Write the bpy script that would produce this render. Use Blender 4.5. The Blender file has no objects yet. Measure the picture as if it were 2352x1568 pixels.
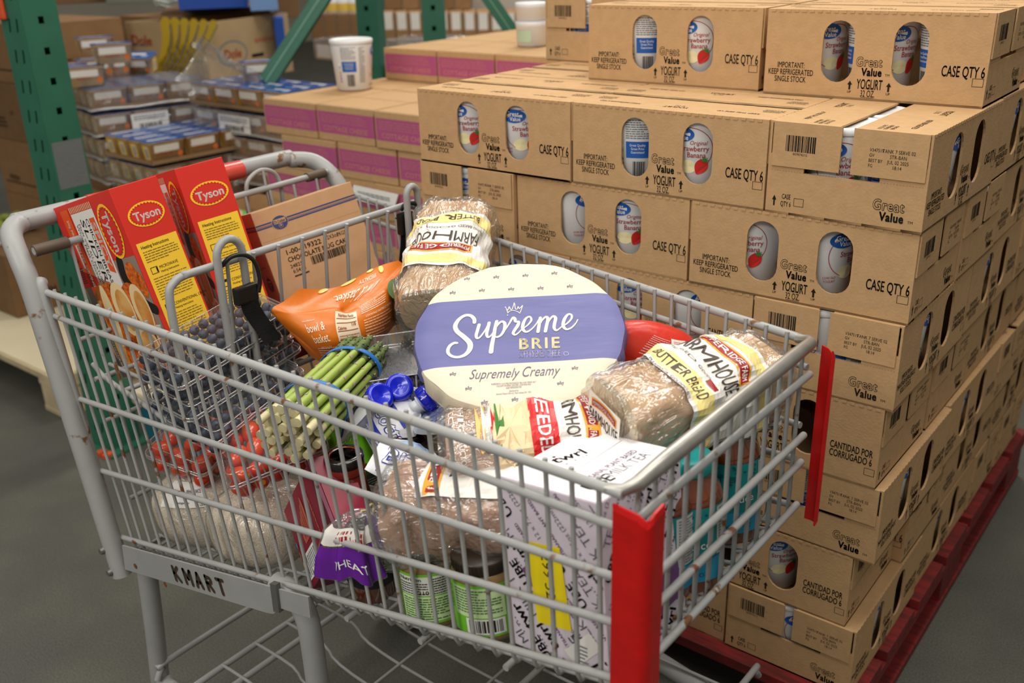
import bpy, bmesh, math, random
from mathutils import Vector, Matrix, Euler
scene = bpy.context.scene
col = scene.collection
R = math.radians
rnd = random.Random(7)

# ------------------------------------------------------------------ camera, light, exposure
CAM = Vector((0.3723, -1.4003, 1.3899))
CR = Vector((0.78519263, 0.6186669, -0.02690353))
CU = Vector((-0.21717775, 0.3158007, 0.92363615))
CF = Vector((-0.57991927, 0.71938945, -0.38232506))
FPX = 2231.04
cd = bpy.data.cameras.new('camera')
cd.sensor_width = 36.0
cd.lens = FPX / 2352 * 36
cd.clip_start = 0.02
cd.dof.use_dof = True
cd.dof.focus_distance = 1.42
cd.dof.aperture_fstop = 4.2
cam = bpy.data.objects.new('camera', cd)
col.objects.link(cam)
cam.matrix_world = Matrix(((CR.x, CU.x, -CF.x, CAM.x), (CR.y, CU.y, -CF.y, CAM.y), (CR.z, CU.z, -CF.z, CAM.z), (0, 0, 0, 1)))
scene.camera = cam
vs = scene.view_settings
vs.view_transform = 'Standard'
vs.look = 'None'
vs.gamma = 1
vs.exposure = -0.08
vs.use_curve_mapping = False
scene.cycles.max_bounces = 8
scene.cycles.transparent_max_bounces = 24
scene.cycles.glossy_bounces = 4
scene.cycles.transmission_bounces = 4
scene.cycles.caustics_reflective = False
scene.cycles.caustics_refractive = False

w = bpy.data.worlds.new('world')
scene.world = w
w.use_nodes = True
w.node_tree.nodes['Background'].inputs[0].default_value = (1.0, 0.96, 0.88, 1)
w.node_tree.nodes['Background'].inputs[1].default_value = 0.24

def lamp(name, loc, sx, sy, power, rot=(0, 0, 0), color=(1, 0.965, 0.90)):
    l = bpy.data.lights.new(name, 'AREA')
    l.shape = 'RECTANGLE'; l.size = sx; l.size_y = sy; l.energy = power; l.color = color
    o = bpy.data.objects.new(name, l)
    o.location = loc; o.rotation_euler = rot
    col.objects.link(o)
    return o
# rows of fluorescent fixtures under the warehouse ceiling
lamp('ceiling_light', (0.1, 0.1, 3.2), 0.5, 2.4, 36)
lamp('ceiling_light', (-0.9, -1.2, 3.3), 0.6, 2.4, 30)
lamp('ceiling_light', (1.2, -1.6, 3.4), 0.6, 2.4, 30)
lamp('ceiling_light', (-0.6, -3.6, 3.0), 2.6, 0.6, 66, (R(28), 0, 0))
lamp('ceiling_light', (-2.0, 2.6, 3.8), 0.6, 3.0, 84)
lamp('ceiling_light', (-4.4, 0.2, 4.0), 0.6, 3.0, 14)
lamp('ceiling_light', (-4.2, 5.4, 4.2), 0.8, 3.0, 120)

def at(px, py, x=None, y=None, z=None, d=None):
    """the point of the room on the sight line of a photo pixel, at a given x, y, z or distance"""
    v = CF + CR * ((px - 1176) / FPX) - CU * ((py - 784) / FPX)
    if z is not None: t = (z - CAM.z) / v.z
    elif x is not None: t = (x - CAM.x) / v.x
    elif y is not None: t = (y - CAM.y) / v.y
    else: t = d / v.length
    return CAM + v * t
def at_plane(px, py, c, n):
    v = CF + CR * ((px - 1176) / FPX) - CU * ((py - 784) / FPX)
    return CAM + v * ((c - CAM).dot(n) / v.dot(n))

# ------------------------------------------------------------------ materials
def lin(c):
    return c / 12.92 if c <= 0.04045 else ((c + 0.055) / 1.055) ** 2.4
def rgb(r, g, b):
    return (lin(r / 255), lin(g / 255), lin(b / 255), 1)
MATS = {}
def mat(name, c, rough=0.5, metal=0.0, spec=0.5, noise=0.0, nscale=30.0, bump=0.0, bscale=80.0, c2=None, stretch=None, coat=0.0, sss=0.0):
    if name in MATS: return MATS[name]
    m = bpy.data.materials.new(name); m.use_nodes = True
    nt = m.node_tree; b = nt.nodes['Principled BSDF']
    b.inputs['Base Color'].default_value = rgb(*c)
    b.inputs['Roughness'].default_value = rough
    b.inputs['Metallic'].default_value = metal
    b.inputs['Specular IOR Level'].default_value = spec
    b.inputs['Coat Weight'].default_value = coat
    if noise or c2 or bump:
        tc = nt.nodes.new('ShaderNodeTexCoord')
        src = tc.outputs['Object']
        if stretch:
            mp = nt.nodes.new('ShaderNodeMapping'); mp.inputs['Scale'].default_value = stretch
            nt.links.new(src, mp.inputs[0]); src = mp.outputs[0]
    if noise or c2:
        n = nt.nodes.new('ShaderNodeTexNoise'); n.inputs['Scale'].default_value = nscale; n.inputs['Detail'].default_value = 5
        nt.links.new(src, n.inputs['Vector'])
        mx = nt.nodes.new('ShaderNodeValToRGB')
        a = rgb(*c)
        if c2: e = rgb(*c2)
        else: e = tuple(v * (1 - noise) for v in a[:3]) + (1,)
        mx.color_ramp.elements[0].position = 0.38; mx.color_ramp.elements[0].color = e
        mx.color_ramp.elements[1].position = 0.62; mx.color_ramp.elements[1].color = a
        nt.links.new(n.outputs['Fac'], mx.inputs[0]); nt.links.new(mx.outputs[0], b.inputs['Base Color'])
    if bump:
        n2 = nt.nodes.new('ShaderNodeTexNoise'); n2.inputs['Scale'].default_value = bscale; n2.inputs['Detail'].default_value = 4
        nt.links.new(src, n2.inputs['Vector'])
        bp = nt.nodes.new('ShaderNodeBump'); bp.inputs['Strength'].default_value = bump; bp.inputs['Distance'].default_value = 0.01
        nt.links.new(n2.outputs['Fac'], bp.inputs['Height']); nt.links.new(bp.outputs[0], b.inputs['Normal'])
    MATS[name] = m
    return m
def film(name, tint=(255, 255, 255), gloss=0.16, alpha=0.10, bump=0.6, bscale=28.0, rough=0.12, stretch=None, edge=0.55):
    """thin clear plastic: mostly see-through, a little milky, with wrinkled highlights"""
    if name in MATS: return MATS[name]
    m = bpy.data.materials.new(name); m.use_nodes = True
    nt = m.node_tree; nt.nodes.clear()
    out = nt.nodes.new('ShaderNodeOutputMaterial')
    tr = nt.nodes.new('ShaderNodeBsdfTransparent'); tr.inputs[0].default_value = rgb(*tint)
    df = nt.nodes.new('ShaderNodeBsdfDiffuse'); df.inputs[0].default_value = rgb(235, 235, 235)
    gl = nt.nodes.new('ShaderNodeBsdfGlossy'); gl.inputs['Roughness'].default_value = rough
    lw = nt.nodes.new('ShaderNodeLayerWeight'); lw.inputs[0].default_value = 0.25
    ma = nt.nodes.new('ShaderNodeMath'); ma.operation = 'MULTIPLY_ADD'; ma.inputs[1].default_value = edge; ma.inputs[2].default_value = gloss
    m1 = nt.nodes.new('ShaderNodeMixShader'); m1.inputs[0].default_value = alpha
    m2 = nt.nodes.new('ShaderNodeMixShader')
    nt.links.new(tr.outputs[0], m1.inputs[1]); nt.links.new(df.outputs[0], m1.inputs[2])
    nt.links.new(lw.outputs['Facing'], ma.inputs[0]); nt.links.new(ma.outputs[0], m2.inputs[0])
    nt.links.new(m1.outputs[0], m2.inputs[1]); nt.links.new(gl.outputs[0], m2.inputs[2])
    nt.links.new(m2.outputs[0], out.inputs[0])
    if bump:
        tc = nt.nodes.new('ShaderNodeTexCoord')
        mp = nt.nodes.new('ShaderNodeMapping')
        if stretch: mp.inputs['Scale'].default_value = stretch
        n = nt.nodes.new('ShaderNodeTexNoise'); n.inputs['Scale'].default_value = bscale; n.inputs['Detail'].default_value = 3; n.inputs['Distortion'].default_value = 1.2
        bp = nt.nodes.new('ShaderNodeBump'); bp.inputs['Strength'].default_value = bump; bp.inputs['Distance'].default_value = 0.02
        nt.links.new(tc.outputs['Object'], mp.inputs[0]); nt.links.new(mp.outputs[0], n.inputs['Vector']); nt.links.new(n.outputs['Fac'], bp.inputs['Height'])
        nt.links.new(bp.outputs[0], gl.inputs['Normal']); nt.links.new(bp.outputs[0], lw.inputs['Normal'])
    MATS[name] = m
    return m

kraft = mat('kraft_board', (196, 158, 114), 0.85, spec=0.2, noise=0.07, nscale=60, bump=0.08, bscale=220)
kraft_in = mat('kraft_inside', (160, 124, 86), 0.9, spec=0.1, noise=0.12, nscale=25)
kraft2 = mat('kraft_pale', (196, 152, 112), 0.85, spec=0.2, noise=0.06, nscale=60)
ink = mat('black_ink', (38, 36, 32), 0.8, spec=0.1)
wire_m = mat('grey_powder_coat', (158, 158, 157), 0.42, spec=0.5, noise=0.08, nscale=14)
wire_rust = mat('grey_powder_coat_with_rust_specks', (162, 162, 160), 0.42, spec=0.5, c2=None, noise=0.06, nscale=10)
chrome = mat('worn_bare_steel', (188, 184, 176), 0.35, metal=0.75, noise=0.25, nscale=18)
red_pl = mat('red_plastic', (198, 10, 8), 0.38, spec=0.5, noise=0.12, nscale=35, bump=0.1, bscale=60)
black_m = mat('black_webbing', (7, 7, 8), 0.9, noise=0.3, nscale=300, bump=0.3, bscale=500)
black_pl = mat('black_plastic', (18, 18, 18), 0.4)
rust = mat('rust', (120, 70, 34), 0.9, noise=0.4, nscale=200)
white = mat('white_paper', (240, 237, 232), 0.6)
white_pl = mat('white_plastic', (232, 232, 232), 0.35)
gv_blue = mat('label_blue', (20, 92, 178), 0.5)
gv_red = mat('strawberry_red', (205, 38, 32), 0.5)
gv_pink = mat('label_dark_red', (168, 52, 62), 0.5)
leaf_g = mat('leaf_green', (60, 125, 50), 0.5)
cream_l = mat('banana_cream', (238, 228, 178), 0.5)
grey_ink = mat('grey_ink', (120, 124, 130), 0.6)

def add_rust(m):
    """scattered rust specks along the wires"""
    nt = m.node_tree; b = nt.nodes['Principled BSDF']
    prev = b.inputs['Base Color'].links[0].from_socket
    tc = nt.nodes.new('ShaderNodeTexCoord')
    n = nt.nodes.new('ShaderNodeTexNoise'); n.inputs['Scale'].default_value = 33; n.inputs['Detail'].default_value = 4
    rp = nt.nodes.new('ShaderNodeValToRGB'); rp.color_ramp.elements[0].position = 0.645; rp.color_ramp.elements[1].position = 0.70
    mx = nt.nodes.new('ShaderNodeMixRGB'); mx.inputs[2].default_value = rgb(116, 76, 42)
    nt.links.new(tc.outputs['Object'], n.inputs['Vector']); nt.links.new(n.outputs['Fac'], rp.inputs[0])
    nt.links.new(rp.outputs[0], mx.inputs[0]); nt.links.new(prev, mx.inputs[1]); nt.links.new(mx.outputs[0], b.inputs['Base Color'])
add_rust(wire_rust)

# ------------------------------------------------------------------ mesh helpers
class MB:
    def __init__(self):
        self.v = []; self.f = []; self.m = []; self.s = []; self.mats = []
    def mi(self, m):
        if m not in self.mats: self.mats.append(m)
        return self.mats.index(m)
    def add(self, vs, fs, m, smooth=False, M=None):
        o = len(self.v)
        self.v += [(M @ Vector(v)) if M else Vector(v) for v in vs]
        i = self.mi(m)
        for f in fs:
            self.f.append([a + o for a in f]); self.m.append(i); self.s.append(smooth)
        return self
    def build(self, name, parent=None, mats=None):
        me = bpy.data.meshes.new(name)
        me.from_pydata([tuple(v) for v in self.v], [], self.f)
        for m in self.mats: me.materials.append(m)
        me.polygons.foreach_set('material_index', self.m)
        me.polygons.foreach_set('use_smooth', self.s)
        me.update()
        o = bpy.data.objects.new(name, me)
        col.objects.link(o)
        if parent: o.parent = parent
        return o
    # --- shapes
    def box(self, a, b, m, M=None, bev=0.0):
        x0, y0, z0 = a; x1, y1, z1 = b
        if bev <= 0:
            vs = [(x0, y0, z0), (x1, y0, z0), (x1, y1, z0), (x0, y1, z0), (x0, y0, z1), (x1, y0, z1), (x1, y1, z1), (x0, y1, z1)]
            fs = [(0, 3, 2, 1), (4, 5, 6, 7), (0, 1, 5, 4), (1, 2, 6, 5), (2, 3, 7, 6), (3, 0, 4, 7)]
            return self.add(vs, fs, m, False, M)
        bm = bmesh.new()
        bmesh.ops.create_cube(bm, size=1.0)
        for v in bm.verts:
            v.co = Vector(((x0 + x1) / 2 + v.co.x * (x1 - x0), (y0 + y1) / 2 + v.co.y * (y1 - y0), (z0 + z1) / 2 + v.co.z * (z1 - z0)))
        bmesh.ops.bevel(bm, geom=list(bm.edges), offset=bev, segments=2, affect='EDGES', profile=0.6)
        bm.verts.index_update()
        vs = [v.co.copy() for v in bm.verts]; fs = [[v.index for v in f.verts] for f in bm.faces]
        bm.free()
        return self.add(vs, fs, m, False, M)
    def tube(self, pts, r, m, seg=8, caps=True, M=None, closed=False):
        pts = [Vector(p) for p in pts]
        n = len(pts); vs = []; fs = []
        rr = r if isinstance(r, (list, tuple)) else [r] * n
        up = None
        for i, p in enumerate(pts):
            if closed: t = (pts[(i + 1) % n] - pts[i - 1]).normalized()
            else: t = (pts[min(i + 1, n - 1)] - pts[max(i - 1, 0)]).normalized()
            if up is None:
                up = Vector((0, 0, 1)) if abs(t.z) < 0.9 else Vector((1, 0, 0))
            a = t.cross(up).normalized(); up = a.cross(t).normalized()
            for k in range(seg):
                an = 2 * math.pi * k / seg
                vs.append(p + (a * math.cos(an) + up * math.sin(an)) * rr[i])
        rng = n if closed else n - 1
        for i in range(rng):
            j = (i + 1) % n
            for k in range(seg):
                l = (k + 1) % seg
                fs.append((i * seg + k, i * seg + l, j * seg + l, j * seg + k))
        if caps and not closed:                            # flat cut ends
            self.add(vs[:seg], [tuple(range(seg - 1, -1, -1))], m, False, M); self.add(vs[-seg:], [tuple(range(seg))], m, False, M)
        return self.add(vs, fs, m, True, M)
    def lathe(self, prof, m, seg=24, M=None, cap0=True, cap1=True):
        vs = []; fs = []
        for r, z in prof:
            for k in range(seg):
                a = 2 * math.pi * k / seg
                vs.append((r * math.cos(a), r * math.sin(a), z))
        for i in range(len(prof) - 1):
            for k in range(seg):
                l = (k + 1) % seg
                fs.append((i * seg + k, i * seg + l, (i + 1) * seg + l, (i + 1) * seg + k))
        if cap0: fs.append(tuple(range(seg - 1, -1, -1)))
        if cap1: fs.append(tuple((len(prof) - 1) * seg + k for k in range(seg)))
        return self.add(vs, fs, m, True, M)
    def grid(self, fn, nu, nv, m, closed_u=False, smooth=True, flip=False):
        vs = [fn(i / nu, j / nv) for j in range(nv + 1) for i in range(nu + (0 if closed_u else 1))]
        w_ = nu if closed_u else nu + 1
        fs = []
        for j in range(nv):
            for i in range(nu):
                k = (i + 1) % w_
                q = (j * w_ + i, j * w_ + k, (j + 1) * w_ + k, (j + 1) * w_ + i)
                fs.append(q[::-1] if flip else q)
        return self.add(vs, fs, m, smooth)
    def poly(self, pts, m, fn, sub=0):
        """flat outline (convex) in 2-D put through fn"""
        return self.add([fn(*p) for p in pts], [tuple(range(len(pts)))], m)
    def ellipse(self, cx, cy, rx, ry, m, fn, seg=28, ang=0):
        ca, sa = math.cos(ang), math.sin(ang)
        pts = []
        for k in range(seg):
            a = 2 * math.pi * k / seg
            x, y = rx * math.cos(a), ry * math.sin(a)
            pts.append((cx + x * ca - y * sa, cy + x * sa + y * ca))
        vs = [fn(cx, cy)] + [fn(*p) for p in pts]
        return self.add(vs, [(0, k + 1, (k + 1) % seg + 1) for k in range(seg)], m)
    def rect(self, x0, y0, x1, y1, m, fn, nu=1, nv=1):
        return self.grid(lambda u, v: fn(x0 + (x1 - x0) * u, y0 + (y1 - y0) * v), nu, nv, m, smooth=False)
    def stroke(self, pts, wd, m, fn, sub=6, close=False):
        """pen stroke: ribbon along a smooth curve through 2-D points"""
        P = [Vector((p[0], p[1], (p[2] if len(p) > 2 else wd))) for p in pts]
        out = []
        n = len(P)
        for i in range(n - 1):
            p0, p1, p2, p3 = P[max(i - 1, 0)], P[i], P[i + 1], P[min(i + 2, n - 1)]
            for k in range(sub):
                t = k / sub
                out.append(0.5 * ((2 * p1) + (p2 - p0) * t + (2 * p0 - 5 * p1 + 4 * p2 - p3) * t * t + (3 * p1 - p0 - 3 * p2 + p3) * t ** 3))
        out.append(P[-1])
        vs = []; fs = []
        for i, q in enumerate(out):
            d = out[min(i + 1, len(out) - 1)] - out[max(i - 1, 0)]
            l = math.hypot(d.x, d.y) or 1
            nx, ny = -d.y / l, d.x / l
            h = q.z / 2
            vs += [fn(q.x + nx * h, q.y + ny * h), fn(q.x - nx * h, q.y - ny * h)]
        for i in range(len(out) - 1):
            fs.append((2 * i, 2 * i + 1, 2 * i + 3, 2 * i + 2))
        for e, sgn in ((0, -1), (len(out) - 1, 1)):   # round ends
            q = out[e]; d = (out[1] - out[0]) if e == 0 else (out[-1] - out[-2])
            a0 = math.atan2(d.y, d.x) + (math.pi / 2 if sgn < 0 else -math.pi / 2)
            o = len(vs)
            for k in range(7):
                a = a0 + math.pi * k / 6
                vs.append(fn(q.x + math.cos(a) * q.z / 2, q.y + math.sin(a) * q.z / 2))
            fs.append(tuple(range(o, o + 7)))
        return self.add(vs, fs, m)
    def text(self, s, x, y, size, m, fn, align='C', bold=0.0, sx=1.0, shear=0.0, rot=0.0, res=2, gap=1.0, fit=None, clip=None, _one=False):
        if bold > 0 and not _one:
            h = bold * 0.8
            dirs = ((1, 0), (-1, 0), (0, 0.8), (0, -0.8)) if bold < 0.04 else ((1, 0), (0.7, 0.7), (0, 1), (-0.7, 0.7), (-1, 0), (-0.7, -0.7), (0, -1), (0.7, -0.7))
            _, _, wd = glyphs(s, 0.0, res, gap)
            if fit: sx = fit / (wd * size)
            c, sn = math.cos(rot), math.sin(rot)
            for i, (dx, dy) in enumerate(dirs):
                X, Y = dx * h * size * min(sx, 1.0), dy * h * size
                self.text(s, x + X * c - Y * sn, y + X * sn + Y * c, size, m, fn, align, 0.0, sx, shear, rot, res, gap, None, clip, True)
            return self
        vs, fs, wd = glyphs(s, bold, res, gap)
        if fit: sx = fit / (wd * size)
        off = {'C': -wd / 2, 'L': 0, 'R': -wd}[align]
        c, sn = math.cos(rot), math.sin(rot)
        out = []; flat = []
        for a, b in vs:
            X = (a + off + b * shear) * size * sx; Y = (b - 0.35) * size
            px, py = x + X * c - Y * sn, y + X * sn + Y * c
            flat.append((px, py)); out.append(fn(px, py))
        if clip:                                           # cut off at the edge of the sheet
            ok = [clip[0] < p[0] < clip[2] and clip[1] < p[1] < clip[3] for p in flat]
            fs = [f for f in fs if all(ok[i] for i in f)]
            if not fs: return self
        return self.add(out, fs, m)
    def lines(self, x0, y0, x1, y1, n, m, fn, seed=1, th=0.45, words=9):
        """blocks of fine print too small to read"""
        rr = random.Random(seed)
        h = (y1 - y0) / n
        for i in range(n):
            yy = y1 - (i + 0.5) * h; x = x0
            end = x1 if rr.random() < 0.75 else x0 + (x1 - x0) * rr.uniform(0.5, 0.95)
            while x < end - 1e-6:
                wd = (x1 - x0) / words * rr.uniform(0.4, 1.3)
                e = min(x + wd, end)
                self.rect(x, yy - h * th / 2, e, yy + h * th / 2, m, fn)
                x = e + (x1 - x0) / words * 0.16
        return self
    def barcode(self, x0, y0, x1, y1, m, fn, seed=3, n=26):
        rr = random.Random(seed); x = x0
        u = (x1 - x0) / (n * 3.0)
        while x < x1:
            wd = u * rr.choice((1, 1, 2, 3))
            self.rect(x, y0, min(x + wd, x1), y1, m, fn)
            x += wd + u * rr.choice((1, 1, 2))
        return self

_gl = {}
def glyphs(s, bold=0.0, res=2, gap=1.0):
    key = (s, bold, res, gap)
    if key not in _gl:
        cu = bpy.data.curves.new('lettering', 'FONT')
        cu.body = s; cu.size = 1; cu.resolution_u = res; cu.offset = bold; cu.fill_mode = 'FRONT'; cu.space_character = gap
        o = bpy.data.objects.new('lettering', cu)
        me = o.to_mesh()
        vs = [(v.co.x, v.co.y) for v in me.vertices]
        fs = [tuple(p.vertices) for p in me.polygons]
        o.to_mesh_clear()
        bpy.data.objects.remove(o); bpy.data.curves.remove(cu)
        xs = [v[0] for v in vs] or [0]
        lo = min(xs)
        _gl[key] = ([(a - lo, b) for a, b in vs], fs, max(xs) - lo)
    return _gl[key]

def plane_fn(O, U, V, lift=0.0004):
    O, U, V = Vector(O), Vector(U), Vector(V)
    N = U.cross(V).normalized() * lift
    return lambda x, y: O + U * x + V * y + N
def lifted(fn, d, eps=1e-4):
    """same surface, d further out"""
    def g(x, y):
        p = fn(x, y); n = (fn(x + eps, y) - p).cross(fn(x, y + eps) - p)
        n.normalize()
        return p + n * d
    return g

def cut_panel(w_, h_, holes, th, M, m, mb, edge_m=None):
    """a board w x h (centred in x, from y=0 up) with rounded holes, th thick"""
    cu = bpy.data.curves.new('panel', 'CURVE'); cu.dimensions = '2D'; cu.fill_mode = 'BOTH'; cu.extrude = th / 2
    def spl(pts):
        sp = cu.splines.new('POLY'); sp.points.add(len(pts) - 1)
        for q, p in zip(sp.points, pts): q.co = (p[0], p[1], 0, 1)
        sp.use_cyclic_u = True
    spl([(-w_ / 2, 0), (w_ / 2, 0), (w_ / 2, h_), (-w_ / 2, h_)])
    for hp in holes: spl(hp)
    o = bpy.data.objects.new('panel', cu)
    me = o.to_mesh()
    mb.add([v.co.copy() for v in me.vertices], [tuple(p.vertices) for p in me.polygons], m, False, M)
    o.to_mesh_clear(); bpy.data.objects.remove(o); bpy.data.curves.remove(cu)
def slot(cx, cy, w_, h_, n=10):
    r = w_ / 2; pts = []
    for k in range(n + 1):
        a = math.pi * k / n; pts.append((cx + r * math.cos(a), cy + h_ / 2 - r + r * math.sin(a)))
    for k in range(n + 1):
        a = math.pi + math.pi * k / n; pts.append((cx + r * math.cos(a), cy - h_ / 2 + r + r * math.sin(a)))
    return pts

# ------------------------------------------------------------------ object helpers
def tag(o, label=None, cat=None, group=None, kind=None):
    if label: o['label'] = label
    if cat: o['category'] = cat
    if group: o['group'] = group
    if kind: o['kind'] = kind
    return o
def thing(name, label, cat, loc=(0, 0, 0), rot=(0, 0, 0), group=None):
    o = bpy.data.objects.new(name, None); col.objects.link(o)
    o.empty_display_size = 0.05
    o.location = loc; o.rotation_euler = rot
    return tag(o, label, cat, group)
def copy_tree(o, parent=None):
    c = o.copy(); col.objects.link(c)
    if parent: c.parent = parent
    for ch in list(o.children): copy_tree(ch, c)
    return c
def frame(o, O, X, Y, Z):
    """place object o with its axes along X, Y, Z"""
    o.matrix_world = Matrix(((X[0], Y[0], Z[0], O[0]), (X[1], Y[1], Z[1], O[1]), (X[2], Y[2], Z[2], O[2]), (0, 0, 0, 1)))
def axes(zdir, xhint):
    Z = Vector(zdir).normalized(); X = Vector(xhint); X = (X - Z * X.dot(Z)).normalized()
    return X, Z.cross(X), Z

class Tracer:
    """turns photo pixels that lie on a flat face into that face's own 2-D coordinates"""
    def __init__(s, O, U, V, x0=0.0, y0=0.0, k=1.0):
        s.O, s.U, s.V = Vector(O), Vector(U).normalized(), Vector(V).normalized(); s.N = s.U.cross(s.V); s.x0, s.y0, s.k = x0, y0, k
    def __call__(s, x, y):
        d = at_plane(s.x0 + x * s.k, s.y0 + y * s.k, s.O, s.N) - s.O
        return d.dot(s.U), d.dot(s.V)
    def pts(s, l): return [s(p[0], p[1]) + tuple(p[2:]) for p in l]
# ------------------------------------------------------------------ setting: floor, far wall
mb = MB(); mb.add([(-14, -4, 0), (5, -4, 0), (5, 14, 0), (-14, 14, 0)], [(0, 1, 2, 3)], mat('sealed_concrete', (96, 95, 86), 0.55, spec=0.35, c2=(84, 84, 78), nscale=3.2, bump=0.03, bscale=300))
tag(mb.build('floor'), 'grey sealed concrete warehouse floor', None, None, 'structure')
fm = MATS['sealed_concrete']; nt = fm.node_tree; b = nt.nodes['Principled BSDF']; prev = b.inputs['Base Color'].links[0].from_socket
tc = nt.nodes.new('ShaderNodeTexCoord'); n = nt.nodes.new('ShaderNodeTexNoise'); n.inputs['Scale'].default_value = 260; n.inputs['Detail'].default_value = 3
rp = nt.nodes.new('ShaderNodeValToRGB'); rp.color_ramp.elements[0].position = 0.35; rp.color_ramp.elements[0].color = (0.72, 0.72, 0.72, 1); rp.color_ramp.elements[1].position = 0.65; rp.color_ramp.elements[1].color = (1.15, 1.15, 1.12, 1)
mx = nt.nodes.new('ShaderNodeMixRGB'); mx.blend_type = 'MULTIPLY'; mx.inputs[0].default_value = 1
nt.links.new(tc.outputs['Object'], n.inputs['Vector']); nt.links.new(n.outputs['Fac'], rp.inputs[0]); nt.links.new(prev, mx.inputs[1]); nt.links.new(rp.outputs[0], mx.inputs[2]); nt.links.new(mx.outputs[0], b.inputs['Base Color'])
wl = mat('painted_block_wall', (186, 178, 162), 0.8, noise=0.06, nscale=2)
mb = MB(); mb.box((-14, 10.0, 0), (5, 10.2, 4.6), wl)
tag(mb.build('wall_back'), 'pale painted warehouse wall far behind the racks', None, None, 'structure')
mb = MB(); mb.box((-12.2, -4, 0), (-12.0, 10, 4.6), wl)
tag(mb.build('wall_left'), 'pale painted warehouse wall at the far left', None, None, 'structure')

# ------------------------------------------------------------------ yogurt tubs
BL, BW, BH, PH = 0.362, 0.238, 0.1380, 0.1411
TR0, TR1, TH = 0.0475, 0.0575, 0.1275
def tub_fn(lift=0.0005):
    """label coordinates: arc length at mid radius, height"""
    def f(x, y):
        r = TR0 + (TR1 - TR0) * y / TH + lift
        a = x / 0.0525 - math.pi / 2
        return Vector((r * math.cos(a), r * math.sin(a), y))
    return f
def gv_logo(mb, x, y, s, fn, dark, light=None, outline=True):
    """'Great' over 'Value', printed on a carton"""
    if outline:
        mb.text('Great', x - 0.1 * s, y + 0.36 * s, s, dark, fn, bold=0.060, sx=0.82, gap=1.12, res=3)
        mb.text('Great', x - 0.1 * s, y + 0.36 * s, s, light, lifted(fn, 0.0003), bold=0.0, sx=0.82, gap=1.12, res=3)
        mb.text('Value', x + 0.16 * s, y - 0.44 * s, s * 0.86, dark, fn, bold=0.05, sx=0.80, gap=1.08, res=3)
        mb.text('TM', x + 1.45 * s, y - 0.62 * s, s * 0.28, dark, fn)
    else:
        mb.text('Great', x - 0.12 * s, y + 0.33 * s, s, dark, fn, bold=0.02, sx=0.8)
        mb.text('Value', x + 0.22 * s, y - 0.40 * s, s * 0.9, dark, fn, bold=0.02, sx=0.8)
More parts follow.
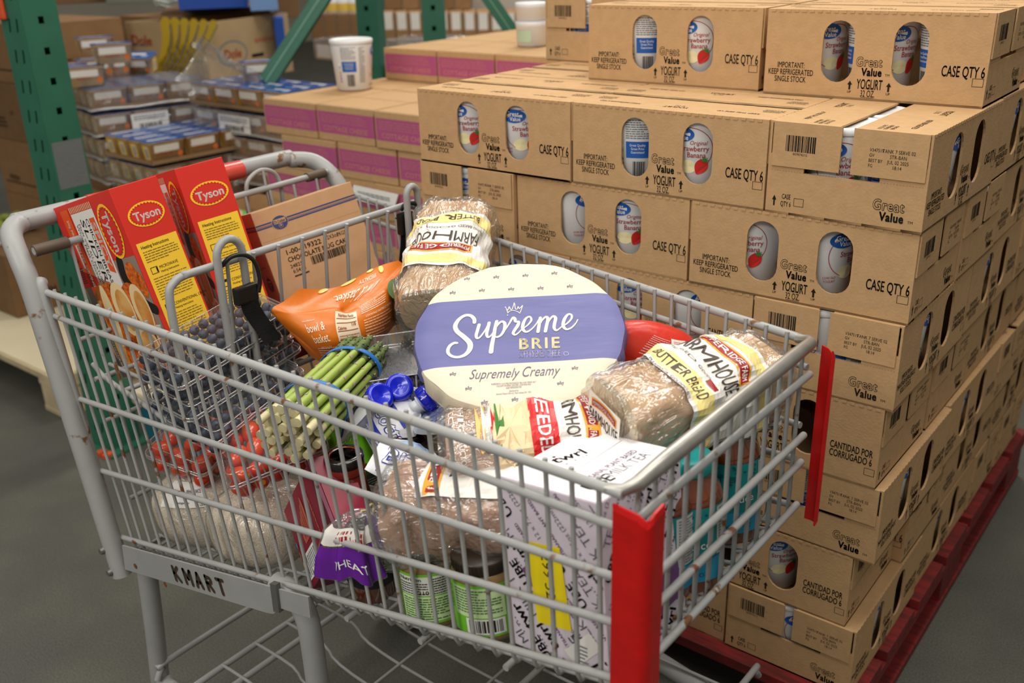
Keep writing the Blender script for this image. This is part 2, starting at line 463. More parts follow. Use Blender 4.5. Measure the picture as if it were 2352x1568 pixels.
def make_tub():
    t = thing('yogurt_tub', 'white yogurt tub', 'yogurt tub')
    mb = MB()
    mb.lathe([(TR0 - 0.003, 0), (TR0, 0.002), (TR1 - 0.0008, TH - 0.012), (TR1 - 0.0008, TH)], white_pl, 36)
    f = tub_fn(); f2 = tub_fn(0.001); f3 = tub_fn(0.0014)
    for x0 in (0.0, 0.1):                                # two identical fronts
        mb.stroke([(x0 + 0.036 * math.cos(a), 0.076 + 0.036 * math.sin(a)) for a in [2 * math.pi * k / 16 - 1.2 for k in range(15)]], 0.0011, gv_pink, f, sub=3)
        mb.ellipse(x0 - 0.015, 0.101, 0.022, 0.0125, gv_blue, f2)
        gv_logo(mb, x0 - 0.015, 0.101, 0.0125, f3, white, outline=False)
        mb.text('Original', x0 + 0.013, 0.088, 0.010, gv_pink, f2, shear=0.3, sx=0.85)
        mb.text('Strawberry', x0 + 0.006, 0.0785, 0.0125, gv_pink, f2, bold=0.008, sx=0.86)
        mb.text('Banana', x0 + 0.011, 0.068, 0.0125, gv_pink, f2, bold=0.008, sx=0.86)
        mb.ellipse(x0 - 0.003, 0.048, 0.015, 0.011, cream_l, f)
        c, s = math.cos(0.5), math.sin(0.5)
        pts = []
        for k in range(26):                                # a heart-shaped strawberry
            th = 2 * math.pi * k / 26
            r_ = 0.0118 * (1 - 0.10 * math.cos(2 * th)); sx_, sy_ = r_ * math.cos(th), r_ * math.sin(th)
            if sy_ < 0: sx_ *= 1 - 0.42 * (-sy_ / 0.0118) ** 1.6; sy_ *= 1.12
            pts.append((x0 + 0.019 + sx_ * c + sy_ * s, 0.049 - sx_ * s + sy_ * c))
        mb.poly(pts, gv_red, f2)
        for a in (-1.0, -0.4, 0.2, 0.8, 1.4, 2.0):
            bx, by = x0 + 0.0235, 0.0585
            mb.poly([(bx - 0.0018 * math.cos(a), by + 0.0018 * math.sin(a)), (bx + 0.0018 * math.cos(a), by - 0.0018 * math.sin(a)), (bx + 0.0085 * math.sin(a), by + 0.0085 * math.cos(a))], leaf_g, f3)
        mb.text('LOW FAT', x0 - 0.031, 0.040, 0.006, gv_pink, f, sx=0.8)
        mb.text('YOGURT', x0 - 0.031, 0.034, 0.006, gv_pink, f, sx=0.8)
        mb.text('NET WT 32 OZ', x0 - 0.027, 0.012, 0.006, gv_pink, f, bold=0.02, sx=0.8)
    f0 = -0.105                                           # the back of the tub
    mb.rect(f0 - 0.02, 0.05, f0 + 0.02, 0.078, gv_blue, f, 8, 1)
    for i, s in enumerate(('Great Quality', 'Great Price', 'Guaranteed')): mb.text(s, f0, 0.072 - i * 0.006, 0.006, white, f2, sx=0.8)
    mb.lines(f0 - 0.02, 0.082, f0 + 0.02, 0.116, 9, grey_ink, f, seed=4, words=6)
    mb.barcode(f0 - 0.008, 0.012, f0 + 0.014, 0.044, ink, f, n=14)
    mb.lines(f0 + 0.028, 0.02, f0 + 0.045, 0.115, 22, grey_ink, f, seed=9, words=4)
    for i, c_ in enumerate(((255, 255, 255), (120, 170, 220), (235, 205, 90), (60, 150, 80), (200, 50, 40), (30, 90, 180), (190, 40, 40))):
        mb.ellipse(f0 - 0.028, 0.07 - i * 0.0075, 0.0028, 0.0028, mat('swatch_%d' % c_[0] if False else 'dot_' + '_'.join(map(str, c_)), c_, 0.5), f, 10)
    mb.build('tub', t)
    ml = MB()
    ml.lathe([(TR1 + 0.0008, TH - 0.006), (TR1 + 0.0016, TH - 0.005), (TR1 + 0.0016, TH + 0.004), (TR1 - 0.001, TH + 0.0055), (TR1 - 0.006, TH + 0.0055), (TR1 - 0.008, TH + 0.003)], white_pl, 36, cap0=False)
    ml.build('lid', t)
    return t
TUB = make_tub()
tub_used = [False]
def tub(M, yaw, label, group=None):
    t = TUB if not tub_used[0] else copy_tree(TUB)
    tub_used[0] = True
    t.matrix_world = M @ Matrix.Rotation(yaw, 4, 'Z')
    tag(t, label, 'yogurt tub', group)
    return t

# ------------------------------------------------------------------ yogurt cartons
CT = 0.0035
def long_print(mb, fn, spanish):
    """printing on a long side: x from the left edge, y from the bottom"""
    if not spanish:
        for i, (s, ft) in enumerate((('IMPORTANT:', 0.048), ('KEEP REFRIGERATED', 0.080), ('SINGLE STOCK', 0.056))): mb.text(s, 0.0475, 0.0505 - i * 0.0117, 0.0134, ink, fn, bold=0.012, fit=ft, res=3)
        mb.text('CASE QTY 6', 0.3265, 0.054, 0.0235, ink, fn, bold=0.02, fit=0.0635, res=3)
        cy = 0.0385
    else:
        for i, (s, ft) in enumerate((('IMPORTANTE:', 0.05), ('MANTENER REFRIGERADO', 0.084), ('SOLO STOCK', 0.05))): mb.text(s, 0.0475, 0.0505 - i * 0.0117, 0.0134, ink, fn, bold=0.012, fit=ft, res=3)
        mb.text('CANTIDAD POR', 0.318, 0.0605, 0.0178, ink, fn, bold=0.02, fit=0.069, res=3)
        mb.text('CORRUGADO 6', 0.318, 0.0455, 0.0178, ink, fn, bold=0.02, fit=0.069, res=3)
        cy = 0.028
    for a in (((0.342, cy + 0.006), (0.358, cy + 0.006)), ((0.342, cy - 0.006), (0.358, cy - 0.006)), ((0.342, cy - 0.006), (0.342, cy + 0.006)), ((0.358, cy - 0.006), (0.358, cy + 0.006))):
        mb.stroke(a, 0.0007, ink, fn, sub=1)
    gv_logo(mb, 0.1825, 0.0545, 0.0200, fn, ink, kraft)
    mb.text('YOGURT', 0.1845, 0.0262, 0.0225, ink, fn, bold=0.02, fit=0.042, res=3)
    mb.text('32 OZ.', 0.183, 0.0112, 0.0150, ink, fn, bold=0.005, fit=0.0235, res=3)
    mb.rect(0.172, 0.0185, 0.194, 0.0191, ink, fn); mb.rect(0.172, 0.0042, 0.194, 0.0048, ink, fn)
    for ax in (0.152, 0.216):
        mb.poly([(ax - 0.0016, 0.016), (ax + 0.0016, 0.016), (ax + 0.0016, 0.025), (ax - 0.0016, 0.025)], ink, fn)
        mb.poly([(ax - 0.0042, 0.024), (ax + 0.0042, 0.024), (ax, 0.0305)], ink, fn)
        mb.text('UP', ax, 0.0125, 0.0055, ink, fn, bold=0.01)
def make_carton():
    t = thing('yogurt_carton', 'kraft yogurt carton', 'carton')
    mb = MB()
    hl, hw = BL / 2, BW / 2
    mb.box((-hl, -hw, 0), (hl, hw, CT), kraft_in)
    hol = [slot(-0.0545, 0.0755, 0.0535, 0.099), slot(0.0625, 0.0765, 0.0535, 0.099)]
    Mf = Matrix.Translation((0, -hw + CT / 2, 0)) @ Matrix.Rotation(R(90), 4, 'X')
    cut_panel(BL, BH, hol, CT, Mf, kraft, mb)
    Mb = Matrix.Translation((0, hw - CT / 2, 0)) @ Matrix.Rotation(R(180), 4, 'Z') @ Matrix.Rotation(R(90), 4, 'X')
    cut_panel(BL, BH, hol, CT, Mb, kraft, mb)
    long_print(mb, plane_fn((-hl, -hw, 0), (1, 0, 0), (0, 0, 1)), False)
    long_print(mb, plane_fn((hl, hw, 0), (-1, 0, 0), (0, 0, 1)), True)
    for s in (1, -1):                                     # end panels below the flaps
        x0 = s * hl; xi = s * (hl - CT)
        a, b2 = min(x0, xi), max(x0, xi)
        mb.box((a, -hw + CT, 0), (b2, hw - CT, 0.066), kraft)
        mb.box((a, -hw + CT, 0.066), (b2, -0.052, 0.092), kraft)
        mb.box((a, 0.062, 0.066), (b2, hw - CT, 0.092), kraft)
        fn = plane_fn((x0, -s * hw, 0), (0, s, 0), (0, 0, 1))
        mb.text('CASE', 0.033, 0.028, 0.011, ink, fn, bold=0.015, sx=0.55, align='C')
        mb.text('QTY 6', 0.033, 0.0165, 0.011, ink, fn, bold=0.015, sx=0.55, align='C')
        mb.poly([(0.0128, 0.012), (0.0152, 0.012), (0.0152, 0.022), (0.0128, 0.022)], ink, fn)
        mb.poly([(0.0105, 0.021), (0.0175, 0.021), (0.014, 0.0285)], ink, fn)
        for q in (((0.046, 0.027), (0.061, 0.027)), ((0.046, 0.015), (0.061, 0.015)), ((0.046, 0.015), (0.046, 0.027)), ((0.061, 0.015), (0.061, 0.027))): mb.stroke(q, 0.0007, ink, fn, sub=1)
        gv_logo(mb, 0.190, 0.028, 0.021, fn, ink, kraft)
        x = 0.006                                          # perforation
        while x < 0.232:
            mb.rect(x, 0.0668, x + 0.0022, 0.0674, kraft_in, fn); x += 0.0045
    mb.build('carton_body', t)
    gaps = (0.092, 0.0)
    for s in (-1, 1):                                      # two folded top flaps, each with a lug down both ends
        mf = MB()
        y0, y1 = (-hw, -0.012) if s < 0 else (0.012, hw)
        mf.box((-hl, y0, BH), (hl, y1, BH + CT * 0.8), kraft)
        for e in (1, -1):
            xa, xb = (hl, hl + CT * 0.7) if e > 0 else (-hl - CT * 0.7, -hl)
            ya, yb = (y0 + 0.004, y1 + 0.003) if s < 0 else (y0 - 0.004, y1 - 0.006)
            mf.box((xa, ya, 0.074), (xb, yb, BH + CT * 0.8), kraft)
            fn = plane_fn((e * (hl + CT * 0.7), -e * hw, 0), (0, e, 0), (0, 0, 1))
            if e * s < 0:
                mf.barcode(0.027, 0.098, 0.073, 0.122, ink, fn, n=22); mf.text('007874212', 0.05, 0.0945, 0.005, ink, fn)
            else:
                for i, q in enumerate(('V347519', 'GV', 'BEST BY', 'FG')): mf.text(q, 0.153, 0.113 - i * 0.0075, 0.007, grey_ink if False else ink, fn, sx=0.8, align='L')
                for i, q in enumerate(('TANK 7 SERVE 02', 'STR-BAN', 'JUL 02 2025', '18:14')): mf.text(q, 0.194, 0.113 - i * 0.0075, 0.0075, ink, fn, sx=0.8)
        ft = plane_fn((0, s * 0.068, BH + CT * 0.8), (1, 0, 0) if s > 0 else (-1, 0, 0), (0, 1, 0) if s > 0 else (0, -1, 0))
        mf.text('KEEP THIS SIDE UP', -0.11, 0.012, 0.011, ink, ft, bold=0.01, sx=0.8)
        mf.text('YOGURT', 0.0, 0.014, 0.016, ink, ft, bold=0.01, sx=0.7); mf.text('32 OZ.', 0.0, 0.0, 0.010, ink, ft, sx=0.7)
        mf.text('KEEP REFRIGERATED', 0.11, 0.012, 0.011, ink, ft, bold=0.01, sx=0.8)
        for e in (-1, 1):
            for i, q in enumerate(('MANTENER', 'REFRIGERADO', 'SOLO STOCK')): mf.text(q, e * 0.155, -0.012 - i * 0.0085, 0.008, ink, ft, bold=0.01, sx=0.7)
        x = -hl + 0.006                                    # the creased, perforated fold
        yf = y0 if s < 0 else y1
        while x < hl - 0.01:
            mf.box((x, yf - 0.0009 if s < 0 else yf, BH - 0.0015), (x + 0.0075, yf if s < 0 else yf + 0.0009, BH + CT * 0.8), kraft); x += 0.0135
        mf.build('top_flap', t)
    return t
CARTON = make_carton()
car_used = [False]
def carton(cx, cy, k, rot, label, group, tubs=(), dz=0.0, jit=1.0):
    """rot in degrees; tubs: (local x, local y, yaw, what shows)"""
    c = CARTON if not car_used[0] else copy_tree(CARTON)
    car_used[0] = True

    z = 0.14 + k * PH + dz
    c.location = (cx + DX[k] + jit * rnd.uniform(-0.002, 0.002), cy + jit * rnd.uniform(-0.003, 0.003), z)
    c.rotation_euler = (0, 0, R(rot + jit * rnd.uniform(-0.5, 0.5)))
    tag(c, label, 'carton', group)
    M = Matrix.Translation(c.location) @ c.rotation_euler.to_matrix().to_4x4()
    for x, y, yaw, lab in tubs:
        tub(M @ Matrix.Translation((x, y, CT + 0.0005)), R(yaw), lab, 'yogurt tubs seen through the carton windows')
    return c
# ------------------------------------------------------------------ the pallet of yogurt
TIER = ('bottom', 'second', 'third', 'fourth', 'fifth', 'sixth', 'seventh', 'top')
STRAW, LOGO, BLANK, BACK, HALF = 8, 30, -42, 142, 18
GC = 'yogurt cartons stacked on the red pallet'
def win(tubs, where):
    return [(x, y, yaw, 'yogurt tub %s %s' % (s, where)) for x, y, yaw, s in tubs]
def front_long(cx, k, rot, pos, a, b2, ax=-0.083, bx=0.036, y=0.12, third=None):
    where = 'of the %s carton, %s tier of pallet front' % (pos, TIER[k])
    tb = []
    sgn = 1 if rot == 0 else -1
    if a is not None: tb.append((sgn * ax, -sgn * 0.0565, a + (0 if rot == 0 else 180), 'in left window'))
    if b2 is not None: tb.append((sgn * bx, -sgn * 0.0565, b2 + (0 if rot == 0 else 180), 'in the right window'))
    if third: tb.append((sgn * third[0], -sgn * 0.0565, third[1] + (0 if rot == 0 else 180), 'between the windows'))
    carton(cx, y, k, rot, 'long side of a kraft yogurt carton, %s in the %s tier of the pallet front' % (pos, TIER[k]), GC, win(tb, where))
def front_end(cx, k, rot, pos, yaw=30, off=-0.028, more=(), y=None):
    """a carton showing its end at the front; rot 90: english long side to the right, -90: spanish"""
    s = 1 if rot == 90 else -1
    where = 'of the %s carton, %s tier of pallet front' % (pos, TIER[k])
    # local x toward the front end is -s; local y of a world offset dx is -s*dx
    tb = [(-s * 0.119, -s * off, yaw - rot, 'between the end flaps')]
    for lx, ly, yw, nm in more: tb.append((lx, ly, yw, nm))
    carton(cx, BL / 2 if y is None else y, k, rot, 'end of a kraft yogurt carton, %s in the %s tier of the pallet front' % (pos, TIER[k]), GC, win(tb, where))
XA = (-0.7925, -0.4245, -0.12)                             # long, long, end
XB = (-0.851, -0.548, -0.1815)
DX = (-0.02, -0.02, -0.006, -0.018, -0.006, -0.006, 0.0, 0.0)   # how far each tier has slid                             # end, long, long
rs = [(-0.03, -0.0565, 20, 'in the near side window')]
# seventh tier
front_long(XA[0], 6, 0, 'leftmost', STRAW + 4, LOGO)
front_long(XA[1], 6, 0, 'middle', BACK, STRAW)
front_end(XA[2], 6, 90, 'rightmost', 20, -0.03, rs + [(-0.119, 0.088, 100, 'at the end slot')][:0])
# sixth tier
front_end(XB[0], 5, 90, 'leftmost', 30, -0.03)
front_long(XB[1], 5, 0, 'middle', BLANK, HALF)
front_long(XB[2], 5, 0, 'rightmost', STRAW, 72, ax=-0.098, bx=0.018)
# fifth tier
front_long(XA[0], 4, 0, 'leftmost', STRAW, STRAW)
front_long(XA[1], 4, 180, 'middle', LOGO, BLANK)
front_end(XA[2], 4, -90, 'rightmost', -20, -0.03, [(0.03, 0.0565, 200, 'in the near side window')])
# fourth tier
front_end(XB[0], 3, 90, 'leftmost', 30, -0.03)
front_long(XB[1], 3, 180, 'middle', LOGO, STRAW)
front_long(XB[2], 3, 180, 'rightmost', None, None)
# third tier
front_long(XA[0], 2, 180, 'leftmost', STRAW, None)
front_long(XA[1], 2, 180, 'middle', LOGO, STRAW)
front_end(XA[2], 2, -90, 'rightmost', 154, -0.05, [(0.03, 0.0565, 200, 'in the near side window')])
# second tier
front_end(XB[0], 1, 90, 'leftmost', 30, -0.03)
front_long(XB[1], 1, 180, 'middle', LOGO, STRAW)
front_long(XB[2] - 0.02, 1, 180, 'rightmost', None, LOGO + 10, bx=0.018)
# bottom tier
front_long(XA[0], 0, 180, 'leftmost', None, None)
front_long(XA[1], 0, 180, 'middle', None, LOGO)
front_end(XA[2], 0, -90, 'rightmost', 50, -0.02, [(0.03, 0.0565, 200, 'in the near side window')])
# second row of the seventh tier, its top flaps showing
for i, (cx, nm) in enumerate(((-0.7925, 'left'), (-0.4245, 'right'))):
    c = carton(cx, 0.362, 6, 0, 'kraft yogurt carton lying behind the front row, %s one, seventh tier' % nm, GC)
    M = c.matrix_basis.copy()
    for j, x in enumerate((-0.12, 0.0, 0.12)):
        pass
# lids showing in the gap between the top flaps
for i, cx in enumerate((XA[0], XA[1])):
    M = Matrix.Translation((cx, 0.12, 0.14 + 6 * PH + CT))
    for j, (x, yw) in enumerate(((-0.092, 10), (0.03, 60), (0.122, 100))):
        tub(M @ Matrix.Translation((x if j < 2 else 0.1235, 0.0575, 0)), R(yw), 'yogurt tub lid in top gap of %s front carton, %s one' % (('leftmost', 'middle')[i], ('left', 'middle', 'right')[j]), 'yogurt tubs seen from above')
M = Matrix.Translation((XA[2], BL / 2, 0.14 + 6 * PH + CT))
tub(M @ Matrix.Translation((-0.035, 0.01, 0)), R(40), 'white yogurt tub lid seen in the top gap of the rightmost carton', 'yogurt tubs seen from above')
# top tier
def top_long(cx, y, rot, pos, tubs):
    where = 'of the %s carton in top tier' % pos
    carton(cx, y, 7, rot, 'long side of a kraft yogurt carton, %s of two fronting the top tier' % pos, GC, win(tubs, where), jit=0.5)
top_long(-0.565, 0.375, 0, 'left', [(-0.083, -0.0565, BACK, 'in left window'), (0.036, -0.0565, STRAW, 'in the right window')])
top_long(-0.188, 0.362, 0, 'right', [(-0.121, -0.0565, 62, 'at left of left window'), (-0.003, -0.0565, 58, 'across both windows'), (0.115, -0.0565, 66, 'at right of right window')])
carton(-0.90, 0.665, 7, 90, 'end of a kraft yogurt carton set back at the left of the top tier', GC, win([(-0.119, 0.03, 30, 'between the end flaps')], 'of the carton set back in the top tier'))
carton(-0.60, 0.62, 7, 0, 'kraft yogurt carton behind the left front carton of the top tier', GC)
carton(-0.20, 0.61, 7, 0, 'kraft yogurt carton behind the right front carton of the top tier', GC)
tub(Matrix.Translation((0.03 - 0.09, 0.62, 0.14 + 8 * PH + 0.001)), 0.4, 'white yogurt tub left standing on top of the whole stack', None)
# right flank of the stack, going away
def side(cx, cy, k, rot, what, nth, tubs=()):
    carton(cx, cy, k, rot, '%s of a kraft yogurt carton, %s along the right flank, %s tier' % (what, nth, TIER[k]), GC,
           win(tubs, 'of the %s carton on right flank, %s tier' % (nth, TIER[k])))
for k in range(6, -1, -1):
    if k % 2 == 0:
        r = 90 if k in (6, 2) else -90
        s = 1 if r == 90 else -1
        side(-0.122, 0.552 + 0.002, k, r, 'long side', 'second', [(-s * 0.03, -s * 0.0565, 20 if s > 0 else 200, 'in the near window')])
        side(-0.1825, 0.86, k, 0, 'end', 'third')
        side(-0.1825, 1.105, k, 180, 'end', 'fourth')
    else:
        side(-0.1825, 0.365, k, 0, 'end', 'second', [(0.122, 0.01, 90, 'between the end flaps')] if k > 0 else ())
        side(-0.122, 0.672, k, -90 if k == 5 else 90, 'long side', 'third', [(0.06 if k == 5 else -0.06, 0.0565 if k == 5 else -0.0565, 20, 'in the near window')])
        side(-0.122, 1.04, k, 90, 'long side', 'fourth')
side(-0.122, 0.93, 7, 90, 'long side', 'far')

# tubs glimpsed at the open slots of the corner cartons
tub(Matrix.Translation((XA[2] + 0.055, 0.066, 0.14 + 6 * PH + CT)), R(100), 'yogurt tub behind the printed end flap of the rightmost seventh tier carton', 'yogurt tubs seen through the carton windows')
tub(Matrix.Translation((XA[2] + 0.035, 0.07, 0.14 + 4 * PH + CT)), R(80), 'white yogurt tub behind the printed end flap of the rightmost fifth tier carton', 'yogurt tubs seen through the carton windows')

# red pallet
pal_m = mat('red_painted_wood', (128, 24, 22), 0.7, noise=0.35, nscale=18, c2=(88, 22, 18), stretch=(1, 6, 1), bump=0.15, bscale=40)
def pallet(name, label, x0, y0, x1, y1, m, rotz=0.0, org=(0, 0), h=0.14):
    t = thing(name, label, 'pallet', (org[0], org[1], 0), (0, 0, rotz))
    n = 7
    wv = (y1 - y0 - 0.03 * (n - 1)) / n
    for i in range(n):
        mb = MB(); ya = y0 + i * (wv + 0.03)
        mb.box((x0, ya, h - 0.022), (x1, ya + wv, h), m, bev=0.002); mb.build('deck_board', t)
    for i in range(3):
        xa = x0 + (x1 - x0 - 0.12) * i / 2
        mb = MB(); mb.box((xa, y0, h - 0.042), (xa + 0.12, y1, h - 0.0225), m); mb.build('cross_board', t)
        mb = MB(); mb.box((xa, y0, 0.001), (xa + 0.12, y1, 0.02), m, bev=0.003); mb.build('bottom_board', t)
        for j in range(3):
            yb = y0 + (y1 - y0 - 0.15) * j / 2
            mb = MB(); mb.box((xa + 0.004, yb + 0.002, 0.0205), (xa + 0.116, yb + 0.148, h - 0.0425), m); mb.build('block', t)
    return t
pallet('pallet', 'red painted wooden pallet under the yogurt cartons', -1.0, -0.03, -0.002, 1.25, pal_m)
# ------------------------------------------------------------------ the shopping cart
def lp(a, b, t): return Vector(a) + (Vector(b) - Vector(a)) * t
def zfloor(x): return 0.4405 + (x + 1.047) * 0.2194          # wire floor of the basket
cart = thing('shopping_cart', 'grey wire shopping cart loaded with groceries, red corner bumpers', 'shopping cart', (-0.6, -0.45, 0))
cart_inv = Matrix.Translation((0.6, 0.45, 0))
def cpart(mb, name, parent=None, label=None):
    o = mb.build(name)
    if parent is None:
        o.parent = cart; o.matrix_parent_inverse = Matrix.Translation((0.6, 0.45, 0))
    else:
        o.parent = parent
    if label: o['label'] = label
    return o
# near side, far side: (back, front) ends of the five rails
NEAR = [((-1.133, -0.725, 0.893), (-0.043, -0.725, 0.906)), ((-1.134, -0.725, 0.855), (-0.043, -0.725, 0.867)), ((-1.108, -0.725, 0.713), (-0.042, -0.725, 0.810)),
        ((-1.087, -0.725, 0.584), (-0.041, -0.725, 0.756)), ((-1.047, -0.725, 0.464), (-0.041, -0.725, 0.686))]
FAR = [((-1.135, -0.045, 0.905), (-0.046, -0.276, 0.907)), ((-1.134, -0.048, 0.862), (-0.046, -0.279, 0.872)), ((-1.108, -0.058, 0.713), (-0.045, -0.286, 0.792)),
       ((-1.087, -0.068, 0.584), (-0.045, -0.292, 0.745)), ((-1.047, -0.080, 0.464), (-0.045, -0.300, 0.679))]
def side_panel(rails, sgn, name, nw):
    mb = MB()
    for i, (a, b2) in enumerate(rails):
        mb.tube([a, b2], 0.0058 if i == 0 else 0.0046, wire_rust, 10)
    off = 0.0065 * sgn
    for k in range(1, nw):
        t = k / nw
        top = lp(rails[0][0], rails[0][1], t); bot = lp(rails[4][0], rails[4][1], t)
        top.y += off; bot.y += off
        d = (bot - top).normalized()
        zf = zfloor(bot.x)
        mb.tube([top - d * 0.006, bot, bot + d * 0.014, Vector((bot.x + d.x * 0.02, bot.y + 0.005 * sgn, zf - 0.001)), Vector((bot.x + d.x * 0.02, bot.y + 0.02 * sgn, zf - 0.003)), Vector((bot.x, bot.y + 0.05 * sgn, zf - 0.003))], 0.0028, wire_rust, 6)
    cpart(mb, name)
side_panel(NEAR, 1, 'near_side_panel' if False else 'side_panel', 34)
side_panel(FAR, -1, 'side_panel', 34)
# front panel
mb = MB()
FZ = (0.872, 0.785, 0.745, 0.680)
for z in FZ: mb.tube([(-0.037, -0.712, z), (-0.037, -0.292, z - 0.002)], 0.0048, wire_rust, 10)
for k in range(13):
    y = -0.695 + k * 0.0327
    mb.tube([(-0.045, y, 0.905), (-0.045, y, 0.662), (-0.055, y, 0.655), (-0.075, y, zfloor(-0.075) - 0.006)], 0.0029, wire_rust, 6)
cpart(mb, 'front_panel')
mb = MB()
mb.tube([(-0.062, -0.725, 0.906), (-0.046, -0.722, 0.908), (-0.038, -0.708, 0.911), (-0.037, -0.66, 0.913), (-0.037, -0.36, 0.915), (-0.038, -0.297, 0.914), (-0.046, -0.281, 0.911), (-0.064, -0.278, 0.908)], [0.006, 0.0065, 0.008, 0.0092, 0.0092, 0.008, 0.0065, 0.006], chrome, 14)
cpart(mb, 'front_rail', label='worn bare steel front rail')
# wire floor
mb = MB()
for k in range(8):
    x = -1.02 + k * 0.137
    yn, yf = -0.722, -0.08 - (x + 1.047) * 0.22
    mb.tube([(x, yn, zfloor(x) - 0.008), (x, yf, zfloor(x) - 0.008)], 0.0045, wire_rust, 8)
for k in range(17):
    y = -0.705 + k * 0.0385
    xe = -0.06 if y < -0.305 else -0.06 - (y + 0.305) / 0.22
    if xe < -0.9: continue
    mb.tube([(-1.035, y, zfloor(-1.035)- 0.001), (xe, y, zfloor(xe)- 0.001)], 0.0028, wire_rust, 6)
cpart(mb, 'basket_floor')
# red corner bumpers: angled plastic channels over the two front corners
def bumper(y, sgn, z0, z1, w1, name):
    mb = MB()
    prof_o = []; prof_i = []
    r = 0.012
    for k in range(7):                                    # rounded outer corner
        a = math.pi / 2 * k / 6
        prof_o.append((-0.021 + r * math.sin(a) - 0.0, (y - sgn * 0.0085) + sgn * (r - r * math.cos(a)) ))
    prof_o = [(-0.021 - w1, y - sgn * 0.0085)] + prof_o + [(-0.021 + r, y - sgn * 0.0085 + sgn * (r + w1 * (0.62 if sgn > 0 else 0.15)))]
    prof_i = [(px - 0.004 if i > 4 else px - 0.001, py + sgn * (0.004 if i < 5 else 0.001)) for i, (px, py) in enumerate(prof_o)]
    n = len(prof_o)
    vs = []
    mid = n // 2
    for lvl, z in enumerate((z0, z0 + 0.006, z1 - 0.006, z1)):
        ins = 0.0015 if lvl in (0, 3) else 0
        for i, (px, py) in enumerate(prof_o):
            dip = (-0.010 * (1 - abs(i - mid) / mid) + 0.002) if lvl >= 2 else 0
            vs.append((px - ins, py + sgn * ins, z + dip))
        for i, (px, py) in enumerate(prof_i):
            dip = (-0.010 * (1 - abs(i - mid) / mid) + 0.002) if lvl >= 2 else 0
            vs.append((px, py, z + dip))
    fs = []
    for l in range(3):
        o = l * 2 * n; q = (l + 1) * 2 * n
        for i in range(n - 1):
            fs.append((o + i, o + i + 1, q + i + 1, q + i)); fs.append((o + n + i + 1, o + n + i, q + n + i, q + n + i + 1))
        fs.append((o + n, o, q, q + n)); fs.append((o + n - 1, o + 2 * n - 1, q + 2 * n - 1, q + n - 1))
    for l in (0, 3):
        o = l * 2 * n
        for i in range(n - 1): fs.append((o + i, o + i + 1, o + n + i + 1, o + n + i))
    mb.add(vs, fs, red_pl)
    cpart(mb, 'corner_bumper', label=name)
bumper(-0.726, 1, 0.60, 0.895, 0.028, 'red plastic bumper on the near front corner')
bumper(-0.284, -1, 0.652, 0.905, 0.008, 'red plastic bumper on the far front corner')
# handle frame: one bent tube from post to post
post_n = [(-1.035, -0.74, 0.40), (-1.072, -0.74, 0.60), (-1.105, -0.74, 0.77), (-1.136, -0.738, 0.90), (-1.158, -0.736, 0.945), (-1.187, -0.727, 0.978), (-1.205, -0.702, 0.988), (-1.210, -0.66, 0.988)]
post_f = [(-1.212, -0.19, 0.992), (-1.207, -0.140, 0.988), (-1.185, -0.098, 0.978), (-1.150, -0.080, 0.945), (-1.120, -0.072, 0.885), (-1.095, -0.066, 0.77), (-1.065, -0.066, 0.60), (-1.035, -0.066, 0.40)]
def smooth(pts, n=5):
    P = [Vector(p) for p in pts]; out = []
    for i in range(len(P) - 1):
        p0, p1, p2, p3 = P[max(i - 1, 0)], P[i], P[i + 1], P[min(i + 2, len(P) - 1)]
        for k in range(n):
            t = k / n
            out.append(0.5 * ((2 * p1) + (p2 - p0) * t + (2 * p0 - 5 * p1 + 4 * p2 - p3) * t * t + (3 * p1 - p0 - 3 * p2 + p3) * t ** 3))
    out.append(P[-1]); return out
mb = MB(); mb.tube(smooth(post_n + post_f), 0.0165, wire_rust, 16)
handle = cpart(mb, 'handle_frame')
mb = MB(); mb.tube([(-1.2105, -0.58, 0.9885), (-1.2115, -0.262, 0.9905)], 0.0185, mat('red_grip', (206, 74, 62), 0.28, spec=0.6, coat=0.4), 18)
cpart(mb, 'grip', handle, 'red plastic handle grip')
for px, z in ((-1.046, 0.452), (-1.036, 0.412)):
    mb = MB(); mb.tube([(px - 0.004, -0.753, z), (px - 0.004, -0.762, z)], [0.008, 0.0055], mat('bolt_steel', (120, 120, 116), 0.45, metal=0.6), 10); cpart(mb, 'bolt', handle)
mb = MB(); mb.tube(smooth([(-1.128, -0.722, 0.905), (-1.120, -0.728, 0.895), (-1.088, -0.73, 0.72), (-1.055, -0.73, 0.50)]), 0.0085, wire_rust, 10); cpart(mb, 'side_stay')
# hinged rear gate hanging from a rod under the handle
mb = MB()
mb.tube([(-1.135, -0.722, 0.957), (-1.147, -0.100, 0.962)], 0.0062, wire_m, 12)
gate = cpart(mb, 'rear_gate')
br = mat('brown_sleeve', (88, 74, 60), 0.6)
for a, b2 in (((-1.1355, -0.722, 0.957), (-1.1365, -0.665, 0.9575)), ((-1.146, -0.155, 0.9615), (-1.147, -0.108, 0.962))):
    mb = MB(); mb.tube([a, b2], 0.0095, br, 14); cpart(mb, 'hinge_sleeve', gate)
mb = MB()
for k in range(10):
    y = -0.66 + k * 0.058
    mb.tube([(-1.138, y, 0.957), (-1.115, y, 0.80), (-1.05, y, 0.50)], 0.003, wire_m, 6)
for z, x in ((0.80, -1.115), (0.66, -1.084), (0.52, -1.054)):
    mb.tube([(x, -0.69, z), (x, -0.13, z)], 0.0042, wire_m, 8)
mb.tube(smooth([(-1.150, -0.30, 0.90), (-1.150, -0.300, 0.955), (-1.150, -0.292, 0.982), (-1.150, -0.262, 0.996), (-1.150, -0.230, 0.985), (-1.150, -0.218, 0.955), (-1.150, -0.218, 0.90)]), 0.0042, wire_m, 8)
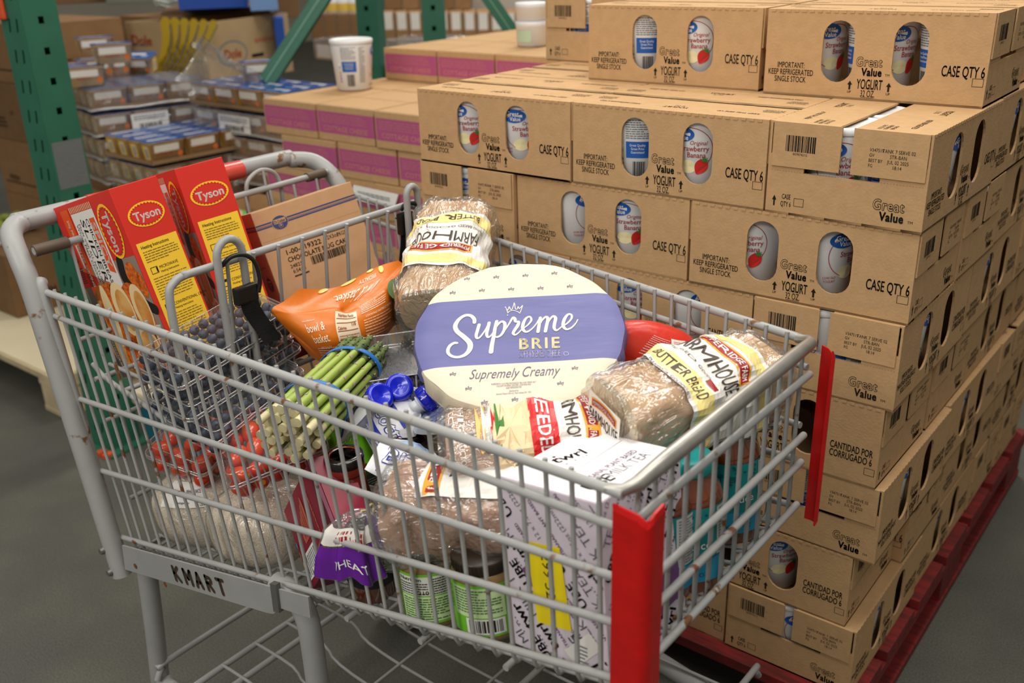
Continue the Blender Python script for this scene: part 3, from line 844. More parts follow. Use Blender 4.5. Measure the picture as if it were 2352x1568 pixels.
mb.tube([(-1.147, -0.258, 0.995), (-1.135, -0.256, 0.88)], 0.003, wire_m, 6)
cpart(mb, 'gate_wires', gate)
# child seat: front frame with two loops, wires, seat wires, red flap, straps
mb = MB()
sx, sz = -0.830, 0.955
mb.tube(smooth([(sx + 0.012, -0.690, 0.800), (sx + 0.004, -0.688, 0.925), (sx + 0.002, -0.676, 0.950), (sx, -0.652, sz + 0.001), (sx, -0.62, sz + 0.001), (sx - 0.010, -0.20, sz), (sx - 0.011, -0.176, sz - 0.004), (sx - 0.010, -0.160, sz - 0.022), (sx, -0.156, 0.80)]), 0.0062, wire_m, 12)
seat = cpart(mb, 'child_seat')
mb = MB()
for k in range(9):
    y = -0.585 + k * 0.048
    mb.tube([(sx + 0.006, y, sz + 0.005), (sx + 0.004, y, sz - 0.004), (sx - 0.004, y, 0.84), (sx - 0.005, y - 0.004, 0.745)], 0.0032, wire_m, 6)
mb.tube([(sx, -0.69, 0.75), (sx, -0.15, 0.75)], 0.0048, wire_m, 8)
cpart(mb, 'seat_wires', seat)
for y0, y1, nm in ((-0.605, -0.560, 'near'), (-0.205, -0.178, 'far')):
    mb = MB()
    r = (y1 - y0) / 2
    pts = [(sx + 0.012, y0, 0.77), (sx + 0.010, y0, 0.90), (sx + 0.010, y0, sz + 0.036 - r)]
    for k in range(1, 8):
        a = math.pi - math.pi * k / 8
        pts.append((sx + 0.010, (y0 + y1) / 2 + r * math.cos(a), sz + 0.036 - r + r * 1.1 * math.sin(a)))
    pts += [(sx + 0.010, y1, sz + 0.036 - r), (sx + 0.010, y1, 0.90), (sx + 0.012, y1, 0.77)]
    mb.tube(pts, 0.0062, wire_m, 12)
    cpart(mb, 'strap_loop', seat)
mb = MB()
for k in range(6):
    y = -0.66 + k * 0.1
    mb.tube([(-1.09, y, 0.752), (-0.85, y, 0.748), (sx, y, 0.75)], 0.0036, wire_m, 6)
for x in (-1.07, -0.99, -0.91): mb.tube([(x, -0.70, 0.744), (x, -0.14, 0.744)], 0.0044, wire_m, 8)
mb.tube(smooth([(-1.06, -0.702, 0.775), (-1.02, -0.706, 0.762), (-0.94, -0.708, 0.75), (-0.86, -0.708, 0.735), (-0.84, -0.70, 0.712), (-0.83, -0.66, 0.705), (-0.82, -0.60, 0.705)]), 0.0042, wire_m, 8)
cpart(mb, 'seat_base', seat)
mb = MB(); mb.box((-0.846, -0.50, 0.755), (-0.838, -0.18, 0.795), mat('dark_red_plastic', (128, 20, 22), 0.4), bev=0.003); cpart(mb, 'seat_flap', seat, 'dark red plastic seat flap')
# safety straps: black webbing looped round the seat frame
def strap(path, wdt, wdir, name):
    mb = MB(); P = smooth(path, 4); wd = Vector(wdir) * wdt / 2
    vs = []
    for i, p in enumerate(P):
        d = (P[min(i + 1, len(P) - 1)] - P[max(i - 1, 0)]).normalized(); n = d.cross(wd.normalized()) * 0.001
        vs += [p + wd + n, p - wd + n, p - wd - n, p + wd - n]
    fs = []
    for i in range(len(P) - 1):
        for k in range(4):
            l = (k + 1) % 4; fs.append((i * 4 + k, i * 4 + l, (i + 1) * 4 + l, (i + 1) * 4 + k))
    fs += [(0, 1, 2, 3), tuple((len(P) - 1) * 4 + k for k in (3, 2, 1, 0))]
    mb.add(vs, fs, black_m)
    e = P[-1]
    rr = random.Random(3)
    for k in range(14):                                   # frayed end
        q = e + wd * (k / 6.5 - 1); mb.tube([q, q + Vector((0.003, rr.uniform(-.003, .003), -rr.uniform(.004, .010)))], 0.0003, black_m, 3)
    return mb
mb = strap([(-0.815, -0.572, 0.918), (-0.806, -0.571, 0.914), (-0.805, -0.570, 0.897), (-0.807, -0.566, 0.88), (-0.807, -0.558, 0.862), (-0.803, -0.549, 0.842), (-0.796, -0.542, 0.822)], 0.030, (0.12, 0.97, 0.1), 'strap')
st1 = cpart(mb, 'safety_strap', seat, 'short black webbing strap with a frayed end on the near loop')
mb = MB()
mb.tube(smooth([(-0.822, -0.598, 0.955), (-0.812, -0.586, 0.968), (-0.806, -0.566, 0.967), (-0.803, -0.552, 0.952), (-0.802, -0.548, 0.925), (-0.803, -0.553, 0.905)]), 0.0035, black_pl, 8)
mb.box((-0.815, -0.592, 0.893), (-0.803, -0.552, 0.920), black_pl, bev=0.003)
cpart(mb, 'buckle', st1) if False else cpart(mb, 'strap_buckle', seat)
mb = strap([(-0.845, -0.196, 0.935), (-0.835, -0.196, 0.93), (-0.834, -0.196, 0.90), (-0.838, -0.200, 0.86), (-0.84, -0.206, 0.83), (-0.838, -0.214, 0.80)], 0.030, (0.1, 0.99, 0), 'strap')
cpart(mb, 'safety_strap', seat, 'black webbing strap on the far loop')
mb = MB(); mb.box((-0.842, -0.214, 0.905), (-0.828, -0.180, 0.945), black_pl, bev=0.004)
mb.tube(smooth([(-0.836, -0.205, 0.95), (-0.828, -0.198, 0.962), (-0.82, -0.182, 0.958), (-0.818, -0.172, 0.94), (-0.82, -0.170, 0.915)]), 0.0038, black_pl, 8)
cpart(mb, 'strap_buckle', seat)
# side plate with stamped letters
mb = MB()
y = -0.742
def hexa(pts, yy, th, m, mbx):
    n = len(pts)
    vs = [(p[0], yy, p[1]) for p in pts] + [(p[0], yy + th, p[1]) for p in pts]
    fs = [tuple(range(n)), tuple(range(2 * n - 1, n - 1, -1))] + [(i, n + i, n + (i + 1) % n, (i + 1) % n) for i in range(n)]
    mbx.add(vs, fs, m)
hexa([(-1.017, 0.419), (-0.622, 0.512), (-0.607, 0.517), (-0.598, 0.525), (-0.594, 0.535), (-0.593, 0.567), (-1.010, 0.470)], y, 0.003, wire_m, mb)
hexa([(-0.592, 0.534), (-0.524, 0.548), (-0.523, 0.583), (-0.593, 0.566)], y + 0.001, 0.003, wire_m, mb)
fn = plane_fn((-0.785, y, 0.4965), Vector((1, 0, 0.234)).normalized(), Vector((-0.234, 0, 1)).normalized(), 0.0006)
L = {'K': [[(0, 0), (0, 1)], [(0.6, 1), (0, 0.5)], [(0.1, 0.55), (0.65, 0)]], 'M': [[(0, 0), (0, 1)], [(0, 1), (0.4, 0.4)], [(0.4, 0.4), (0.8, 1)], [(0.8, 1), (0.8, 0)]],
     'A': [[(0, 0), (0.35, 1)], [(0.35, 1), (0.7, 0)], [(0.15, 0.35), (0.55, 0.35)]], 'R': [[(0, 0), (0, 1)], [(0, 0.95), (0.5, 0.9), (0.55, 0.6), (0, 0.5)], [(0.2, 0.5), (0.6, 0)]], 'T': [[(-0.05, 1), (0.7, 1)], [(0.33, 1), (0.33, 0)]]}
st_in = mat('stamped_dark', (44, 42, 36), 0.8)
x0 = -0.073
for ch in 'KMART':
    for sgs in L[ch]:
        q = [(x0 + a * 0.022, (b2 - 0.5) * 0.024) for a, b2 in sgs]
        mb.stroke([(a, b2) for a, b2 in q], 0.0068, rust, fn, sub=3)
        mb.stroke([(a - 0.0006, b2 + 0.0008) for a, b2 in q], 0.0052, st_in, lifted(fn, 0.0003), sub=3)
    x0 += 0.031
for px, pz in ((-0.985, 0.437), (-0.90, 0.425 + 0.013)): mb.ellipse((px + 0.785), pz - 0.4965 - (px + 0.785) * 0.234 + 0.004, 0.005, 0.005, rust, fn, 14)
plate = cpart(mb, 'side_plate')
mb = MB(); hexa([(-0.601, 0.526), (-0.588, 0.529), (-0.587, 0.577), (-0.600, 0.574)], y - 0.003, 0.008, MATS['bolt_steel'], mb); cpart(mb, 'clip', plate)
# undercarriage
for yy in (-0.720, -0.090):
    mb = MB()
    mb.tube(smooth([(-0.985, yy, 0.43), (-1.0, yy, 0.30), (-1.02, yy, 0.16)]), 0.0165, wire_m, 14)
    mb.tube(smooth([(-0.62, yy, 0.552), (-0.585, yy, 0.55), (-0.565, yy, 0.53), (-0.556, yy, 0.48), (-0.556, yy, 0.30), (-0.556, yy, 0.175)]), 0.0165, wire_m, 14)
    mb.tube(smooth([(-1.01, yy, 0.165), (-0.9, yy, 0.165), (-0.4, yy + 0.04 * (1 if yy < -0.4 else -1), 0.165), (-0.12, yy + 0.09 * (1 if yy < -0.4 else -1), 0.165)]), 0.0165, wire_m, 14)
    cpart(mb, 'leg_frame')
mb = MB()
for i, x in enumerate((-1.0, -0.905, -0.85, -0.45, -0.15)):
    mb.tube(smooth([(x, -0.735, 0.185), (x, -0.720, 0.205), (x, -0.68, 0.212), (x, -0.15, 0.212), (x, -0.11, 0.205), (x, -0.09, 0.185)]), 0.0058, wire_m, 10)
for k in range(8):
    yy = -0.66 + k * 0.072
    mb.tube(smooth([(-0.905, yy, 0.216), (-0.80, yy, 0.216), (-0.76, yy, 0.19), (-0.60, yy, 0.18), (-0.15, yy, 0.19)], 3), 0.0030, wire_m, 6)
for x in (-0.68, -0.52, -0.36): mb.tube([(x, -0.68, 0.184), (x, -0.13, 0.184)], 0.003, wire_m, 6)
cpart(mb, 'lower_rack')
rubber = mat('grey_rubber', (52, 52, 52), 0.7, noise=0.2, nscale=60)
for x, yy in ((-0.925, -0.70), (-0.925, -0.20), (-0.17, -0.58), (-0.17, -0.24)):
    mb = MB(); Mw = Matrix.Translation((x, yy, 0.0635)) @ Matrix.Rotation(R(90), 4, 'X')
    mb.lathe([(0.030, -0.012), (0.055, -0.015), (0.0625, -0.012), (0.0635, 0), (0.0625, 0.012), (0.055, 0.015), (0.030, 0.012)], rubber, 32, M=Mw)
    wh = cpart(mb, 'wheel')
    mb = MB(); mb.lathe([(0.0, -0.017), (0.030, -0.015), (0.045, -0.0155), (0.045, 0.0155), (0.030, 0.015), (0.0, 0.017)], mat('hub_grey', (150, 152, 150), 0.5), 24, M=Mw, cap0=False, cap1=False); cpart(mb, 'hub', wh)
    mb = MB()
    for s in (-1, 1): mb.box((x - 0.016, yy + s * 0.020 - 0.0015, 0.05), (x + 0.016, yy + s * 0.020 + 0.0015, 0.14), chrome)
    mb.box((x - 0.02, yy - 0.0215, 0.138), (x + 0.02, yy + 0.0215, 0.148), chrome)
    cpart(mb, 'caster_fork')
# ------------------------------------------------------------------ groceries in the cart
GROC = 'groceries in the cart'
tyson_red = mat('carton_red', (212, 48, 36), 0.45, spec=0.4)
tyson_red_d = mat('carton_deep_red', (178, 22, 22), 0.45, spec=0.4)
yel = mat('carton_yellow', (246, 200, 52), 0.5)
yel2 = mat('logo_yellow', (250, 196, 40), 0.45)
org = mat('label_orange', (226, 84, 26), 0.5)
bun_c = mat('toasted_bun', (226, 178, 104), 0.5, c2=(206, 132, 52), nscale=22)
bun_l = mat('bun_pale', (240, 214, 160), 0.5, noise=0.06, nscale=40)
chick = mat('fried_chicken', (226, 116, 24), 0.55, c2=(178, 66, 10), nscale=150)
photo_bg = mat('photo_backdrop', (150, 132, 116), 0.5, noise=0.12, nscale=9)
pan_m = mat('photo_black_pan', (26, 22, 22), 0.4)
txt_dim = mat('small_print_brown', (130, 100, 30), 0.6)
wht_txt = mat('white_ink', (246, 244, 238), 0.5)
def oval_logo(mb, cx, cy, rx, ry, word, fn, rot=0.0):
    f1, f2, f3 = lifted(fn, 0.0002), lifted(fn, 0.0004), lifted(fn, 0.0006)
    mb.ellipse(cx, cy, rx, ry, yel2, f1, 40, rot)
    n = 30
    for k in range(n):                                     # scalloped inner rim
        a = 2 * math.pi * k / n; X, Y = rx * 0.86 * math.cos(a), ry * 0.84 * math.sin(a)
        mb.ellipse(cx + X * math.cos(rot) - Y * math.sin(rot), cy + X * math.sin(rot) + Y * math.cos(rot), ry * 0.085, ry * 0.085, tyson_red, f2, 8)
    mb.ellipse(cx, cy, rx * 0.86, ry * 0.84, tyson_red, f2, 40, rot)
    mb.text(word, cx, cy - ry * 0.02, ry * 0.98, wht_txt, f3, bold=0.025, fit=rx * 1.42, rot=rot, res=4)
def slider_box(label, O, X, Y, Z, D):
    t = thing('slider_box', label, 'food box', group='frozen slider boxes in the child seat')
    frame(t, O, X, Y, Z)
    dx, dy, dz = D
    mb = MB()
    mb.box((0, 0, 0), (dx, dy, dz), tyson_red, bev=0.0012)
    # side with the heating instructions: local x across, z up
    fn = plane_fn((0, 0, 0), (1, 0, 0), (0, 0, 1))
    f1 = lifted(fn, 0.0002)
    mb.rect(0.008, 0.010, dx - 0.004, dz - 0.092, yel, fn)
    oval_logo(mb, dx * 0.52, dz - 0.052, 0.0335, 0.0195, 'Tyson', fn)
    top = dz - 0.100
    mb.text('Heating Instructions', 0.014, top, 0.0075, ink, f1, align='L', bold=0.02, sx=0.85)
    mb.lines(0.014, top - 0.026, dx - 0.010, top - 0.006, 5, txt_dim, f1, seed=2, th=0.4)
    y = top - 0.040
    for i, hd in enumerate(('MICROWAVE', 'CONVENTIONAL OVEN', 'AIR FRYER')):
        if i == 0:
            for q in (((0.016, y + 0.006), (0.028, y + 0.006)), ((0.016, y - 0.004), (0.028, y - 0.004)), ((0.016, y - 0.004), (0.016, y + 0.006)), ((0.028, y - 0.004), (0.028, y + 0.006))): mb.stroke(q, 0.0010, ink, f1, sub=1)
            mb.rect(0.0255, y - 0.003, 0.0275, y + 0.005, ink, f1)
        else:
            mb.rect(0.015, y - 0.006, 0.027, y + 0.007, ink, f1); mb.rect(0.0165, y - 0.0045, 0.0255, y + 0.002, yel, lifted(fn, 0.0004))
        mb.text(hd, 0.032, y + 0.003, 0.007, ink, f1, align='L', bold=0.01, sx=0.85)
        mb.text('Heating Instructions', 0.032, y - 0.004, 0.005, ink, f1, align='L', bold=0.01, sx=0.85)
        mb.lines(0.014, y - 0.048, dx - 0.010, y - 0.010, 9, txt_dim, f1, seed=5 + i, th=0.34, words=8)
        y -= 0.062
    # main picture side: reads sideways; photo pixels traced onto it
    wp = 0.0
    fm = plane_fn((0, dy, 0), (0, -1, 0), (0, 0, 1))        # x from the back edge, y up
    l1, l2, l3, l4, l5 = [lifted(fm, 0.0002 * k) for k in range(1, 6)]
    mb.rect(0.002, 0.002, dy - 0.001, 0.198, photo_bg, fm, 6, 6)
    mb.rect(0.0, 0.0, 0.030, 0.165, photo_bg, fm)
    mb.poly([(0.0005, 0.165), (0.085, 0.165), (0.0005, 0.200)], tyson_red_d, l1)
    mb.stroke([(0.135, 0.195), (0.130, 0.170), (0.140, 0.145), (0.160, 0.120), (0.180, 0.108)], 0.018, pan_m, l1)
    for cx, cy, rx, ry in ((0.155, 0.165, 0.016, 0.026), (0.172, 0.150, 0.010, 0.022)): mb.ellipse(cx, cy, rx, ry, chick, l1, 20)
    mb.ellipse(0.062, 0.082, 0.060, 0.090, bun_c, l1, 30)
    mb.ellipse(0.070, 0.105, 0.045, 0.062, chick, l2, 30); mb.ellipse(0.048, 0.11, 0.013, 0.055, bun_l, l3, 26, -0.05)
    mb.ellipse(0.128, 0.100, 0.040, 0.060, chick, l2, 30)
    mb.ellipse(0.130, 0.045, 0.048, 0.046, chick, l2, 30); mb.ellipse(0.075, 0.035, 0.03, 0.035, chick, l2, 24)
    for cx, cy, rx, ry in ((0.094, 0.118, 0.0265, 0.047), (0.145, 0.112, 0.0225, 0.044), (0.122, 0.048, 0.031, 0.040), (0.168, 0.058, 0.014, 0.026), (0.165, 0.020, 0.017, 0.020)):
        mb.ellipse(cx, cy, rx, ry, bun_l, l3, 30, 0.06); mb.ellipse(cx + rx * 0.12, cy - ry * 0.05, rx * 0.72, ry * 0.78, bun_c, l4, 30, 0.06)
    mb.rect(0.012, 0.020, 0.021, 0.150, mat('photo_slate', (92, 88, 84), 0.5), l2)
    mb.text('NET WT 20.8 OZ (1.3 LB) 589g', 0.0165, 0.055, 0.006, wht_txt, l3, rot=-math.pi / 2, sx=0.9)
    mb.rect(0.158, 0.026, 0.180, 0.058, tyson_red, l4); mb.text('MADE WITH', 0.169, 0.047, 0.004, wht_txt, l5, rot=-math.pi / 2 + 0.0); mb.text('Real', 0.169, 0.036, 0.009, wht_txt, l5, bold=0.03)
    mb.rect(0.021, 0.140, 0.045, 0.296, org, l1)            # protein strip
    mb.text('20g PROTEIN PER SERVING', 0.034, 0.222, 0.0085, wht_txt, l2, rot=-math.pi / 2, bold=0.02, fit=0.115)
    mb.lines(0.026, 0.150, 0.030, 0.285, 1, wht_txt, l2, seed=3, th=0.3)
    mb.rect(0.050, 0.146, 0.118, 0.286, mat('banner_white', (226, 222, 216), 0.5), l1)
    k = 0.05
    while k < 0.117:
        mb.rect(k, 0.287, k + 0.0028, 0.297, mat('banner_stripe', (226, 178, 140), 0.5), l1); k += 0.005
    mb.poly([(0.098, 0.272), (0.1135, 0.272), (0.1135, 0.178), (0.098, 0.184)], org, l2)
    mb.text('SPICY', 0.1055, 0.227, 0.0165, wht_txt, l3, rot=-math.pi / 2, bold=0.03, fit=0.075)
    mb.text('CHICKEN BREAST', 0.091, 0.214, 0.011, ink, l2, rot=-math.pi / 2, bold=0.02, fit=0.118)
    mb.text('SLIDERS', 0.077, 0.214, 0.017, ink, l2, rot=-math.pi / 2, bold=0.01, fit=0.122, shear=0.12)
    mb.text('Made with ALL NATURAL*', 0.064, 0.212, 0.0085, ink, l2, rot=-math.pi / 2, fit=0.112)
    mb.text('White Meat Chicken.', 0.057, 0.218, 0.0085, ink, l2, rot=-math.pi / 2, fit=0.10)
    oval_logo(mb, 0.1455, 0.243, 0.045, 0.0255, 'Tyson', l1, -math.pi / 2)
    mb.text('8 COUNT', 0.0105, 0.232, 0.011, mat('dark_maroon_ink', (70, 20, 20), 0.6), l2, rot=-math.pi / 2, bold=0.01)
    mb.lines(0.004, 0.172, 0.018, 0.20, 8, MATS['dark_maroon_ink'], l2, seed=8)
    # top: the closing slit
    ft = plane_fn((0, 0, dz), (1, 0, 0), (0, 1, 0))
    mb.rect(0.003, 0.002, dx - 0.002, 0.0045, mat('carton_raw_edge', (74, 44, 34), 0.9), ft)
    mb.rect(0.003, 0.0058, dx - 0.002, 0.0070, kraft2, ft)
    mb.build('carton_body', t)
    return t
def V3(*a): return Vector(a)
slider_box('front red chicken slider box leaning back in the child seat, buns picture showing', V3(-0.9389, -0.6202, 0.7618), V3(-0.0639, 0.997, 0.043), V3(-0.9544, -0.0485, -0.2944), V3(-0.2915, -0.0598, 0.9547), (0.0878, 0.1833, 0.3049))
X, Y, Z = axes((-0.262, -0.036, 0.965), (0.20, 0.97, 0.10))
slider_box('second red chicken slider box, behind the first and beside the mug cake carton', V3(-0.958, -0.5035, 0.765), X, Y, Z, (0.084, 0.1833, 0.3049))
# mug cake carton
def mug_carton():
    t = thing('mug_cake_carton', 'kraft carton with two blue stripes leaning back in the child seat', 'carton')
    O, X, Y, Z = V3(-0.9721, -0.3875, 0.8222), V3(0.2916, 0.9465, 0.1383), V3(-0.9065, 0.3196, -0.2758), V3(-0.3052, -0.045, 0.9512)
    O = O - Z * 0.06
    dx, dy, dz = 0.197, 0.1225, 0.205
    frame(t, O, X, Y, Z)
    mb = MB(); mb.box((0, 0, 0), (dx, dy, dz), kraft2, bev=0.0015)
    navy = mat('navy_ink', (52, 62, 112), 0.6)
    fn = plane_fn((0, 0, 0), (1, 0, 0), (0, 0, 1)); l1, l2, l3 = [lifted(fn, 0.0002 * k) for k in (1, 2, 3)]
    fs_ = plane_fn((0, dy, 0), (0, -1, 0), (0, 0, 1)); s1, s2, s3 = [lifted(fs_, 0.0002 * k) for k in (1, 2, 3)]
    for f, wd in ((fn, dx), (fs_, dy)):
        mb.rect(0.0005, dz - 0.0262, wd - 0.0005, dz - 0.0238, navy, f); mb.rect(0.0005, dz - 0.0326, wd - 0.0005, dz - 0.0302, navy, f)
        mb.rect(0.0005, dz - 0.029, wd - 0.0005, dz - 0.0282, navy, f)
    def logo(f1, f2, f3, cx, cy, s):
        mb.ellipse(cx, cy, s, s * 0.82, kraft2, f1, 30)
        pts = [(cx + s * 0.94 * math.cos(a), cy + s * (0.70 if math.sin(a) > 0 else 0.80) * math.sin(a)) for a in [2 * math.pi * k / 32 for k in range(32)]]
        mb.poly(pts, navy, f2)
        mb.rect(cx - s * 0.74, cy - s * 0.14, cx + s * 0.74, cy + s * 0.38, kraft2, f3)
        mb.text('Dr.Oetker', cx, cy + s * 0.11, s * 0.52, navy, lifted(f3, 0.0002), bold=0.02, fit=s * 1.36)
        mb.ellipse(cx, cy - s * 0.42, s * 0.26, s * 0.26, kraft2, f3, 20); mb.ellipse(cx, cy - s * 0.42, s * 0.22, s * 0.22, navy, lifted(f3, 0.0002), 20)
        mb.ellipse(cx, cy - s * 0.38, s * 0.09, s * 0.11, kraft2, lifted(f3, 0.0004), 12)
    T = Tracer(O, X, Z, 520, 360, 0.19130)
    cx, cy = T(640, 780); logo(l1, l2, l3, cx, cy, 0.0155)
    cx2 = dy - 0.035; logo(s1, s2, s3, cx2, 0.075, 0.017)
    a = T(720, 1150); b2 = T(1140, 1030)
    ang = 0.0
    x0 = a[0]
    mb.text('1-00-019322', x0, T(720, 1150)[1], 0.0125, ink, l1, align='L', bold=0.012, fit=T(1140, 1030)[0] - x0)
    mb.text('2X3oz', T(1205, 970)[0], T(1205, 970)[1] + 0.0, 0.0105, ink, l1, align='L', sx=0.8); mb.text('PKGS', T(1330, 930)[0], T(1330, 930)[1], 0.0105, ink, l1, align='L', sx=0.7)
    y1 = T(740, 1240)[1]; x1 = T(740, 1240)[0]
    mb.text('CHOCOLATE MUG CAKE', x1, y1, 0.0125, ink, l1, align='L', bold=0.012, fit=T(1460, 975)[0] - x1)
    mb.text('24823', x1, y1 - 0.0125, 0.0095, ink, l1, align='L', sx=1.0); mb.text('6:54:08', x1 + 0.002, y1 - 0.022, 0.0095, ink, l1, align='L', sx=0.9)
    mb.lines(x1 + 0.002, y1 - 0.034, x1 + 0.03, y1 - 0.0285, 1, ink, l1, seed=4)
    bx = T(1020, 1240); mb.barcode(bx[0], y1 - 0.0225, bx[0] + 0.073, y1 - 0.0075, ink, l1, n=34)
    xx = 0.004
    while xx < dx - 0.006: mb.rect(xx, dz - 0.055, xx + 0.003, dz - 0.0546, kraft_in, l1); xx += 0.005
    ft = plane_fn((0, 0, dz), (1, 0, 0), (0, 1, 0))
    mb.rect(0.002, 0.055, dx - 0.002, 0.066, white, ft); mb.rect(0.0, 0.003, 0.004, dy - 0.003, kraft_in, ft)
    mb.build('carton_body', t)
mug_carton()
# milk tea carton
def tea_carton():
    t = thing('milk_tea_carton', 'white milk tea carton with purple lettering and yellow tape, cart front corner', 'carton')
    O, X, Y, Z = V3(-0.0733, -0.6955, 0.6435), V3(0.0345, 0.9983, -0.0466), V3(-0.9933, 0.0291, -0.1122), V3(-0.1107, 0.0502, 0.9926)
    dx, dy, dz = 0.1584, 0.1354, 0.2135
    frame(t, O, X, Y, Z)
    lil = mat('pale_lilac_board', (226, 214, 226), 0.5, noise=0.02, nscale=8); top_w = mat('white_board', (244, 240, 242), 0.5)
    pur = mat('purple_ink', (116, 48, 118), 0.5); gry = mat('slate_ink', (96, 92, 104), 0.6); violet = mat('ube_violet', (122, 78, 134), 0.5, noise=0.2, nscale=60)
    mb = MB(); mb.box((0, 0, 0), (dx, dy, dz), lil, bev=0.0015)
    ft = plane_fn((0, 0, dz), (0, -1, 0), (1, 0, 0)); t1 = lifted(ft, 0.0002)  # x toward the front, y away
    mb.rect(-dy + 0.001, 0.001, -0.001, dx - 0.001, top_w, ft)
    T = Tracer(O + Z * dz, -Y, X, 1140, 940, 0.40054)
    def line(mbx, s, p0, p1, size, m, f, **k):
        a, b2 = T(*p0), T(*p1); an = math.atan2(b2[1] - a[1], b2[0] - a[0]); ln = math.hypot(b2[0] - a[0], b2[1] - a[1])
        mbx.text(s, (a[0] + b2[0]) / 2, (a[1] + b2[1]) / 2, size, m, f, fit=ln, rot=an, res=3, **k)
    line(mb, 'twrl', (320, 300), (500, 240), 0.024, ink, t1, bold=0.03)
    for q in ((330, 275), (345, 285)): mb.ellipse(*T(*q), 0.0022, 0.0022, pur if q[0] == 345 else ink, t1, 10)
    line(mb, 'M I L K  T E A', (400, 318), (525, 262), 0.0075, gry, t1)
    line(mb, 'ARTISANAL PLANT BASED', (480, 425), (795, 238), 0.0125, pur, t1, bold=0.01)
    line(mb, 'UBE', (515, 455), (650, 385), 0.026, ink, t1, bold=0.03)
    line(mb, 'MILK TEA', (645, 380), (860, 255), 0.021, gry, t1)
    a, b2 = T(720, 180), T(440, 365); mb.stroke([a, b2], 0.0008, grey_ink, t1, sub=1)
    # near and front sides carry the same slanted pattern
    def pattern(f, x1, y1, seed, ang, skip=None):
        rr = random.Random(seed); f1 = lifted(f, 0.0002)
        words = (('twrl', 0.022, ink, 0.03, 1.0), ('UBE', 0.018, ink, 0.03, 1.0), ('ARTISANAL PLANT BASED', 0.0068, pur, 0.01, 1.0), ('MILK TEA', 0.0175, gry, 0.0, 1.0), ('twrl', 0.021, ink, 0.03, 1.0), ('12 x 7.5oz (222ml) CANS', 0.0095, gry, 0.0, 0.9))
        c, s = math.cos(ang), math.sin(ang)
        k = 0
        for row in range(-14, 16):
            off = row * 0.0195
            p = -0.40 + (row % 3) * 0.03 + rr.uniform(0, 0.02)
            while p < 0.32:
                wd = words[(k * 5 + row) % len(words)]; k += 1
                _, _, gw = glyphs(wd[0], wd[3], 2, 1.0)
                ln = gw * wd[1]
                if True:
                    m_ = p + ln / 2
                    mb.text(wd[0], m_ * c - off * s, m_ * s + off * c, wd[1], wd[2], f1, bold=wd[3], rot=ang, clip=(0.0008, 0.0008, x1 - 0.0008, y1 - 0.0008))
                    if wd[0] == 'twrl':
                        for d in (0.02, 0.28, 0.40, 0.52, 0.66): 
                            e = p + ln * d; h = wd[1] * 0.52; ex, ey = e * c - (off + h) * s, e * s + (off + h) * c
                            if 0.002 < ex < x1 - 0.002 and 0.002 < ey < y1 - 0.002: mb.ellipse(ex, ey, 0.0011, 0.0011, gry, f1, 6)
                p += ln + 0.010
    fside = plane_fn((0, dy, 0), (0, -1, 0), (0, 0, 1))       # near side of the carton
    pattern(fside, dy, dz, 5, 2.27)
    ff = plane_fn((0, 0, 0), (1, 0, 0), (0, 0, 1))            # side toward the cart front
    pattern(ff, dx, dz, 9, 1.02)
    l1, l2, l3 = [lifted(fside, 0.0004 * k) for k in (1, 2, 3)]
    mb.poly([(0.022, 0.105), (0.052, 0.135), (0.056, 0.065), (0.046, 0.072)], violet, l1)
    mb.poly([(0.098, 0.075), (0.155, 0.105), (0.158, 0.035), (0.10, 0.03)], violet, lifted(ff, 0.0004))
    mb.poly([(0.075, 0.020), (0.112, 0.055), (0.128, 0.040), (0.092, 0.004)], white, l1)
    mb.text('UBE', 0.092, 0.042, 0.012, ink, l2, rot=0.75, bold=0.02)
    mb.lines(0.092, 0.012, 0.108, 0.036, 5, grey_ink, l2, seed=4)
    mb.poly([(0.0005, dz - 0.008), (0.066, dz - 0.010), (0.070, dz - 0.002), (0.0005, dz - 0.0005)], top_w, l1)
    mb.build('carton_body', t)
    mt = MB()
    Tn = Tracer(O + Y * dy, -Y, Z, 1140, 940, 0.40054)
    tape = mat('yellow_tape', (250, 226, 20), 0.45)
    q = [Tn(175, 752), Tn(365, 790), Tn(435, 1270), Tn(240, 1215)]
    mt.poly(q[::-1], tape, l2)
    a = ((q[0][0] + q[1][0]) / 2, (q[0][1] + q[1][1]) / 2); b2 = ((q[2][0] + q[3][0]) / 2, (q[2][1] + q[3][1]) / 2)
    an = math.atan2(b2[1] - a[1], b2[0] - a[0])
    mt.text('299 52', a[0] * 0.60 + b2[0] * 0.40 + 0.002, a[1] * 0.62 + b2[1] * 0.38, 0.019, ink, l3, rot=an, bold=-0.002, fit=0.055)
    mt.build('tape_strip', t)['label'] = 'strip of yellow tape with a handwritten number'
tea_carton()

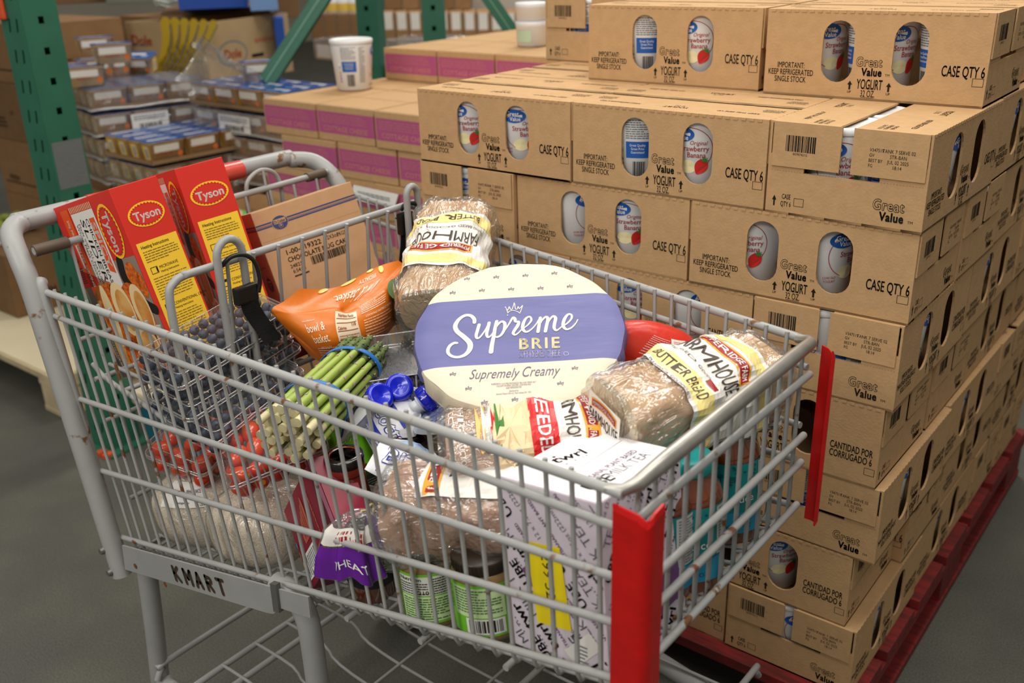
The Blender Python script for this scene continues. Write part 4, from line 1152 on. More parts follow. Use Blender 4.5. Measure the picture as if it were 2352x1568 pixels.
# ------------------------------------------------------------------ the wheel of brie
def brie():
    C, N = V3(-0.3899, -0.4399, 0.9001), V3(0.2014, -0.3219, 0.9251).normalized()
    EX = V3(0.7925, 0.6086, 0.0393); EX = (EX - N * EX.dot(N)).normalized(); EY = N.cross(EX)
    t = thing('brie_wheel', 'big wheel of brie in cream and violet blue paper, tilted on the load', 'cheese')
    frame(t, C, EX, EY, N)
    rad, th = 0.1429, 0.046
    cream = mat('cream_wax_paper', (226, 214, 190), 0.55, bump=0.22, bscale=22, stretch=(0.5, 2.2, 1)); blue = mat('violet_blue_paper', (98, 99, 152), 0.5, bump=0.22, bscale=22, stretch=(0.5, 2.2, 1), c2=(106, 106, 160), nscale=14)
    YB, YT = -0.0635, 0.0650
    rr = random.Random(4)
    def rim(a): return rad * (1 + 0.006 * math.sin(5 * a + 1) + 0.004 * math.sin(11 * a) + 0.004 * math.sin(17 * a + 2))
    angs = sorted([2 * math.pi * k / 120 for k in range(120)] + [math.asin(YT / rad), math.pi - math.asin(YT / rad), 2 * math.pi + math.asin(YB / rad), math.pi - math.asin(YB / rad)])
    mb = MB()
    def zt(x, y): return 0.0010 * math.sin(38 * x - 60 * y) * (x * x + y * y) / (rad * rad) - 0.004 * max(0, (math.hypot(x, y) / rad - 0.86) / 0.14) ** 2
    def band(ya, yb, m):
        n = 14
        def fn(u, v):
            y = ya + (yb - ya) * v; y = max(min(y, rad * 0.9995), -rad * 0.9995)
            h = math.sqrt(rad * rad - y * y); x = (2 * u - 1) * h
            a = math.atan2(y, x); k = rim(a) / rad
            k = 1 + (k - 1) * (math.hypot(x, y) / rad) ** 6
            return V3(x * k, y * k, zt(x, y))
        mb.grid(fn, 48, n, m, smooth=True)
    band(-rad * 0.9995, YB, cream); band(YB, YT, blue); band(YT, rad * 0.9995, cream)
    for i, a in enumerate(angs):
        b2 = angs[(i + 1) % len(angs)] + (2 * math.pi if i == len(angs) - 1 else 0)
        ym = rad * math.sin((a + b2) / 2); m = blue if YB < ym < YT else cream
        prof = ((1.0, -0.004), (1.012, -0.008), (1.018, -0.02), (1.012, -0.036), (0.985, -th))
        vs = []
        for j, (k, z) in enumerate(prof):
            for q in (a, b2):
                w_ = 1 + (0.012 * math.sin(23 * q + j * 1.3) + 0.008 * math.sin(41 * q + j)) * (j > 1)
                vs.append((rim(q) * k * w_ * math.cos(q), rim(q) * k * w_ * math.sin(q), z))
        mb.add(vs, [(2 * j, 2 * j + 1, 2 * j + 3, 2 * j + 2)[::-1] for j in range(len(prof) - 1)], m, True)
    mb.add([(0.985 * rim(a) * math.cos(a), 0.985 * rim(a) * math.sin(a), -th) for a in angs], [tuple(range(len(angs)))[::-1]], cream)
    # printing
    base = lambda x, y: V3(x, y, zt(x, y) + 0.0007)
    f2 = lambda x, y: V3(x, y, zt(x, y) + 0.0010)
    T = Tracer(C, EX, EY, 940, 590, 0.229568)
    K = 0.229568 * 1.30 / FPX                                # metres per traced pixel, across
    crm = mat('cream_ink', (240, 230, 210), 0.5); gold = mat('pale_gold_ink', (214, 200, 150), 0.5); lav = mat('lavender_ink', (196, 192, 222), 0.5); dk = mat('violet_grey_ink', (88, 86, 116), 0.5)
    def pen(l, wd, m=crm, sub=8):
        mb.stroke([T(p[0], p[1]) + ((p[2] if len(p) > 2 else wd) * K,) for p in l], 0.001, m, base, sub=sub)
    pen([(652, 660, 36), (650, 625, 40), (615, 592, 40), (560, 590, 38), (500, 628, 40), (462, 690, 46), (478, 745, 50), (545, 800, 54), (605, 862, 56), (605, 925, 52), (560, 980, 42), (490, 1004, 34), (430, 995, 32), (392, 965, 34), (388, 925, 36), (412, 885, 34), (450, 862, 32), (478, 862, 28)], 40)
    pen([(700, 680, 34), (684, 735, 34), (670, 785, 32), (680, 815, 26), (712, 800, 20), (760, 735, 16), (790, 680, 20)], 30)
    pen([(800, 660, 34), (786, 720, 34), (775, 775, 32), (790, 806, 24), (825, 780, 16), (850, 740, 14)], 30)
    pen([(876, 645, 34), (858, 720, 36), (845, 800, 38), (828, 880, 42), (818, 955, 46)], 36)
    pen([(845, 760, 16), (880, 690, 20), (922, 650, 28), (955, 665, 34), (952, 725, 32), (922, 780, 26), (885, 803, 24), (860, 800, 20)], 28)
    pen([(905, 795, 14), (950, 745, 16), (1000, 670, 18), (1038, 610, 26), (1058, 625, 34), (1062, 650, 26), (1095, 652, 30), (1085, 690, 36), (1058, 730, 34), (1040, 765, 30), (1060, 782, 22), (1095, 760, 16), (1130, 722, 12)], 26)
    pen([(1150, 712, 14), (1195, 675, 18), (1222, 632, 22), (1205, 600, 22), (1168, 618, 28), (1140, 672, 34), (1138, 725, 34), (1168, 752, 26), (1215, 732, 18), (1265, 680, 14), (1300, 625, 16)], 28)
    pen([(1312, 610, 32), (1300, 680, 34), (1288, 752, 34)], 32)
    pen([(1295, 700, 16), (1330, 635, 20), (1368, 602, 28), (1388, 625, 34), (1374, 690, 34), (1362, 748, 34)], 28)
    pen([(1372, 695, 16), (1405, 632, 20), (1440, 596, 28), (1464, 615, 34), (1454, 670, 34), (1450, 712, 32), (1470, 738, 24), (1505, 718, 16), (1535, 690, 12)], 28)
    pen([(1530, 700, 14), (1580, 668, 18), (1622, 622, 22), (1622, 584, 24), (1588, 580, 28), (1552, 628, 34), (1540, 690, 34), (1570, 726, 28), (1620, 712, 20), (1665, 668, 14), (1686, 630, 12)], 28)
    crown = [[(968, 512), (985, 556)], [(985, 565), (1005, 545), (1040, 538), (1080, 548), (1108, 566)], [(968, 512), (985, 535), (1000, 500), (1012, 525), (1030, 524), (1052, 468), (1062, 520), (1080, 524), (1090, 498), (1102, 520), (1132, 492), (1112, 556)]]
    for l in crown: pen(l, 8)
    for q in ((962, 505), (1050, 465), (1132, 490), (984, 584)): mb.ellipse(*T(*q), 7 * K, 7 * K, crm, base, 12)
    c0 = T(1045, 525); cp = [[(T(*p)[0] - c0[0], T(*p)[1] - c0[1]) for p in l] for l in crown]
    for q in ((575, 215), (868, 200), (1160, 188), (1450, 168), (432, 357), (725, 335), (1018, 325), (1312, 315), (1604, 294), (1898, 270), (435, 1178), (590, 1316), (1655, 1117), (1510, 1270), (748, 1448), (1055, 1430), (160, 1186), (300, 1325), (1735, 155)):
        x, y = T(*q)
        if math.hypot(x, y) > rad * 0.965: continue
        for l in cp: mb.stroke([(x + a * 0.36, y + b2 * 0.36) for a, b2 in l], 0.0006, dk, base, sub=3)
    def word(s, p0, p1, size, m, **k):
        a, b2 = T(*p0), T(*p1); an = math.atan2(b2[1] - a[1], b2[0] - a[0]); ln = math.hypot(b2[0] - a[0], b2[1] - a[1])
        mb.text(s, (a[0] + b2[0]) / 2, (a[1] + b2[1]) / 2, size, m, base, fit=ln, rot=an, res=4, **k)
    hB = abs(T(1300, 815)[1] - T(1300, 925)[1])
    word('BRIE', (1105, 872), (1502, 855), hB / 0.72, gold, bold=0.03, gap=1.25)
    word('SOFT-RIPENED CHEESE', (1098, 975), (1512, 962), abs(T(1300, 935)[1] - T(1300, 1005)[1]) / 0.75, lav, bold=0.005)
    word('Supremely', (600, 1178), (1085, 1155), 0.024, dk, shear=0.42, bold=-0.006)
    word('Creamy', (1120, 1148), (1490, 1132), 0.026, dk, shear=0.42, bold=-0.006)
    for i, (s, a, b2) in enumerate((('INGREDIENTS: CULTURED PASTEURIZED MILK AND CREAM, SALT,', (820, 1272), (1272, 1252)), ('CALCIUM CHLORIDE, ENZYMES. CONTAINS MILK.', (872, 1292), (1222, 1276)), ('KEEP REFRIGERATED', (970, 1312), (1125, 1302)), ('Distributed by:', (1000, 1342), (1095, 1337)), ('Savencia Cheese USA LLC, New Holland, PA 17557', (870, 1372), (1222, 1356)))):
        word(s, a, b2, 0.0044, dk)
    x, y = T(1566, 968); mb.stroke([(x - 0.002, y - 0.003), (x + 0.003, y - 0.003), (x + 0.003, y + 0.002), (x - 0.002, y + 0.003), (x - 0.002, y - 0.003)], 0.0006, lav, base, sub=2)
    for s in range(9):                                      # long soft creases in the blue paper
        pass
    mb.build('wrapped_wheel', t)
brie()
# ------------------------------------------------------------------ bread in clear bags
bag_film = film('clear_bread_bag', gloss=0.13, alpha=0.07, bump=1.0, bscale=34, rough=0.10, stretch=(0.7, 1.4, 1))
crust = mat('bread_crust', (232, 192, 148), 0.75, c2=(212, 164, 114), nscale=16, bump=0.15, bscale=90)
crust_d = mat('wheat_crust', (206, 164, 132), 0.8, c2=(180, 134, 104), nscale=30, bump=0.2, bscale=120)
crumb = mat('bread_crumb', (236, 208, 160), 0.85, noise=0.08, nscale=50)
lab_w = mat('bag_print_white', (232, 228, 220), 0.35); lab_y = mat('bag_print_yellow', (240, 220, 142), 0.35); rib_r = mat('ribbon_red', (158, 26, 26), 0.4); rib_y = mat('ribbon_gold', (228, 164, 50), 0.4)
brown_ink = mat('brown_ink', (60, 46, 36), 0.5); mill = mat('mill_brown', (156, 84, 50), 0.5); purple_l = mat('bag_purple', (102, 28, 150), 0.35); red_l = mat('bag_red', (212, 30, 34), 0.35)
class Loaf:
    """bag surface: s along the axis from the heel, t across the top (0 = top ridge, + toward side B)"""
    def __init__(s, L, hw, hh, tie=0.0, ex=3.2, seed=1, wob=0.003):
        s.L, s.hw, s.hh, s.tie, s.ex, s.wob = L, hw, hh, tie, ex, wob
        rr = random.Random(seed); s.ph = [rr.uniform(0, 6.28) for _ in range(6)]
        s.r = (hw + hh) / 2
    def prof(s, u):
        k = 1.0
        if u < 0.10: k = 0.90 + 0.10 * math.sin(u / 0.10 * math.pi / 2)
        if s.tie and u > 0.84: k = max(0.07, math.cos((u - 0.84) / 0.16 * math.pi / 2) ** 0.8)
        elif not s.tie and u > 0.92: k = 0.9 + 0.1 * math.cos((u - 0.92) / 0.08 * math.pi / 2)
        return k
    def P(s, u, a, off=0.0):
        """a: angle from the top, positive toward +y"""
        k = s.prof(u)
        c, sn = math.cos(a), math.sin(a)
        e = 2 / s.ex
        y = s.hw * math.copysign(abs(sn) ** e, sn) * k; z = s.hh * math.copysign(abs(c) ** e, c) * k
        if s.tie and u > 0.8: z -= 0.0
        w_ = 1 + (s.wob / s.r) * (math.sin(3 * a + s.ph[0] + 9 * u) + 0.7 * math.sin(7 * a + s.ph[1] - 17 * u) + 0.6 * math.sin(26 * u + s.ph[2]) + 0.5 * math.sin(11 * a + 31 * u + s.ph[3]))
        n = Vector((0, y, z)); l = n.length or 1
        n = n / l
        return Vector(((u - 0.5) * s.L, y * w_, z * w_)) + n * off
    def fn(s, off=0.0012):
        return lambda x, t: s.P(x / s.L, t / s.r * 1.12, off)
    def build(s, t, inner, seed=1):
        mb = MB()
        ib = Loaf(s.L * 0.97, s.hw * 0.93, s.hh * 0.92, 0, s.ex, seed, 0.002)
        lim = 0.85 if s.tie else 0.97
        n = 18
        def fnb(u, v):
            uu = 0.03 + (lim - 0.03) * v
            p = ib.P(uu, u * 2 * math.pi); k = 0.965 if int(v * n * 2) % 2 else 1.0
            return Vector((p.x, p.y * k, p.z * k))
        mb.grid(fnb, 40, n * 2, inner, closed_u=True)
        for uu, fl in ((0.03, True), (lim, False)):
            vs = [ib.P(uu, k * 2 * math.pi / 40) for k in range(40)]
            mb.add(vs, [tuple(range(40)) if not fl else tuple(range(39, -1, -1))], crumb if inner is crust else inner)
        mb.build('bread', t)
        mb = MB()
        mb.grid(lambda u, v: s.P(v * 0.999, u * 2 * math.pi), 48, 44, bag_film, closed_u=True)
        vs = [s.P(0, k * 2 * math.pi / 48) for k in range(48)]
        c = Vector((-s.L * 0.515, 0, 0))
        mb.add(vs + [c], [(k, (k + 1) % 48, 48) for k in range(48)], bag_film, True)
        if not s.tie:
            vs = [s.P(0.999, k * 2 * math.pi / 48) for k in range(48)]
            mb.add(vs + [Vector((s.L * 0.515, 0, 0))], [((k + 1) % 48, k, 48) for k in range(48)], bag_film, True)
        return mb
def ribbon(mb, x, y, wd, h, fn, rot=0.0, word='PEPPERIDGE FARM', gold=rib_y, red=rib_r):
    """arched swallow-tailed name ribbon"""
    f1, f2, f3 = fn, lifted(fn, 0.0004), lifted(fn, 0.0008)
    c, s = math.cos(rot), math.sin(rot)
    def W(px, py): return (x + px * c - py * s, y + px * s + py * c)
    for m, f, g in ((gold, f1, h * 0.22), (red, f2, 0.0)):
        n = 16; vs = []
        for i in range(n + 1):
            u = i / n * 2 - 1; px = u * (wd / 2 + g); py = -0.16 * wd * u * u * 0.55
            vs += [f(*W(px, py + h / 2 + g)), f(*W(px, py - h / 2 - g))]
        mb.add(vs, [(2 * i, 2 * i + 1, 2 * i + 3, 2 * i + 2)[::-1] for i in range(n)], m)
    mb.text(word, 0, 0, h * 0.86, wht_txt, lambda a, b2: f3(*W(a, b2 - 0.088 * wd * (a / (wd / 2)) ** 2)), bold=0.01, fit=wd * 0.9)
def butter_label(mb, L, fn, s0, t0, t1, letters_rot=math.pi / 2, end=True):
    """label over the top of a butter-bread bag; text runs across the loaf"""
    f0, f1, f2 = fn, lifted(fn, 0.0004), lifted(fn, 0.0008)
    mb.rect(s0, t0, s0 + 0.125, t1, lab_w, f0, 18, 26)
    mb.rect(s0 + 0.006, t0, s0 + 0.030, t1, lab_y, f1, 4, 26); mb.rect(s0 + 0.104, t0, s0 + 0.120, t1, lab_y, f1, 3, 26)
    tm = (t0 + t1) / 2
    r = letters_rot
    mb.text('BUTTER BREAD', s0 + 0.018, tm, 0.020, brown_ink, f2, rot=r, bold=0.012, fit=0.078)
    mb.text('FARMHOUSE', s0 + 0.064, tm, 0.034, brown_ink, f2, rot=r, bold=0.008, fit=0.092)
    mb.text('CRAFTED BAKED GOODS', s0 + 0.042, tm + 0.02, 0.006, brown_ink, f2, rot=r)
    mb.text('PLEASING GOLDEN TASTE', s0 + 0.002, tm, 0.0055, brown_ink, f2, rot=r)
    mb.poly([(s0 + 0.040, tm - 0.022), (s0 + 0.050, tm - 0.010), (s0 + 0.050, tm - 0.036)], mill, f2); mb.rect(s0 + 0.034, tm - 0.034, s0 + 0.042, tm - 0.014, rib_r, f1)
    ribbon(mb, s0 + 0.090, tm, 0.072, 0.0125, f1, r)
def loaf_thing(name, label, C, A, up, lf):
    t = thing(name, label, 'bread', group='bagged loaves in the cart')
    X = Vector(A).normalized(); Z = Vector(up); Z = (Z - X * Z.dot(X)).normalized(); Y = Z.cross(X)
    frame(t, C, X, Y, Z)
    return t
# loaf at the front right, on the teal sauce bottles
lf = Loaf(0.250, 0.062, 0.055, seed=3)
t = loaf_thing('bread_loaf', 'clear bagged butter bread loaf with yellow striped label by the front rail', (-0.150, -0.398, 0.848), (0.42, 0.90, 0.05), (0.12, -0.14, 1), lf)
lf.build(t, crust, 3).build('bag', t)
mb = MB(); butter_label(mb, lf.L, lf.fn(), 0.082, -0.105, 0.085, -math.pi / 2)
hf = plane_fn((-0.1305, 0, 0), (0, -1, 0), (0, 0, 1), 0.0005)   # heel face label
h1, h2 = lifted(hf, 0.0004), lifted(hf, 0.0008)
mb.rect(-0.030, -0.048, 0.040, 0.036, lab_w, hf); mb.rect(-0.030, -0.048, 0.040, -0.014, lab_y, h1)
mb.text('FARMHOUSE', 0.005, 0.006, 0.024, brown_ink, h1, fit=0.062, bold=0.008); ribbon(mb, 0.005, 0.027, 0.052, 0.009, h1)
mb.text('BUTTER', 0.0, -0.026, 0.015, brown_ink, h2, fit=0.04, bold=0.01); mb.text('CRAFTED BAKED GOODS', 0.005, -0.0095, 0.0045, brown_ink, h2)
mb.rect(0.10, 0.10, 0.235, 0.160, lab_w, lf.fn(), 12, 8); mb.lines(0.105, 0.105, 0.23, 0.155, 9, brown_ink, lifted(lf.fn(), 0.0006), seed=7); mb.barcode(0.19, 0.112, 0.225, 0.150, ink, lifted(lf.fn(), 0.001))
mb.rect(0.10, -0.165, 0.235, -0.110, lab_w, lf.fn(), 12, 8); mb.lines(0.105, -0.16, 0.23, -0.115, 9, brown_ink, lifted(lf.fn(), 0.0006), seed=8); mb.barcode(0.20, -0.155, 0.23, -0.12, ink, lifted(lf.fn(), 0.001))
mb.build('bag_label', t)
# loaf at the back, against the far rail
lf = Loaf(0.24, 0.070, 0.062, seed=5)
t = loaf_thing('bread_loaf', 'clear bagged butter bread loaf lying upside down behind the brie wheel', at(1032, 612, y=-0.255), (0.46, -0.78, -0.42), (0.05, -0.18, 1), lf)
lf.build(t, crust, 5).build('bag', t)
mb = MB(); butter_label(mb, lf.L, lf.fn(), 0.052, -0.085, 0.085, -math.pi / 2)
mb.rect(0.05, -0.165, 0.19, -0.088, lab_w, lf.fn(), 12, 10); mb.lines(0.07, -0.160, 0.185, -0.095, 12, grey_ink, lifted(lf.fn(), 0.0006), seed=3)
mb.text('BUTTER BREAD', 0.062, -0.125, 0.016, brown_ink, lifted(lf.fn(), 0.0009), rot=-math.pi / 2, fit=0.06)
mb.build('bag_label', t)
# tied loaf at the near side, its tail hanging toward the wires
lf = Loaf(0.235, 0.062, 0.056, tie=0.07, seed=8)
t = loaf_thing('bread_loaf', 'tied loaf in clear bag with purple and red print, above the green jars', (-0.334, -0.642, 0.738), (-0.91, -0.40, -0.12), (0.08, -0.12, 1), lf)
mb = lf.build(t, crust_d, 8)
# gathered tail beyond the tie
tailc = [(0.1175, 0, 0, 0.005), (0.132, 0.006, 0.0, 0.018), (0.145, 0.016, -0.020, 0.034), (0.150, 0.022, -0.052, 0.044), (0.150, 0.024, -0.085, 0.050)]
def tail(u, v):
    i = min(int(v * 4), 3); f = v * 4 - i
    a_, b_ = Vector(tailc[i]), Vector(tailc[i + 1]); q = a_ + (b_ - a_) * f
    th = u * 2 * math.pi
    k = 1 + 0.22 * math.sin(9 * th + 3 * v) * v + 0.12 * math.sin(4 * th)
    return Vector((q[0] + q[3] * k * math.cos(th), q[1] + q[3] * 0.40 * k * math.sin(th), q[2] + 0.006 * math.sin(5 * th) * v))
def vec4(a): return a
tailc = [Vector((c[0], c[1], c[2], c[3])) for c in tailc]
mb.grid(tail, 48, 14, bag_film, closed_u=True)
mb.build('bag', t)
mb = MB()
fnt = lambda x, y: tail(0.25 + x, y) + Vector((0, 0.0016, 0))
mb.grid(lambda u, v: fnt(-0.20 + 0.42 * u, 0.62 + 0.36 * v), 20, 8, purple_l); mb.grid(lambda u, v: fnt(-0.20 + 0.42 * u, 0.40 + 0.20 * v), 20, 6, lab_w)
mb.grid(lambda u, v: fnt(-0.10 + 0.20 * u, 0.44 + 0.14 * v), 12, 4, rib_r); mb.grid(lambda u, v: fnt(0.24 + 0.16 * u, 0.30 + 0.5 * v), 8, 6, purple_l)
mb.text('WHEAT', 0.0, 0.0, 0.06, wht_txt, lambda x, y: tail(0.25 + x * 0.9, 0.80 - y * 2.2) + Vector((0, 0.003, 0)), bold=0.01)
f00_ = lf.fn(); f0 = lambda x, y: f00_(x, y - 0.034); f1 = lifted(f0, 0.0005); f2 = lifted(f0, 0.001)
mb.rect(0.035, -0.045, 0.150, 0.060, lab_w, f0, 18, 16)
mb.poly([(0.036, -0.045), (0.085, -0.045), (0.055, 0.010), (0.036, 0.030)], purple_l, f1); mb.text('100%', 0.056, -0.02, 0.022, wht_txt, f2, rot=-math.pi / 2, bold=0.02)
ribbon(mb, 0.135, 0.012, 0.085, 0.015, f1, -math.pi / 2, 'PEPPERIDGE FARM')
mb.text('WHOLE', 0.108, 0.010, 0.018, brown_ink, f1, rot=-math.pi / 2, bold=0.02, fit=0.05); mb.text('GRAIN', 0.092, 0.010, 0.018, brown_ink, f1, rot=-math.pi / 2, bold=0.02, fit=0.046)
sand = mat('printed_toast', (232, 186, 104), 0.45)
mb.ellipse(0.030, -0.005, 0.024, 0.038, sand, f1, 24, 0.1); mb.ellipse(0.032, 0.0, 0.006, 0.034, leaf_g, f2, 18, 0.1)
mb.build('bag_label', t)
mb = MB(); mb.tube([(0.1165 + 0.001 * math.cos(a), 0.0065 * math.cos(a), 0.0065 * math.sin(a)) for a in [2 * math.pi * k / 16 for k in range(16)]], 0.0016, lab_y, 6, closed=True); mb.tube([(0.117, 0.005, 0.003), (0.120, 0.018, 0.012)], 0.0016, lab_y, 6); mb.build('twist_tie', t)
# seeded loaf behind it
lf = Loaf(0.22, 0.062, 0.052, seed=11)
t = loaf_thing('bread_loaf', 'clear bagged brown seeded loaf with a printed sandwich, behind the milk tea carton', (-0.298, -0.542, 0.793), (0.74, 0.66, 0.08), (-0.02, -0.22, 1), lf)
lf.build(t, crust_d, 11).build('bag', t)
mb = MB(); f00 = lf.fn(); f0 = lambda x, y: f00(x - 0.050, y); f1 = lifted(f0, 0.0005); f2 = lifted(f0, 0.001)
mb.rect(0.175, -0.085, 0.255, 0.060, lab_w, f0, 12, 20)
mb.rect(0.165, -0.085, 0.198, 0.045, red_l, f1, 6, 18); mb.text('SEEDED', 0.182, -0.02, 0.022, wht_txt, f2, rot=-math.pi / 2, bold=0.02, fit=0.078)
mb.text('FARMHOUSE', 0.216, -0.015, 0.024, brown_ink, f2, rot=-math.pi / 2, bold=0.012, fit=0.09); ribbon(mb, 0.240, -0.020, 0.07, 0.013, f1, -math.pi / 2)
bread_p = mat('printed_bread', (230, 204, 160), 0.45)
mb.rect(0.118, -0.07, 0.166, 0.05, bread_p, f0, 8, 14); mb.ellipse(0.140, -0.010, 0.018, 0.055, bread_p, f1, 24); mb.ellipse(0.128, -0.005, 0.0055, 0.05, leaf_g, f2, 20); mb.ellipse(0.121, 0.0, 0.005, 0.05, red_l, f1, 20); mb.ellipse(0.112, 0.0, 0.006, 0.045, lab_w, f2, 20); mb.ellipse(0.104, 0.0, 0.006, 0.045, sand, f1, 20)
mb.text('NO HIGH FRUCTOSE', 0.080, -0.02, 0.010, wht_txt, f1, rot=-math.pi / 2); mb.text('CORN SYRUP', 0.068, -0.02, 0.010, wht_txt, f1, rot=-math.pi / 2)
mb.text('120 CALORIES', 0.085, 0.055, 0.009, wht_txt, f1, rot=-math.pi / 2); mb.text('PER SLICE', 0.076, 0.055, 0.007, wht_txt, f1, rot=-math.pi / 2)
mb.build('bag_label', t)

# ------------------------------------------------------------------ orange pouch
def orange_bag():
    t = thing('snack_pouch', 'crumpled orange stand-up pouch leaning on the child seat, above the asparagus', 'pouch')
    om = mat('orange_foil', (212, 112, 18), 0.38, spec=0.5, bump=0.35, bscale=16); wm = mat('pouch_white_print', (246, 232, 206), 0.45); cm = mat('pouch_panel', (232, 212, 184), 0.45)
    ob = mat('pouch_brown_print', (150, 78, 20), 0.5)
    mb = MB()
    # rows of points: back edge, ridge, middle, lower, bottom (photo pixel, depth plane x)
    rows = [[(690, 662, -.80), (735, 664, -.80), (785, 655, -.80), (850, 620, -.80), (885, 606, -.79), (915, 598, -.785)],
            [(655, 690, -.79), (700, 700, -.78), (770, 682, -.772), (850, 655, -.77), (890, 630, -.772), (928, 605, -.78)],
            [(627, 706, -.785), (690, 716, -.765), (775, 704, -.752), (795, 714, -.748), (870, 664, -.755), (938, 598, -.778)],
            [(632, 722, -.782), (690, 724, -.758), (765, 712, -.742), (810, 716, -.738), (885, 672, -.745), (935, 615, -.77)],
            [(660, 752, -.775), (705, 760, -.742), (765, 748, -.722), (815, 742, -.718), (880, 715, -.728), (921, 680, -.76)],
            [(690, 785, -.77), (725, 795, -.735), (775, 790, -.712), (825, 780, -.708), (875, 762, -.722), (908, 740, -.752)],
            [(715, 815, -.77), (740, 828, -.745), (785, 835, -.728), (825, 825, -.725), (860, 800, -.735), (885, 772, -.755)]]
    G = [[at(px, py, x=x) for px, py, x in r] for r in rows]
    def S(u, v):
        nu, nv = len(G[0]) - 1, len(G) - 1
        def cr(a, b2, c, d, f): return 0.5 * ((2 * b2) + (c - a) * f + (2 * a - 5 * b2 + 4 * c - d) * f * f + (3 * b2 - a - 3 * c + d) * f ** 3)
        x = min(max(u, 0), 1) * nu; y = min(max(v, 0), 1) * nv; i = min(int(x), nu - 1); j = min(int(y), nv - 1)
        rw = []
        for jj in (j - 1, j, j + 1, j + 2):
            q = G[min(max(jj, 0), nv)]
            rw.append(cr(q[max(i - 1, 0)], q[i], q[i + 1], q[min(i + 2, nu)], x - i))
        return cr(*rw, y - j)
    mb.grid(lambda u, v: S(u, v), 60, 60, om, flip=True)
    def back(u, v):
        p = S(u, v); d = 0.03 * math.sin(math.pi * u) * math.sin(math.pi * min(v * 1.0, 1)) + 0.004
        return p + Vector((-d, 0.3 * d, -0.9 * d))
    mb.grid(back, 30, 30, om)
    for v in (0, 1):
        mb.grid(lambda u, q: S(u, v) * (1 - q) + back(u, v) * q, 30, 1, om)
    for u in (0, 1):
        mb.grid(lambda q, v: S(u, v) * (1 - q) + back(u, v) * q, 1, 30, om)
    def on(d): # surface printing in u,v
        def f(u, v):
            p = S(u, v); n = (S(u + 0.01, v) - p).cross(S(u, v + 0.01) - p).normalized()
            if n.dot(CAM - p) < 0: n = -n
            return p + n * d
        return f
    f1, f2, f3 = on(0.0008), on(0.0014), on(0.002)
    # white nutrition panel and words, each written along the row direction
    mb.grid(lambda u, v: f1(0.42 + 0.20 * u, 0.52 + 0.46 * v), 14, 16, cm, smooth=False)
    def put(s, u, v, su, sv, m, flip=False, **k):
        sg = -1 if flip else 1
        mb.text(s, 0, 0, 1, m, lambda x, y: f2(u + sg * x * su, v - sg * y * sv), **k)
    put('bowl &', 0.27, 0.645, 0.046, 0.115, wm, bold=0.006); put('basket.', 0.285, 0.755, 0.048, 0.115, wm, bold=0.006); put('SPECIALTY', 0.30, 0.845, 0.020, 0.030, wm)
    put('a bountiful brand', 0.235, 0.575, 0.012, 0.02, wm)
    put('bowl & basket.', 0.55, 0.215, 0.054, 0.14, wm, flip=True, bold=0.006); put('SPECIALTY', 0.58, 0.10, 0.026, 0.05, wm, flip=True)
    put('Nutrition Facts', 0.52, 0.565, 0.0245, 0.055, ob, bold=0.03); put('Calories', 0.475, 0.70, 0.024, 0.045, ob, bold=0.03); put('110', 0.585, 0.672, 0.026, 0.05, ob, bold=0.04)
    for v in (0.60, 0.645, 0.725, 0.80, 0.88): mb.grid(lambda u, q: f2(0.43 + 0.18 * u, v + 0.007 * q), 8, 1, ob, smooth=False)
    mb.lines(0.435, -0.97, 0.61, -0.76, 9, ob, lambda x, y: f2(x, -y), seed=4, th=0.25)
    mb.lines(0.65, -0.60, 0.80, -0.44, 7, wm, lambda x, y: f2(x, -y), seed=5, th=0.3); mb.lines(0.66, -0.84, 0.88, -0.66, 7, wm, lambda x, y: f2(x, -y), seed=6, th=0.25)
    put('COOKING INSTRUCTIONS:', 0.77, 0.635, 0.0155, 0.03, wm)
    mb.lines(0.22, -0.92, 0.40, -0.84, 4, wm, lambda x, y: f2(x, -y), seed=9, th=0.3)
    pot = mat('potato_yellow', (244, 214, 120), 0.45)
    for u, v, a, b2 in ((0.25, 0.035, 0.04, 0.03), (0.45, 0.03, 0.05, 0.028), (0.72, 0.06, 0.035, 0.045), (0.60, 0.02, 0.03, 0.02)):
        mb.add([f2(u, v)] + [f2(u + a * math.cos(k * 0.42), max(v + b2 * math.sin(k * 0.42), 0.002)) for k in range(15)], [(0, k + 1, (k + 1) % 15 + 1) for k in range(15)], pot)
    mb.build('pouch', t)
orange_bag()

